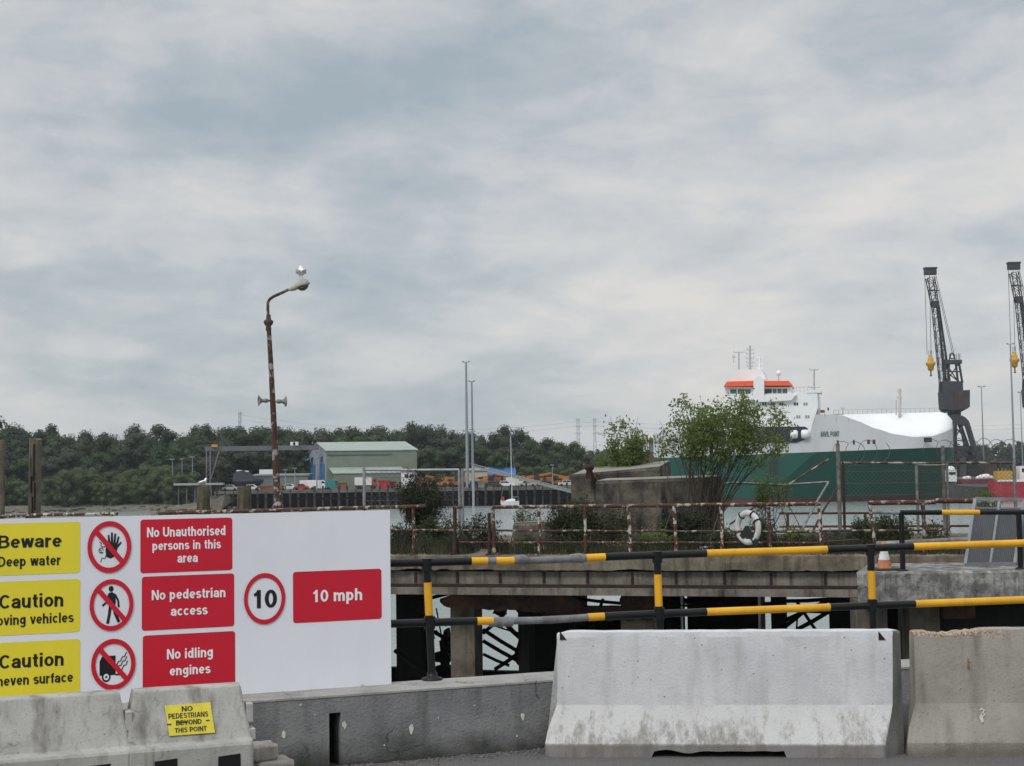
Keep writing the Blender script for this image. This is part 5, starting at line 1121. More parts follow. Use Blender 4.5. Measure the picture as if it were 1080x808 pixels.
b = MB(); b.beam(P(231, 476, 362), P(222.5, 505, 362), 0.25, 0.25); b.build('diagonal_leg', gm_, gt)
b = MB(); q = P(226.5, 470.2, 362); b.box(q+Vector((0, 0, 0)), (1.35, 1.2, 0.62)); b.build('hoist_box', plain('hoist_yellow', (0.55, 0.27, 0.03), 0.6), gt)
q = P(310.5, 468, 371)
for s_ in (-.55, .55): b = MB(); b.box(q+Vector((s_, 0, 0)), (0.85, 0.8, 0.9)); b.build('control_box', far_white, gt); b = MB(); b.box(q+Vector((0, -.45, 0)), (0.5, 0.05, 0.6)); b.build('control_panel', dark_glass, gt)

# ---- vehicles and plant in the yard
def yardx(px, D): return P(px, 512, D).x
wheel_p = [(0.0, -0.12), (0.30, -0.12), (0.33, -0.08), (0.33, 0.08), (0.30, 0.12), (0.0, 0.12)]
def wheel(t, x, y, z, k=1.0):
    b = MB(); b.lathe([(0.03, -0.12*k)]+[(r_*k, h*k) for r_, h in wheel_p[1:-1]]+[(0.03, 0.12*k)], (x, y, z), Matrix.Rotation(R(90), 4, 'X'), 12); b.build('wheel', rubber, t)
def car(px, D, label, paint, van=False, k=1.0):
    x = yardx(px, D); t = thing('parked_car' if not van else 'parked_van', label, 'car' if not van else 'van', (x, D, YZ), None); m_ = plain('paint_%d_%d' % (px, D), paint, 0.3, var=0.04)
    Lc, Wc = (4.3*k, 1.75) if not van else (5.2*k, 1.95); X = lambda a, h: (x+(a-0.5)*Lc, h)
    pr = [(0, .28), (0, .75), (.04, .85), (.22, .92), (.30, 1.42), (.62, 1.46), (.80, .95), (.97, .85), (1, .65), (1, .28)] if not van else [(0, .3), (0, 2.15), (.05, 2.25), (.68, 2.25), (.82, 1.4), (.97, 1.1), (1, .8), (1, .3)]
    b = MB(); b.prism([Vector((X(a, 0)[0], D-Wc/2, YZ+h)) for a, h in pr], (0, Wc, 0)); b.build('body', m_, t, bevel=0.05)
    wn_ = [(.245, .96), (.315, 1.36), (.45, 1.39), (.45, .96)], [(.47, .96), (.47, 1.39), (.61, 1.39), (.755, .96)]
    if van: wn_ = ([(.62, 1.45), (.62, 2.05), (.69, 2.05), (.79, 1.45)],)
    for w_ in wn_:
        b = MB(); b.prism([Vector((X(a, 0)[0], D-Wc/2-.012, YZ+h)) for a, h in w_], (0, .01, 0)); b.build('window', dark_glass, t)
    for a in (.19, .81):
        for s_ in (-1, 1): wheel(t, X(a, 0)[0], D+s_*(Wc/2-.1), YZ+.33)
    return t
car(532.5, 352, 'white car parked on the quay right of the yacht mast', (0.75, 0.75, 0.76), k=1.1)
car(305, 352, 'white car parked near the quay edge left of the boat shed doors', (0.72, 0.72, 0.72))
car(318, 350.5, 'red car parked beside the white car right of the lamp post', (0.35, 0.03, 0.025), k=0.8)
car(598, 353, 'pale grey car parked at the right end of the yard', (0.5, 0.52, 0.54))
car(556, 352, 'silver estate car between the yacht mast and the right end of the yard', (0.36, 0.37, 0.38))
car(574, 353.5, 'dark blue car among the orange machines', (0.02, 0.03, 0.07))
car(519, 351.5, 'dark grey car left of the white car on the quay', (0.05, 0.055, 0.06))
car(265, 351, 'white car standing below the dark covered boat', (0.6, 0.6, 0.6))
car(243, 353, 'small pale grey car at the left end of the yard', (0.34, 0.35, 0.35), k=0.9)
car(337, 352, 'white van parked in front of the boat shed doors', (0.74, 0.74, 0.75), True)
car(328, 356, 'second white van, half behind the one at the shed doors', (0.66, 0.67, 0.69), True)
car(352, 351.5, 'small teal van right of the white vans', (0.03, 0.2, 0.2), True, 0.75)
car(545, 357, 'white box van parked directly behind the yacht mast', (0.62, 0.62, 0.6), True)
# lorry with white box
def lorry(px0, px1, yt, D, label, boxc, cabc):
    a, c = P(px0, yt, D), P(px1, yt, D); t = thing('lorry', label, 'lorry', ((a.x+c.x)/2, D, YZ)); Lb = (c.x-a.x)
    b = MB(); b.box((a.x+Lb*.40, D, (YZ+.9+a.z)/2), (Lb*.8, 2.4, a.z-YZ-.9)); b.build('box_body', plain('box_%d' % px0, boxc, 0.4, var=0.05, scale=0.4), t)
    b = MB(); b.box((a.x+Lb*.91, D, YZ+.5+(a.z-YZ-.8)/2), (Lb*.17, 2.3, a.z-YZ-.9), taper=0.92); b.build('cab', plain('cab_%d' % px0, cabc, 0.35), t)
    b = MB(); b.box((a.x+Lb*.93, D-1.12, a.z-.85), (Lb*.09, 0.06, .6)); b.build('window', dark_glass, t); b = MB(); b.box((a.x+Lb*.5, D, YZ+.75), (Lb, 1.4, .25)); b.build('chassis', rubber, t)
    for f_ in (.15, .3, .88): wheel(t, a.x+Lb*f_, D-1.0, YZ+.48, 1.45); wheel(t, a.x+Lb*f_, D+1.0, YZ+.48, 1.45)
lorry(374.5, 397, 503.5, 353, 'lorry with a white box body and red cab in front of the green shed', (0.68, 0.68, 0.67), (0.4, 0.04, 0.03))
def skip(px0, px1, yt, D, label, col, name='skip'):
    a, c = P(px0, yt, D), P(px1, yt, D); t = thing(name, label, 'container', ((a.x+c.x)/2, D, YZ)); L_ = c.x-a.x; h = a.z-YZ
    m_ = plain('skip_%d' % px0, col, 0.6, var=0.2, scale=0.6); b = MB(); b.prism([Vector((a.x+L_*.12, D-1, YZ)), Vector((c.x-L_*.12, D-1, YZ)), Vector((c.x, D-1, a.z)), Vector((a.x, D-1, a.z))], (0, 2, 0)); b.build('tub', m_, t)
    b = MB(); b.beam((a.x-.1, D-1.05, a.z), (c.x+.1, D-1.05, a.z), .12, .16); b.build('rim', m_, t)
skip(399, 411, 507, 352, 'bright red open skip right of the lorry', (0.45, 0.02, 0.03)); skip(411.5, 418, 508, 354, 'small dark red skip against the dark bush', (0.25, 0.03, 0.03))
skip(355, 366, 509.5, 351, 'low rust brown skip left of the white box lorry', (0.2, 0.09, 0.04)); skip(273, 300, 513, 349, 'long low rusty red trough on the quay edge by the lamp post', (0.22, 0.06, 0.04))
skip(504, 513, 509, 351, 'grey metal skip right of the blue site cabin', (0.2, 0.21, 0.22))
# orange telescopic handlers parked in rows
def handler(x, D, k, face, label, i):
    t = thing('telehandler', label, 'loader', (x, D, YZ), 'orange loaders parked in the yard'); om = plain('plant_orange', (0.40, 0.165, 0.03), 0.5, var=0.1, scale=0.6); dm = plain('plant_dark', (0.03, 0.03, 0.03), 0.6)
    f = face; X = lambda a: x+f*a*k
    b = MB(); b.prism([Vector((X(a), D-1.0, YZ+h*k)) for a, h in ((-2.4, .6), (2.2, .6), (2.3, 1.2), (.9, 1.45), (-2.2, 1.75), (-2.5, 1.3))], (0, 2.0, 0)); b.build('body', om, t)
    b = MB(); b.prism([Vector((X(a), D-1.1, YZ+h*k)) for a, h in ((-.7, 1.4), (.75, 1.4), (.6, 2.6), (-.5, 2.65))], (0, 1.0, 0)); b.build('cab', dm, t)
    b = MB(); b.beam((X(-2.3), D+.3, YZ+2.0*k), (X(3.4), D+.3, YZ+(1.5+0.7*(i % 3))*k), .5*k, .55*k); b.build('boom', om, t)
    b = MB(); b.box((X(3.5), D+.3, YZ+(1.2+0.6*(i % 3))*k), (.5*k, 1.6, .8*k)); b.build('bucket', dm, t)
    for a in (-1.5, 1.5):
        for s_ in (-1, 1): wheel(t, X(a), D+s_*.95, YZ+.62*k, 1.9*k)
    return t
hpx = [(440, 362), (452, 366), (463, 361), (474, 367), (483, 362), (507, 372), (518, 364), (528, 370), (538, 362), (548, 367), (557, 372), (566, 363), (576, 370), (586, 365), (596, 371), (603, 363), (612, 368)]
for i, (px, D) in enumerate(hpx): handler(yardx(px, D), D, rnd.uniform(0.9, 1.12), 1 if i % 2 else -1, 'orange telescopic loader in the long row of machines behind the quay', i)
# dark covered motor boat on the hard
bm_ = plain('boat_cover', (0.014, 0.018, 0.03), 0.6, var=0.2, scale=0.6); a, c = P(246, 512, 356), P(278, 512, 356); Lb = c.x-a.x; z0_ = P(260, 510, 356).z-0.2
bo = thing('covered_boat', 'dark navy covered motor boat standing on the hard behind the mossy piles', 'boat', ((a.x+c.x)/2, 356, YZ)); b = MB(); rg = []
for t_, wy, zb, zt in ((0, .9, .4, 3.3), (.12, 1.2, .1, 3.9), (.3, 1.4, 0, 4.1), (.5, 1.4, 0, 3.7), (.7, 1.3, .1, 2.6), (.88, .8, .5, 2.2), (1, .08, 1.3, 2.0)):
    rg.append([Vector((a.x+Lb*t_, 356+y_*wy, YZ+.7+z_)) for y_, z_ in ((0, zb), (.8, zb+.4), (1, 1.5), (.9, 1.9), (.5, zt), (-.5, zt), (-.9, 1.9), (-1, 1.5), (-.8, zb+.4))])
b.loft(rg); b.build('hull', bm_, bo)
for f_ in (.2, .5, .8): b = MB(); b.tube([(a.x+Lb*f_, 355, YZ), (a.x+Lb*f_, 356, YZ+1.2)], .12, 6); b.build('prop', gm_, bo)
b = MB(); b.box((a.x+Lb*.2, 356, YZ+4.75), (1.2, 1.2, .35)); b.build('white_fitting', far_white, bo); b = MB(); b.box((a.x+Lb*.45, 356, YZ+4.6), (.9, 1, .3)); b.build('white_fitting', far_white, bo)
# lamp columns of the yard
def lampcol(px, yt, D, label, r_=0.12, tee=0.0, base=YZ, arm=0.8, m_=None, name='lamp_column'):
    q = P(px, yt, D); t = thing(name, label, 'lamp post', (q.x, D, base)); m_ = m_ or plain('column_grey', (0.25, 0.275, 0.30), 0.5, var=0.08)
    b = MB(); b.tube([(q.x, D, base), (q.x, D, (base+q.z)/2), (q.x, D, q.z)], [r_*1.5, r_*1.15, r_*.8], 8); b.build('column', m_, t)
    b = MB(); b.beam((q.x-arm, D, q.z), (q.x+arm, D, q.z), .14, .14); b.build('crossarm', m_, t)
    for s_ in (-1, 1): b = MB(); b.box((q.x+s_*arm, D-.15, q.z+.12), (.5, .5, .22)); b.build('lamp_head', m_, t)
lampcol(491.5, 382, 349, 'tallest of the two grey floodlight masts on the yard quay', 0.29, arm=0.7); lampcol(497.5, 402.5, 352, 'shorter of the two grey floodlight masts on the yard quay', 0.23, arm=0.6)
for px, yt, n_ in ((182, 485, 'left'), (192, 484.5, 'middle'), (203, 482.5, 'right')): lampcol(px, yt, 358, n_+'most of three slim grey lamp columns before the shore wood', 0.1, base=-4.5, arm=.25)
for px, yt, lab in ((301, 496, 'slim mooring post right of the lamp post'), (311, 494.5, 'slim taller post nearest the boat shed doors'), (334, 477, 'grey lamp column standing in front of the shed gable')): lampcol(px, yt, 350, lab, 0.12, arm=.2)
lampcol(582.5, 491, 352, 'thin white column among the orange machines at the right of the yard', 0.1, arm=.2)
# pontoon ramp
a, c = P(499, 492, 343), P(607, 520, 341); t = thing('gangway', 'long grey sloping gangway running down to the water from the yard', 'gangway', (a+c)/2)
pm2 = plain('gangway_grey', (0.34, 0.35, 0.36), 0.5); b = MB(); b.beam(a, c, .5, .5); b.build('ramp', pm2, t); b = MB(); b.beam(a+Vector((0, -.7, .55)), c+Vector((0, -.7, .45)), .12, .14, 0); b.build('hand_rail', pm2, t)
for k_ in range(15): q = a.lerp(c, k_/14); b = MB(); b.tube([q+Vector((0, -.7, 0)), q+Vector((0, -.7, .5))], .05, 5); b.build('stanchion', pm2, t)
b = MB(); b.tube([(a.x, 343, -7), a], .3, 8); b.build('guide_pile', pm2, t)
t = thing('pontoon', 'low grey walkway and shelter at the beach left of the mossy piles', 'pontoon', P(200, 512, 352)); q0_, q1_ = P(184, 511, 352), P(236, 511, 352); b = MB(); b.box(((q0_.x+q1_.x)/2, 352, q0_.z), (q1_.x-q0_.x, 2, .5)); b.build('walkway', pm2, t)
for k_ in range(6): x = q0_.x+(q1_.x-q0_.x)*(k_+.5)/6; b = MB(); b.tube([(x, 352, -6), (x, 352, q0_.z-.24)], .15, 6); b.build('post', gm_, t)
# yacht
q = P(537, 527, 340); t = thing('yacht', 'small white sailing yacht with a bare mast moored below the yard quay', 'boat', (q.x+.5, 340, WZ)); b = MB(); rg = []; x0_, x1_ = P(528, 527, 340).x, P(547.5, 527, 340).x
for t_, wy, zb, zt in ((0, .75, -.2, 1.15), (.3, 1.15, -.5, 1.05), (.6, 1.05, -.5, 1.1), (.85, .5, -.2, 1.25), (1, .04, .9, 1.4)): rg.append([Vector((x1_+(x0_-x1_)*t_, 340+y_*wy, WZ+z_)) for y_, z_ in ((0, zb), (.75, zb*.3+.2), (1, zt), (-1, zt), (-.75, zb*.3+.2))])
b.loft(rg); b.build('hull', far_white, t)
b = MB(); b.loft([[Vector((x, 340+y_, WZ+1.1+z_)) for y_, z_ in ((-.6, 0), (.6, 0), (.45, h), (-.45, h))] for x, h in ((x1_-.9, .5), (x1_-1.6, .62), (x0_+1.2, .25))]); b.build('cabin', far_white, t)
tp_ = P(538.5, 460, 340); b = MB(); b.tube([(tp_.x+.15, 340, WZ+1.1), tp_], [.11, .07], 7); b.build('mast', plain('mast_white', (0.62, 0.64, 0.65), 0.4), t)
b = MB(); b.tube([(tp_.x+.2, 340, WZ+2.0), (x1_-.3, 340, WZ+2.1)], .14, 7); b.build('boom', plain('sail_cover', (0.1, 0.13, 0.2), 0.7), t)
for x in (x0_+.1, x1_-.1): b = MB(); b.tube([tp_, (x, 340, WZ+1.2)], .02, 4); b.build('stay', galv, t)
b = MB(); b.box((x0_+.5, 339.6, WZ+1.7), (.7, .4, .9)); b.build('red_dinghy', plain('dinghy_red', (0.4, 0.03, 0.04), 0.5), t)

# ---- pylons
def pylon(px, yt, D, wd, label):
    q = P(px, yt, D); t = thing('pylon', label, 'pylon', (q.x, D, -2), 'electricity pylons'); H_ = q.z+2; pm_ = plain('pylon_grey', (0.30, 0.32, 0.35), 0.6)
    b = MB(); n = 9; W = lambda k_: wd*(0.5-0.34*min(1, k_*1.5) if k_ < .66 else 0.16)
    for sx, sy in ((-1, -1), (1, -1), (1, 1), (-1, 1)): b.tube([(q.x+sx*W(k_/n), D+sy*W(k_/n), -2+H_*k_/n) for k_ in range(n+1)], .22, 4)
    for k_ in range(n):
        w0, w1 = W(k_/n), W((k_+1)/n); z0_, z1_ = -2+H_*k_/n, -2+H_*(k_+1)/n
        for s_ in (-1, 1): b.beam((q.x-w0*s_, D-w0, z0_), (q.x+w1*s_, D-w1, z1_), .22, .22)
    b.build('lattice_tower', pm_, t)
    for f_, wa in ((.74, .55), (.86, .5), (.97, .4)): b = MB(); b.beam((q.x-wd*wa, D, -2+H_*f_), (q.x+wd*wa, D, -2+H_*f_), .4, .4); b.build('crossarm', pm_, t)
    return q
pa_ = pylon(609.5, 441, 1500, 7, 'left of two grey lattice pylons on the horizon behind the yard'); pb_ = pylon(627, 441, 1560, 6, 'right of two grey lattice pylons on the horizon behind the yard'); pc_ = pylon(253, 434, 1500, 6.5, 'single distant pylon rising over the wood beside the lamp post')
t = thing('power_line', 'faint power cables strung between the distant pylons', 'power line', (pa_.x, 1500, pa_.z-4))
for k_, (a, c) in enumerate(((pc_, pa_), (pa_, pb_), (pb_, P(1300, 430, 1600)))):
    for dz in (-3.5, -8):
        b = MB(); b.tube([a.lerp(c, u_)+Vector((0, 0, dz-12*4*u_*(1-u_)*(0.1 if k_ == 1 else 1))) for u_ in [i/16 for i in range(17)]], .09, 4); b.build('cable', plain('cable_grey', (0.2, 0.21, 0.23), 0.6), t)
# ================================================================== RO-RO SHIP
green = weathered('hull_green', (0.011, 0.080, 0.057), (0.010, 0.068, 0.049), (0.03, 0.05, 0.042), 0.09, 0.4, 0.12, 0.0005, rough=0.42); hwhite_shaded = weathered('hull_white_shaded', (0.52, 0.54, 0.56), (0.47, 0.49, 0.51), (0.40, 0.36, 0.29), 0.12, 0.35, 0.08, 0.0005, rough=0.45)  # upper hull side greyer than ship_white, its shade put into the colour
boot = plain('boot_red', (0.10, 0.03, 0.035), 0.6, var=0.15, scale=0.2); swhite = plain('ship_white', (0.78, 0.79, 0.80), 0.45, var=0.03, scale=0.2); sorange = plain('ship_orange', (0.85, 0.11, 0.035), 0.5, var=0.05); navy = plain('recess_navy', (0.012, 0.018, 0.05), 0.6)
stern = P(697, 520, 352); stern.z = 0; bowp = P(1007, 520, 336); bowp.z = 0
AU = (bowp-stern).normalized(); AN = Vector((AU.y, -AU.x, 0)); SL = (bowp-stern).length; HB = 10.5
if AN.y > 0: AN = -AN                      # towards the viewer: starboard
def S(a, y, z): return stern+AU*a+AN*y+Vector((0, 0, z))
NS = Plane(stern+AN*HB, AU, (0, 0, 1))
def su(px, py=500): return NS.at(px, py)[0]
def sz(px, py): return NS.at(px, py)[1]
ship = thing('cargo_ship', 'large white and green cargo ship with orange bridge wings', 'ship', S(SL/2, 0, WZ))
zB_ = sz(900, 525); zG = lambda a: sz(830, 478)+(sz(1000, 471.5)-sz(830, 478))*(a-su(830))/(su(1000)-su(830))
a_k0, a_k1 = su(812), su(862); a_dome = su(888); zTop = sz(900, 436.5)
def btop(a):
    k = max(0, (a-su(925))/(SL-su(925))); return HB*max(0.0, 1-k**3.2)**0.5
def bwl(a):
    k = max(0, min(1, (a-a_k0)/(SL-4-a_k0))); return HB*(1-k**0.72)*0.985+0.05
def zk(a): 
    if a <= a_k0: return zB_
    k = min(1, (a-a_k0)/(a_k1-a_k0)); return zB_+(zG(a)-zB_)*(k**0.8)
DE = [(su(880), zTop), (su(890), sz(890, 438.2)), (su(905), sz(905, 443.5)), (su(925), sz(925, 452)), (su(945), sz(945, 458)), (su(965), sz(965, 460.8)), (su(985), sz(985, 459.8)), (su(998), sz(998, 455.5)), (SL+.3, sz(1004, 450))]
def zedge(a):
    if a < su(757): return sz(740, 456)
    if a <= DE[0][0]: return DE[0][1]
    for (p, zp), (q, zq) in zip(DE, DE[1:]):
        if p <= a <= q: k = (a-p)/(q-p); return zp+(zq-zp)*(k*k*(3-2*k)*0.35+k*0.65)
    return DE[-1][1]
st = [0, 8, 16]+[a_k0-0.5]+[a_k0+(SL-a_k0)*(i/52) for i in range(52)]+[SL-0.25, SL-0.05]
st = sorted(st+[su(757)-0.01, su(757)+0.01]); low = []; up = []; dm = []; bt = []
for a in st:
    bw, bt_, g, k_ = bwl(a), btop(a), zG(a), zk(a)
    if bw > bt_: bw = bt_*0.98
    kb = bt_ if k_ > zB_+0.05 else bt_; 
    # boot top, then up to the knuckle, then the green/white line
    bb = bw+(kb-bw)*max(0, min(1, 0.10))
    bt.append([S(a, bw, -9), S(a, bw, WZ), S(a, bb, zB_)])
    rowg = [S(a, bb, zB_)]
    for f_ in (0.33, 0.66, 1.0):
        z = zB_+(max(k_, zB_+.06)-zB_)*f_; rowg.append(S(a, bb+(kb-bb)*f_, z))
    rowg.append(S(a, bt_, g)); low.append(rowg)
    ze = min(zedge(a), zTop); up.append([S(a, bt_, g), S(a, bt_, g+(ze-g)*.5), S(a, bt_, ze)])
    if a >= a_dome-1:
        kk = max(0, (a-(SL-2.5))/2.5); zc_ = zTop+0.3-2.0*kk**2
        dm.append([S(a, bt_*math.cos(th)+0.002, ze+(max(zc_, ze)-ze)*(0.2*math.sin(th)+0.8*(1-math.cos(th)))) for th in [R(x) for x in (0, 12, 26, 42, 60, 76, 90)]])
def strip(rows, m_, name, smooth=False):
    n = len(rows[0]); b = MB(); mir = lambda v: v-AN*(2*(v-stern).dot(AN)); 
    for sd in (0, 1):
        vs = [(mir(p) if sd else p) for r_ in rows for p in r_]; fs = [(i*n+j, (i+1)*n+j, (i+1)*n+j+1, i*n+j+1) for i in range(len(rows)-1) for j in range(n-1)]
        b.add(vs, [f[::-1] for f in fs] if sd else fs, 0, smooth)
    for rr_ in (rows[0], rows[-1]): b.poly([p for p in rr_]+[mir(p) for p in rr_[::-1]])
    return b.build(name, m_, ship)
strip(bt, boot, 'boot_topping'); strip(low, green, 'lower_hull'); strip(up, hwhite_shaded, 'upper_hull'); strip(dm, swhite, 'forecastle_cover', True)
b = MB(); b.poly([S(su(757), HB-.05, zTop-.3), S(a_dome, HB-.05, zTop-.3), S(a_dome, -HB+.05, zTop-.3), S(su(757), -HB+.05, zTop-.3)]); b.poly([S(0, HB-.05, sz(740, 456)-.3), S(su(757), HB-.05, sz(740, 456)-.3), S(su(757), -HB+.05, sz(740, 456)-.3), S(0, -HB+.05, sz(740, 456)-.3)]); 
# the weather deck behind the superstructure is lower
a_s0, a_s1 = su(760), su(862)
b.build('weather_deck', plain('deck_green', (0.05, 0.10, 0.07), 0.7), ship)
def sbox(px0, px1, y0, y1, dpt, m_, name, inset=0.0, parent=None, out=0.0, bev=0):
    a0, a1 = su(px0), su(px1); zb, zt = sz((px0+px1)/2, y1), sz((px0+px1)/2, y0); b = MB()
    b.prism([S(a0, HB-inset+out, zb), S(a1, HB-inset+out, zb), S(a1, HB-inset+out, zt), S(a0, HB-inset+out, zt)], -AN*dpt); return b.build(name, m_, parent or ship, bevel=bev)
def spoly(pts, dpt, m_, name, inset=0.0, parent=None):
    b = MB(); b.prism([S(su(x, y), HB-inset, sz(x, y)) for x, y in pts], -AN*dpt); return b.build(name, m_, parent or ship)
# superstructure
spoly([(764, 462), (853.5, 462), (857, 447), (862.5, 430), (862, 414.5), (838, 413.5), (836, 416), (764, 417)], 18, swhite, 'accommodation_block', -0.10)
spoly([(851, 414.5), (866, 414.2), (866, 411.5), (851, 411.8)], 8, swhite, 'mast_platform', -0.25)
spoly([(786, 421), (806, 424), (835, 422.5), (840, 416.5), (786, 416.5)], 19.5, swhite, 'bridge_wing', -1.1)
spoly([(764, 416.6), (834, 416.6), (834.5, 408), (764, 408)], 15, swhite, 'bridge_house', 0.6)
spoly([(763.5, 407.8), (767, 402.6), (796, 401.8), (797, 407.2)], 14, sorange, 'orange_roof', -0.7)
spoly([(803.5, 407.0), (804, 402.0), (832, 401.8), (834.6, 406.8)], 14, sorange, 'orange_roof', -0.7)
spoly([(795.2, 424), (806.2, 424), (806.4, 400), (800, 396), (795.2, 401)], 5, swhite, 'stair_tower', -1.3)
spoly([(769, 402), (776.5, 390), (778, 389.4), (803, 389.5), (808, 401.5)], 9, swhite, 'funnel_house', 1.5)
for x0, x1 in ((808.5, 816), (817, 821), (822, 826.2), (827.3, 832.3)): sbox(x0, x1, 410, 414.6, .1, dark_glass if x0 < 815 else plain('bridge_glass', (0.07, 0.12, 0.14), 0.1), 'bridge_window', out=-0.5)
for x0, x1 in ((772, 778.5), (780, 787), (788.5, 793.5)): sbox(x0, x1, 410.5, 415, .1, plain('bridge_glass', (0.07, 0.12, 0.14), 0.1), 'bridge_window', out=-0.5)
for x, y, dk in ((808, 426, 1), (817, 426, 1), (826, 426, 1), (841.5, 426, 1), (851.5, 426, 0), (819.5, 439, 1), (828, 439.5, 1), (843.5, 439.5, 0), (853, 439.5, 0)):
    for d_ in (-1.25, 1.25): sbox(x+d_-.95, x+d_+.95, y-1.5, y+1.5, .1, dark_glass if dk else plain('grey_blind', (0.3, 0.33, 0.33), 0.4), 'window', out=0.19)
# life boat recess
bz = spoly([(772, 467), (840, 467), (848, 464), (852, 460), (852, 452), (849, 450), (772, 450)], .3, navy, 'boat_recess', -0.22)
q = S(su(845, 458), HB+.6, sz(845, 458)); M = Matrix((AU, Vector((0, 0, 1)), AN)).transposed(); Mx = Matrix((Vector((0, 0, 1)), AN, AU)).transposed()
for d_, r_ in ((-1.5, .95), (.9, 1.0)): b = MB(); b.lathe([(.1, -.9), (r_*.8, -.85), (r_, -.55), (r_, .45), (r_*.75, .8), (.1, .85)], q+AU*d_, Mx, 12); b.build('life_raft', swhite, ship)
sbox(784, 795, 459, 464, 1.2, plain('boat_green', (0.02, 0.16, 0.08), 0.5), 'rescue_boat', out=.9); sbox(782, 797, 456.5, 458.5, 1.2, plain('boat_rust', (0.2, 0.06, 0.04), 0.5), 'boat_davit', out=.9)
# masts and aerials
mg = plain('mast_grey', (0.42, 0.43, 0.44), 0.5)
def smast(px, y0, y1, r_, arms, inset=9, label=None, m_=None):
    c0, c1 = S(su(px, y0), HB-inset, sz(px, y0)), S(su(px, y1), HB-inset, sz(px, y1)); b = MB(); b.tube([c0, c1], [r_, r_*.7], 6)
    for y, wd in arms: c = S(su(px, y), HB-inset, sz(px, y)); b.beam(c-AU*wd, c+AU*wd, .16, .16); b.beam(c-AU*wd, c-AU*wd+Vector((0, 0, .5)), .12, .12); b.beam(c+AU*wd, c+AU*wd+Vector((0, 0, .4)), .12, .12)
    b.build('mast', m_ or mg, ship)
smast(787.5, 390, 361, .3, ((380, .8), (375, .9), (370, .9), (366, .7), (384, .6))); smast(775.5, 391, 368, .2, ((368.5, 1.2),)); smast(798, 390, 373, .32, ((374, .8), (381, .6), (386, .6)), m_=swhite); smast(770, 380, 371, .1, ((374, .3),)); smast(858, 412, 388.5, .22, ((389.5, .9), (408, 1.2)), 3)
smast(818.5, 402, 394, .15, ()); b = MB(); b.ball(S(su(818.5, 391), HB-9, sz(818.5, 391)), .62, 10); b.build('radar_dome', swhite, ship)
smast(949.5, 452, 408, .42, ((418.5, .5), (411, .45)), 8, m_=plain('foremast_cream', (0.55, 0.54, 0.48), 0.5)); smast(945.5, 437, 421, .13, (), 6); smast(888.5, 437.5, 430, .12, ((430.5, .35),), 3)
b = MB(); c = S(su(948, 448), HB-8, sz(948, 448.5)); b.box(c, (2.4, 1.6, .7), 0, math.atan2(AU.y, AU.x)); b.build('foremast_base', plain('cream', (0.5, 0.48, 0.42), 0.5), ship)
b = MB()
for k_ in range(22):
    x = 880+k_*5.2; c = S(su(x), HB-8.6, zTop+.2); b.tube([c, c+Vector((0, 0, 1.1))], .05, 4)
b.tube([S(su(880), HB-8.6, zTop+1.3), S(su(995), HB-8.6, zTop+1.2)], .05, 4); b.build('deck_railing', mg, ship)
b = MB()
for x in range(838, 864, 4): c = S(su(x), HB-.5, sz(x, 413)); b.tube([c, c+Vector((0, 0, 1.1))], .05, 4)
b.tube([S(su(838), HB-.5, sz(850, 413)+1.05), S(su(862), HB-.5, sz(850, 413)+1.05)], .05, 4); b.build('block_railing', mg, ship)
sbox(975.5, 984, 461.5, 466.5, .3, plain('opening_dark', (0.02, 0.02, 0.025), 0.8), 'mooring_port', out=.05)
for x, y, w_, h in ((884.5, 466.5, 2, 4.5), (901.5, 466.5, 2, 5), (917, 466, 3, 4.5), (922.8, 466, 3, 4.5)): sbox(x-w_/2, x+w_/2, y-h/2, y+h/2, .2, plain('fairlead_brown', (0.07, 0.04, 0.04), 0.8), 'fairlead', out=.06)
for x, y, w_, h, m_ in ((862, 434, 1.6, 2.4, dark_glass), (869, 433.5, 4.5, 3, plain('winch_red', (0.3, 0.08, 0.06), 0.6)), (875, 431, 1.6, 3, dark_glass), (885, 437, 9, 1.4, plain('rust_cream', (0.42, 0.33, 0.2), 0.7))): sbox(x-w_/2, x+w_/2, y-h/2, y+h/2, 1.0, m_, 'deck_fitting', inset=2)
sbox(811.5, 820.5, 484, 503, .1, plain('door_dark', (0.015, 0.03, 0.028), 0.6), 'side_door', out=.06)
lettering(NS, (('ANVIL POINT', 865.3, 885.2, 455, 460.6),), .1, plain('name_green', (0.01, 0.07, 0.045), 0.5), ship, 'ship_name', 0.17)
# stern house, blue and rust red
sh_m = plain('stern_grey', (0.13, 0.15, 0.18), 0.6); a0, a1 = -3.0, 1.0
for x0, x1, y0, y1, m_, n_ in ((683, 707, 462, 480, plain('stern_red', (0.16, 0.06, 0.05), 0.7, var=0.2), 'stern_ramp_house'),): 
    b = MB(); b.prism([S(su(x0), HB-3, sz(x0, 494)), S(-.05, HB-3, sz(x0, 494)), S(-.05, HB-3, sz(x0, y0)), S(su(x0), HB-3, sz(x0, y0))], -AN*8); b.build(n_, m_, ship)
b = MB(); b.prism([S(su(684.5), HB-2.9, sz(690, 477)), S(su(690), HB-2.9, sz(690, 477)), S(su(690), HB-2.9, sz(690, 465)), S(su(684.5), HB-2.9, sz(690, 465))], -AN*.05); b.build('blue_panel', plain('stern_blue', (0.10, 0.17, 0.27), 0.5), ship)
# faint rust runs and draught weld marks on the white side
b = MB()
for x, y, h in ((883, 440, 7), (871, 436, 6), (896, 442, 5), (972, 462, 5), (987, 461, 6), (950, 461, 4), (925, 455, 3), (866, 437, 5)):
    b.prism([S(su(x), HB+.03, sz(x, y)), S(su(x+1.1), HB+.03, sz(x, y)), S(su(x+.6), HB+.03, sz(x, y+h))], -AN*.01) if x < 900 else None
b.build('rust_run', plain('rust_run', (0.50, 0.40, 0.28), 0.8, var=0.2), ship)

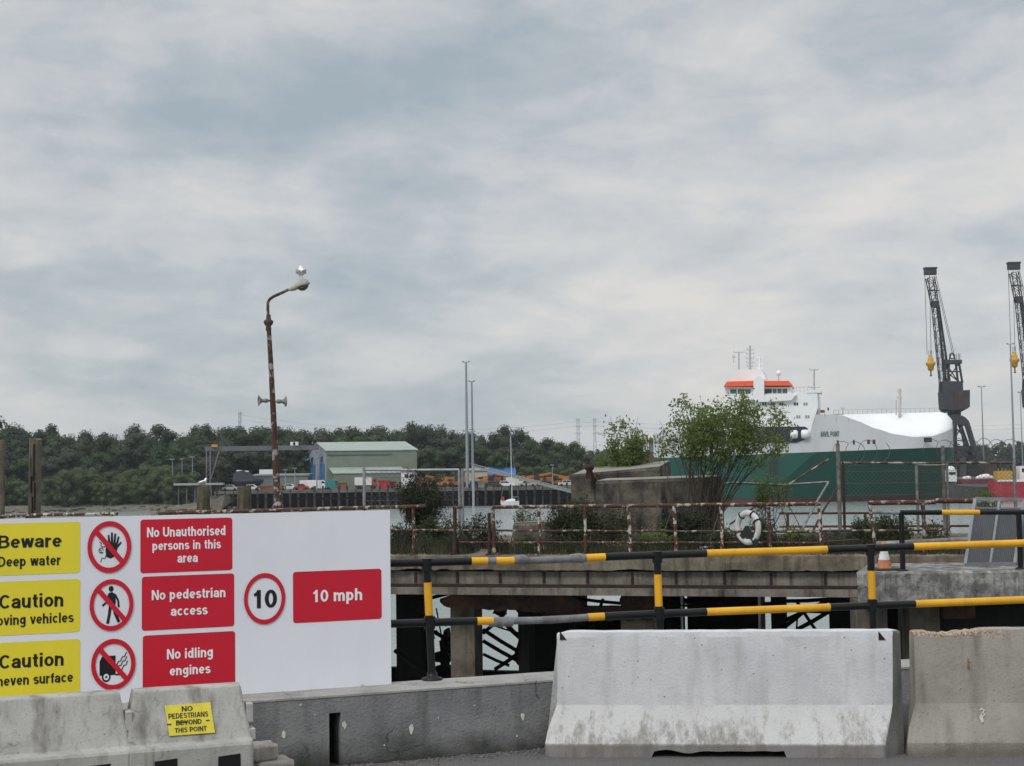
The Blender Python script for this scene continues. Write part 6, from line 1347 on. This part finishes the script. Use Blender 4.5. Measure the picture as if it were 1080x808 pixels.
# ================================================================== FAR QUAY, PORT CRANES, WORKBOATS
fq0 = P(1000, 512, 372); b = MB(); QZ = -0.6
b.add([Vector(v) for v in ((60, 372, QZ), (520, 372, QZ), (520, 760, QZ), (60, 760, QZ), (60, 372, -8), (520, 372, -8), (60, 760, -8))], [(0, 1, 2, 3), (4, 5, 1, 0), (6, 4, 0, 3)]); b.build('far_quay', plain('far_quay', (0.14, 0.135, 0.13), 0.9, var=0.15, scale=0.05), kind='structure')
cr_m = plain('crane_grey', (0.045, 0.048, 0.055), 0.6, var=0.15, scale=0.4); cr_b = plain('crane_brown', (0.055, 0.046, 0.044), 0.7, var=0.2, scale=0.3); cr_y = plain('crane_yellow', (0.55, 0.30, 0.03), 0.5)
DC = 385.0; Cp = lambda px, py, dd=0: P(px, py, DC+dd)
def latt(name, top, bot, wt, wb, t, r_=.18, n=12):
    top, bot = Vector(top), Vector(bot); d_ = (bot-top).normalized(); x = Vector((1, 0, 0)); x = (x-d_*x.dot(d_)).normalized(); y = x.cross(d_); b = MB()
    f = lambda k, sx, sy: top.lerp(bot, k)+x*sx*(wt+(wb-wt)*k)/2+y*sy*(wt+(wb-wt)*k)/2
    for sx, sy in ((-1, -1), (1, -1), (1, 1), (-1, 1)): b.tube([f(0, sx, sy), f(1, sx, sy)], r_, 5)
    for k in range(n):
        s_ = 1 if k % 2 else -1
        for sy in (-1, 1): b.tube([f(k/n, s_, sy), f((k+1)/n, -s_, sy)], r_*.55, 4)
        for sx in (-1, 1): b.tube([f(k/n, sx, s_), f((k+1)/n, sx, -s_)], r_*.55, 4)
        b.tube([f(k/n, -1, -1), f(k/n, 1, -1)], r_*.5, 4)
    return b.build(name, cr_m, t)
ct_ = thing('port_crane', 'dark grey dockside crane with a lattice jib standing just beyond the ship bow', 'crane', (Cp(1012, 500).x, DC, QZ))
jt_, jb_ = Cp(982, 290), Cp(995.5, 428)
latt('jib', Cp(981, 293), Cp(986.5, 325), 1.9, 1.5, ct_, .15, 5); latt('jib', Cp(986.5, 325), Cp(996, 430), 1.5, 1.1, ct_, .14, 15)
b = MB(); b.box(Cp(981, 286.5), (3.0, 1.6, 1.7)); b.box(Cp(981, 283), (3.3, 1.9, .4)); b.build('jib_head', cr_m, ct_)
b = MB(); b.box(Cp(986.5, 321), (1.7, 1.6, 1.7)); b.build('jib_joint', cr_m, ct_); b = MB(); b.beam(Cp(978.5, 306.5), Cp(990, 306.5), .5, .25); b.build('jib_platform', cr_m, ct_)
latt('luffing_strut', Cp(989, 322), Cp(999.5, 402), .6, 1.0, ct_, .16, 16)
for a_, c_ in (((988, 300), (1005, 375)), ((987, 290), (1006, 372))): b = MB(); b.tube([Cp(*a_, .5), Cp(*c_, .5)], .07, 4); b.build('stay_rope', cr_m, ct_)
# tower over the machinery house
b = MB()
for x0, x1 in ((997.5, 995), (1001, 999.5), (1008, 1010.5), (1011.5, 1015)): 
    for dd in (-1.6, 1.6): b.beam(Cp(x0, 383, dd*.6), Cp(x1, 404, dd), .42, .42)
b.beam(Cp(996, 392), Cp(1014, 392), .3, .3); b.beam(Cp(998, 384), Cp(1010, 402), .25, .25); b.beam(Cp(1011, 384), Cp(998, 402), .25, .25); b.beam(Cp(999, 393), Cp(1013, 404), .25, .25); b.build('tower_frame', cr_m, ct_)
b = MB(); b.box(Cp(1004, 382), (4.4, 3, 1.0)); b.build('tower_top', cr_m, ct_)
b = MB(); c = Cp(1004.3, 375.5); b.tube([c+Vector((.65*math.cos(a), 0, .75*math.sin(a))) for a in [x*6.2832/14 for x in range(15)]], .18, 5); b.beam(Cp(1001, 380), Cp(1003, 373), .3, .3); b.beam(Cp(1007.5, 380), Cp(1005.5, 373), .3, .3); b.build('top_sheave', cr_m, ct_)
b = MB()
for x in (1009, 1011, 1012.3): b.tube([Cp(x, 380), Cp(x+.2, 373)], .08, 4)
b.build('aerial', cr_m, ct_)
spl = lambda pts, dpt, m_, n_, d0=0: (lambda b: (b.prism([Cp(x, y, d0) for x, y in pts], (0, dpt, 0)), b.build(n_, m_, ct_)))(MB())
spl([(995.5, 402), (1015.5, 402), (1016, 413), (995, 413)], 4.6, cr_m, 'upper_house', -2.3)
spl([(994.8, 413.2), (1006, 412.6), (1006, 433), (996, 431.5)], 5, cr_m, 'machinery_house', -2.5)
spl([(1006.2, 412), (1023, 411.3), (1023, 429), (1020.5, 431), (1006.2, 432.8)], 4.8, cr_b, 'counterweight_house', -2.6)
spl([(996, 431.8), (1020, 431.2), (1014, 434.4), (998, 435)], 4.2, cr_m, 'underframe', -2.1)
b = MB(); b.lathe([(1.5, -1.4), (1.7, -1.2), (1.7, .9), (1.5, 1.0)], Cp(1006.5, 436.5), n=14); b.build('slewing_ring', cr_m, ct_)
spl([(1000, 438), (1004, 443), (1007, 448), (1014, 448), (1021.5, 449), (1022, 444), (1018, 440), (1013, 437.8), (1006, 436.5)], 3.4, cr_m, 'portal_head', -1.7)
for x0, y0, x1, dd, w_ in ((1019.5, 446, 1036, -4, 1.1), (1013, 447, 1024, -1, .8), (1006.5, 446, 1003, -4, .6), (1012, 447, 1031, 5, .8), (1008, 447, 1008, 5, .6)):
    b = MB(); e_ = Cp(x1, 494, dd); e_.z = QZ; b.beam(Cp(x0, y0, dd*.3), e_, w_, w_); b.build('portal_leg', cr_m, ct_)
b = MB()
for a_, c_ in (((1007, 450), (1018, 462)), ((1014, 450), (1006, 464)), ((1006, 464), (1021, 466)), ((1006, 466), (1020, 480)), ((1019, 452), (1024, 462)), ((1004, 482), (1024, 470))): b.beam(Cp(*a_, -2), Cp(*c_, -2), .28, .28)
b.build('portal_bracing', cr_m, ct_)
spl([(1003, 470), (1034, 471), (1035, 476), (1003, 476)], 4, cr_m, 'portal_walkway', -2)
for x0, x1 in ((975.3, 977.8), (980.3, 982)): b = MB(); b.tube([Cp(x0, 289), Cp(x1, 374)], .065, 4); b.build('hoist_rope', cr_m, ct_)
hc = Cp(981.5, 384); b = MB(); b.lathe([(.5, 2.2), (.55, 1.6), (.75, 1.5), (.8, .6), (1.25, .5), (1.3, -.1), (.85, -.6), (.75, -1.5), (.35, -1.8)], hc, n=12); b.build('hook_block', cr_y, ct_)
b = MB(); b.lathe([(.2, -1.8), (.22, -2.8), (.35, -2.9), (.3, -3.2)], hc, n=8); b.build('hook', plain('hook_brown', (0.18, 0.1, 0.04), 0.6), ct_)
b = MB()
for s_ in (-.4, 0, .4): b.tube([hc+Vector((s_, 0, 2.1)), hc+Vector((s_, 0, 3.6))], .09, 4)
b.build('rope_socket', galv, ct_)
dup(ct_, ct_.location+(P(1069, 280, DC)-P(981, 287, DC)), 'dark grey dockside crane with a lattice jib at the right edge of the photo').location.z = QZ+0.0
for o_ in bpy.data.objects:
    if o_.name.startswith('port_crane.'): o_.location.z = QZ; o_.scale = (1, 1, 1.02)
lampcol(1035, 408, 400, 'slim lighting column between the two dockside cranes', .14, base=QZ, arm=.8); lampcol(1065.5, 363, 376, 'tall lighting column close to the right dockside crane', .22, base=QZ, arm=.8); lampcol(1076, 414, 420, 'lower lighting column at the right edge behind the crane', .12, base=QZ, arm=.5)
# workboats at the right
def wboat(px0, px1, D, zt, label, col, bow=1):
    a, c = P(px0, 520, D), P(px1, 520, D); t = thing('workboat', label, 'boat', ((a.x+c.x)/2, D, WZ)); L_ = c.x-a.x; rg = []
    for t_, wy, zb, z_ in ((0, .8, -.3, zt*.9), (.1, 1, -.6, zt*.85), (.5, 1, -.6, zt*.85), (.8, .85, -.5, zt*.95), (.94, .4, -.2, zt*1.1), (1, .04, .8, zt*1.2)):
        tt = t_ if bow > 0 else 1-t_; rg.append([Vector((a.x+L_*tt, D+y_*wy*3, WZ+z)) for y_, z in ((0, zb), (.8, zb+.3), (1, z_), (-1, z_), (-.8, zb+.3))])
    b = MB(); b.loft(rg if bow > 0 else rg[::-1]); b.build('hull', plain('wb_%d' % px0, col, 0.5, var=0.15, scale=0.3), t); return t, a, c
t, a, c = wboat(1046, 1110, 318, 5.0, 'red hulled workboat with yellow deck gear at the right edge', (0.42, 0.035, 0.05))
b = MB(); b.box((a.x+2.5, 318, WZ+5.6), (3.2, 2.6, 1.8)); b.build('deck_gear', plain('gear_yellow', (0.5, 0.33, 0.05), 0.6), t); b = MB()
for k_ in range(6): b.beam((a.x+.8+k_*.8, 317, WZ+4.6), (a.x+1.3+k_*.8, 317, WZ+7.0), .14, .14)
b.build('gear_frame', plain('gear_yellow', (0.5, 0.33, 0.05), 0.6), t); b = MB(); b.box((a.x+7.5, 318, WZ+6.0), (3.5, 3, 3.0)); b.build('deckhouse', far_white, t); b = MB(); b.box((a.x+7.3, 316.45, WZ+6.6), (2.4, .06, .8)); b.build('window', dark_glass, t)
b = MB(); b.beam((a.x+.3, 315, WZ+4.4), (c.x-2, 315, WZ+4.4), .2, .5); b.build('white_band', far_white, t)
t, a, c = wboat(999, 1053, 326, 3.6, 'dark grey barge with a red deck load below the portal crane', (0.07, 0.07, 0.072), -1)
b = MB(); b.box(((a.x+c.x)/2+.5, 326, WZ+4.25), ((c.x-a.x)*.62, 4, 1.0)); b.build('deck_load', plain('load_red', (0.17, 0.04, 0.045), 0.7, var=0.2, scale=.4), t)
b = MB(); b.box((a.x+.95, 326, WZ+5.6), (1.9, 2.2, 2.6)); b.lathe([(.95, 0), (.8, .5), (.3, .8)], (a.x+.95, 326, WZ+6.9), n=10); b.build('wheelhouse', far_white, t); b = MB(); b.box((a.x+.95, 324.86, WZ+6.1), (1.5, .06, .6)); b.build('window', dark_glass, t)
for k_, (f_, s_) in enumerate(((.35, .5), (.42, .6), (.62, .55), (.70, .8), (.77, .9), (.85, .6))): b = MB(); b.ball((a.x+(c.x-a.x)*f_, 326, WZ+4.75+s_*.5), s_, 8, sc3=(1.3, 1, .8)); b.build('white_gear', far_white, t)
# dark quay clutter below the crane
rr3 = random.Random(4)
for i, (x0, x1, y0) in enumerate(((1003, 1010, 478), (1012, 1019, 483), (1020, 1030, 480), (1038, 1052, 487), (1054, 1062, 483))):
    a, c = P(x0, y0, 376), P(x1, y0, 376); t = thing('container', ('dark', 'grey', 'blackish', 'dull brown', 'slate')[i]+' stacked container on the quay at the crane foot, number of boxes unclear', 'container', ((a.x+c.x)/2, 377.3, QZ)); m_ = plain('cont_%d' % i, ((.03, .035, .045), (.08, .085, .09), (.02, .022, .025), (.07, .05, .04), (.05, .06, .07))[i], .6, var=.2, scale=.5)
    t['label'] = ('dark navy container behind the bow under the crane portal', 'grey container between the crane legs', 'near black container at the right crane leg', 'dull brown container right of the first lighting column', 'slate grey container left of the tall lighting column')[i]
    b = MB(); b.box(((a.x+c.x)/2, 377.3, (a.z+QZ)/2), (c.x-a.x, 2.5, a.z-QZ)); b.build('container_body', m_, t); b = MB()
    for k_ in range(7): x = a.x+(c.x-a.x)*(k_+.5)/7; b.box((x, 376.03, (a.z+QZ)/2), (.12, .05, (a.z-QZ)*.95))
    b.build('rib', m_, t)
# small white launch left of the concrete block's end
t, a, c = wboat(673, 699, 300, 2.6, 'small white launch moored left of the ship stern behind the bush', (.6, .6, .6))
b = MB(); b.box((a.x+2.2, 300, WZ+3.1), (2, 1.6, 1.4)); b.build('wheelhouse', far_white, t)
# ================================================================== BUSHES AND PLANTS ON THE JETTY
lb1 = leafmat('bush_leaf', (0.115, 0.16, 0.045), (0.18, 0.235, 0.075), (0.135, 0.18, 0.058), 0.45)
lb2 = leafmat('scrub_leaf', (0.035, 0.052, 0.022), (0.06, 0.078, 0.034), (0.05, 0.06, 0.03), 0.25)
lb3 = leafmat('gorse_leaf', (0.02, 0.028, 0.015), (0.034, 0.043, 0.022), (0.03, 0.036, 0.02), 0.15)
lb4 = leafmat('fresh_leaf', (0.08, 0.13, 0.02), (0.12, 0.18, 0.035), (0.1, 0.15, 0.03), 0.35)
twig = plain('twig_bark', (0.085, 0.07, 0.055), 0.95, var=0.3, scale=6); dry = plain('dry_stem', (0.19, 0.165, 0.12), 0.95, var=0.25, scale=6)
def plant(name, label, cat, base, target_fn, nst, ntw, nlf, leaf, leafm, seed, stem_r=0.022, base_r=0.25, sub=0.45, bare=0.0, group=None, up=0.25, stemm=None):
    """stems from the base to points of the crown; twigs and leaves round the stem ends"""
    r_ = random.Random(seed); t = thing(name, label, cat, base, group); bs = MB(); bl_ = MB()
    for i in range(nst):
        tg = target_fn(r_); s0 = base+Vector((r_.gauss(0, base_r), r_.gauss(0, base_r*.7), -0.02)); h = (tg-s0)
        mid = s0+h*0.5+Vector((r_.gauss(0, .05)*h.length, r_.gauss(0, .05)*h.length, h.length*0.05)); m1 = s0.lerp(mid, .55)+Vector((r_.gauss(0, .015), 0, .03))*h.length
        pts = [s0, m1, mid, mid.lerp(tg, .55)+Vector((r_.gauss(0, .03), r_.gauss(0, .03), .01))*h.length, tg]; rad = stem_r*r_.uniform(.7, 1.25)
        bs.tube(pts, [rad, rad*.85, rad*.65, rad*.42, rad*.18], 5, cap=False)
        for j in range(ntw):
            u_ = r_.uniform(.45 if bare else .2, 1.0); k = u_*4; a = int(min(3, k)); p0 = pts[a].lerp(pts[a+1], k-a); d_ = Vector((r_.gauss(0, 1), r_.gauss(0, 1), r_.gauss(up, .7))).normalized(); ln = sub*r_.uniform(.35, 1.0); p1 = p0+d_*ln*.5+Vector((0, 0, .03)); p2 = p0+d_*ln
            bs.tube([p0, p1, p2], [rad*.3, rad*.22, rad*.08], 3, cap=False)
            if u_ < bare: continue
            for _ in range(nlf):
                q = p0.lerp(p2, r_.uniform(.25, 1.1))+Vector((r_.gauss(0, 1), r_.gauss(0, 1), r_.gauss(0, 1)))*leaf*1.1
                n_ = Vector((r_.gauss(0, 1), r_.gauss(0, 1), r_.gauss(.5, .8))).normalized(); t1_ = Matrix.Rotation(r_.uniform(0, 6.28), 3, n_) @ n_.orthogonal().normalized(); t2_ = n_.cross(t1_); s_ = leaf*r_.uniform(.55, 1.2)
                if q.z < 0.01: continue
                bl_.add([q-t1_*s_*.6, q-t2_*s_*.3, q+t1_*s_*.6, q+t2_*s_*.3], [(0, 1, 2, 3)])
    bs.build('stems', stemm or twig, t); bl_.build('leaves', leafm, t); return t
def jp(px, d, z=0.0): return J(js(px, d), d, z)
def ell(px, py, rx, ry, d, dd, shell=.55):
    """random point in an ellipsoid given by its photo centre and radii, at depth d behind the jetty edge"""
    c = jp(px, d); D = c.y; cz = P(px, py, D).z; k = D/F
    def f(r_):
        while True:
            v = Vector((r_.uniform(-1, 1), r_.uniform(-1, 1), r_.uniform(-1, 1)))
            if shell < v.length < 1: break
        return Vector((c.x+v.x*rx*k, D+v.y*dd, cz+v.z*ry*k))
    return f
# the big bush: fan of bare stems under a light domed crown
def dome(px, py, rx, ry, d, dd, n):
    """targets spread evenly over a domed crown"""
    c = jp(px, d); D = c.y; cz = P(px, py, D).z; k = D/F; i = [0]
    def f(r_):
        j = i[0] % n; i[0] += 1; sz_ = -0.38+1.36*((j+.5)/n); az = j*2.39996; q = math.sqrt(max(0, 1-min(1, abs(sz_))**2)); rad = r_.choice((1.0, .95, .75, .55))*r_.uniform(.9, 1.04)
        return Vector((c.x+math.cos(az)*q*rx*k*rad, D+math.sin(az)*q*dd*rad, cz+sz_*ry*k*rad))
    return f
t = plant('bush', 'tall multi-stemmed green bush fanning out in front of the ship', 'bush', jp(737, 4.0), dome(766, 453, 73, 43, 4.0, 1.35, 58), 58, 14, 24, .075, lb1, 3, .016, .17, .33, .70)
plant('bush', 'slender bright green shrub rising over the end of the tall concrete block', 'bush', jp(672, 7.9), (lambda f1, f2: (lambda r_: f1(r_) if r_.random() < .5 else f2(r_)))(ell(668, 455, 24, 17, 7.9, .6, .2), ell(658, 478, 17, 10, 7.9, .5, 0)), 22, 12, 24, .074, lb1, 5, .016, .12, .3, .6)
plant('bush', 'small fresh green shrub beside the left of the tall concrete block top', 'bush', jp(645, 8.4), ell(648, 483, 18, 8, 8.4, .5, 0), 12, 8, 20, .065, lb4, 6, .014, .15, .3, .4)
plant('bush', 'dark round gorse bush behind the wire fence frame left of centre', 'bush', jp(446, 5.2), ell(446, 521, 27, 25, 5.2, .7, .2), 40, 14, 22, .05, lb3, 7, .016, .25, .3, .2)
SC = [('low dark scrub right behind the sign board edge', 424, 565, 18, 15, 2.2, lb3, 20, 22), ('grey green scrub clump beside the dark railing post', 466, 562, 24, 20, 2.0, lb2, 30, 22), ('brownish scrub left of the low brown block', 505, 560, 20, 20, 2.6, lb3, 24, 18),
      ('sparse pale green plant standing on top of the low brown block', 556, 545, 14, 11, 4.4, lb2, 12, 10), ('dark scrub between the low brown block and the tall one', 592, 552, 18, 20, 2.6, lb3, 26, 20), ('tall grey green scrub against the left of the concrete blocks', 611, 549, 22, 25, 2.2, lb2, 30, 20),
      ('olive scrub before the face of the lower concrete block', 645, 556, 24, 20, 2.4, lb2, 26, 18), ('light green leafy plant at the foot of the railing mid jetty', 690, 569, 15, 8, 1.2, lb1, 14, 18), ('dense dark scrub under the big bush', 722, 556, 26, 20, 2.4, lb3, 34, 22), ('scrub just left of the life ring', 762, 566, 14, 9, 1.4, lb2, 16, 16),
      ('olive plant seen through and right of the life ring', 806, 560, 15, 17, 1.8, lb2, 20, 18), ('thin green plant between the life ring and the bent handrail foot', 838, 566, 14, 9, 1.6, lb1, 14, 12), ('grassy green clump left of the bent peeling post', 912, 563, 18, 14, 1.6, lb2, 26, 20), ('green clump right of the bent peeling post behind the cone', 942, 560, 20, 17, 1.9, lb2, 28, 20),
      ('wispy plant beyond the short railing near the grey gate', 985, 560, 14, 12, 2.2, lb2, 10, 8), ('fresh green plant above the grey gate panel', 1046, 524, 13, 7, 4.5, lb4, 14, 18), ('low scrub against the base of the tall fence post', 873, 575, 10, 4, 1.4, lb2, 10, 12), ('small leafy tuft in front of the green hull, above the life ring', 812, 502, 20, 8, 6.3, lb1, 12, 16)]
for i, (lab, px, py, rx, ry, d, m_, ns, nl) in enumerate(SC):
    plant('scrub', lab, 'bush', jp(px, d), ell(px, py, rx, ry, d, .45, .1), ns, 9, nl, .05 if m_ is not lb1 else .055, m_, 30+i, .010, rx/F*32*.6, .22, .1)
r5 = random.Random(77)
for i in range(14):
    px = 418+i*36+r5.uniform(-8, 8)
    if 690 < px < 700: continue
    plant('scrub', 'x', 'bush', jp(px, r5.uniform(.7, 1.3)), ell(px, 573+r5.uniform(-3, 3), r5.uniform(10, 17), 6.5, r5.uniform(.6, 1.2), .35, .1), 14, 7, 14, .042, (lb3, lb2, lb3)[i % 3], 200+i, .008, .22, .18, .1, 'low scrub along the jetty edge')['label'] = 'low dark scrub growing along the jetty deck edge under the rusty railing'
# dry stalks
b = MB()
t = thing('dry_stalks', 'tangle of bare dry stalks among the scrub on the jetty', 'dead plant', jp(590, 1.6))
for px in (560, 574, 580, 587, 596, 600, 668, 676, 700, 745): 
    p0 = jp(px, 1.2+rnd.random()*2, 0); b = MB(); b.tube([p0, p0+Vector((rnd.gauss(0, .15), 0, .4)), p0+Vector((rnd.gauss(0, .4), 0, .75+rnd.random()*.4))], [.012, .009, .004], 4); b.build('stalk', dry, t)
# dry grass along the deck edge
b = MB()
for _ in range(9000):
    s_ = rnd.uniform(-3, 13); d = abs(rnd.gauss(.35, .7))+.05; 
    if noise.noise(Vector((s_*.8, 3, 0))) < -.22: continue
    p0 = J(s_, d, 0); h = rnd.uniform(.05, .34)*(0.5+rnd.random()); v = Vector((rnd.gauss(0, .06), rnd.gauss(0, .06), h)); w_ = Vector((.006, 0, 0)); b.add([p0-w_, p0+w_, p0+v], [(0, 1, 2)], rnd.randint(0, 1))
b.build('grass', [leafmat('dry_grass', (0.07, 0.064, 0.034), (0.11, 0.098, 0.058), (0.05, 0.058, 0.026), .2), lb3], None, 'dry grass and weeds growing along the jetty deck edge', 'grass', kind='stuff')
# ================================================================== HAZE over the water
hm = bpy.data.materials.new('haze_air'); hm.use_nodes = True; hn = hm.node_tree; hn.nodes.clear()
ho = hn.nodes.new('ShaderNodeOutputMaterial'); hv = hn.nodes.new('ShaderNodeVolumePrincipled'); hn.links.new(hv.outputs[0], ho.inputs['Volume'])
hv.inputs['Color'].default_value = (0.80, 0.87, 0.95, 1); hv.inputs['Density'].default_value = 0.00012; hv.inputs['Anisotropy'].default_value = 0.1
b = MB(); b.box((0, 750, 29), (3300, 2300, 82)); b.build('haze', hm, None, 'thin pale haze over the water and far shore', 'haze', kind='stuff')
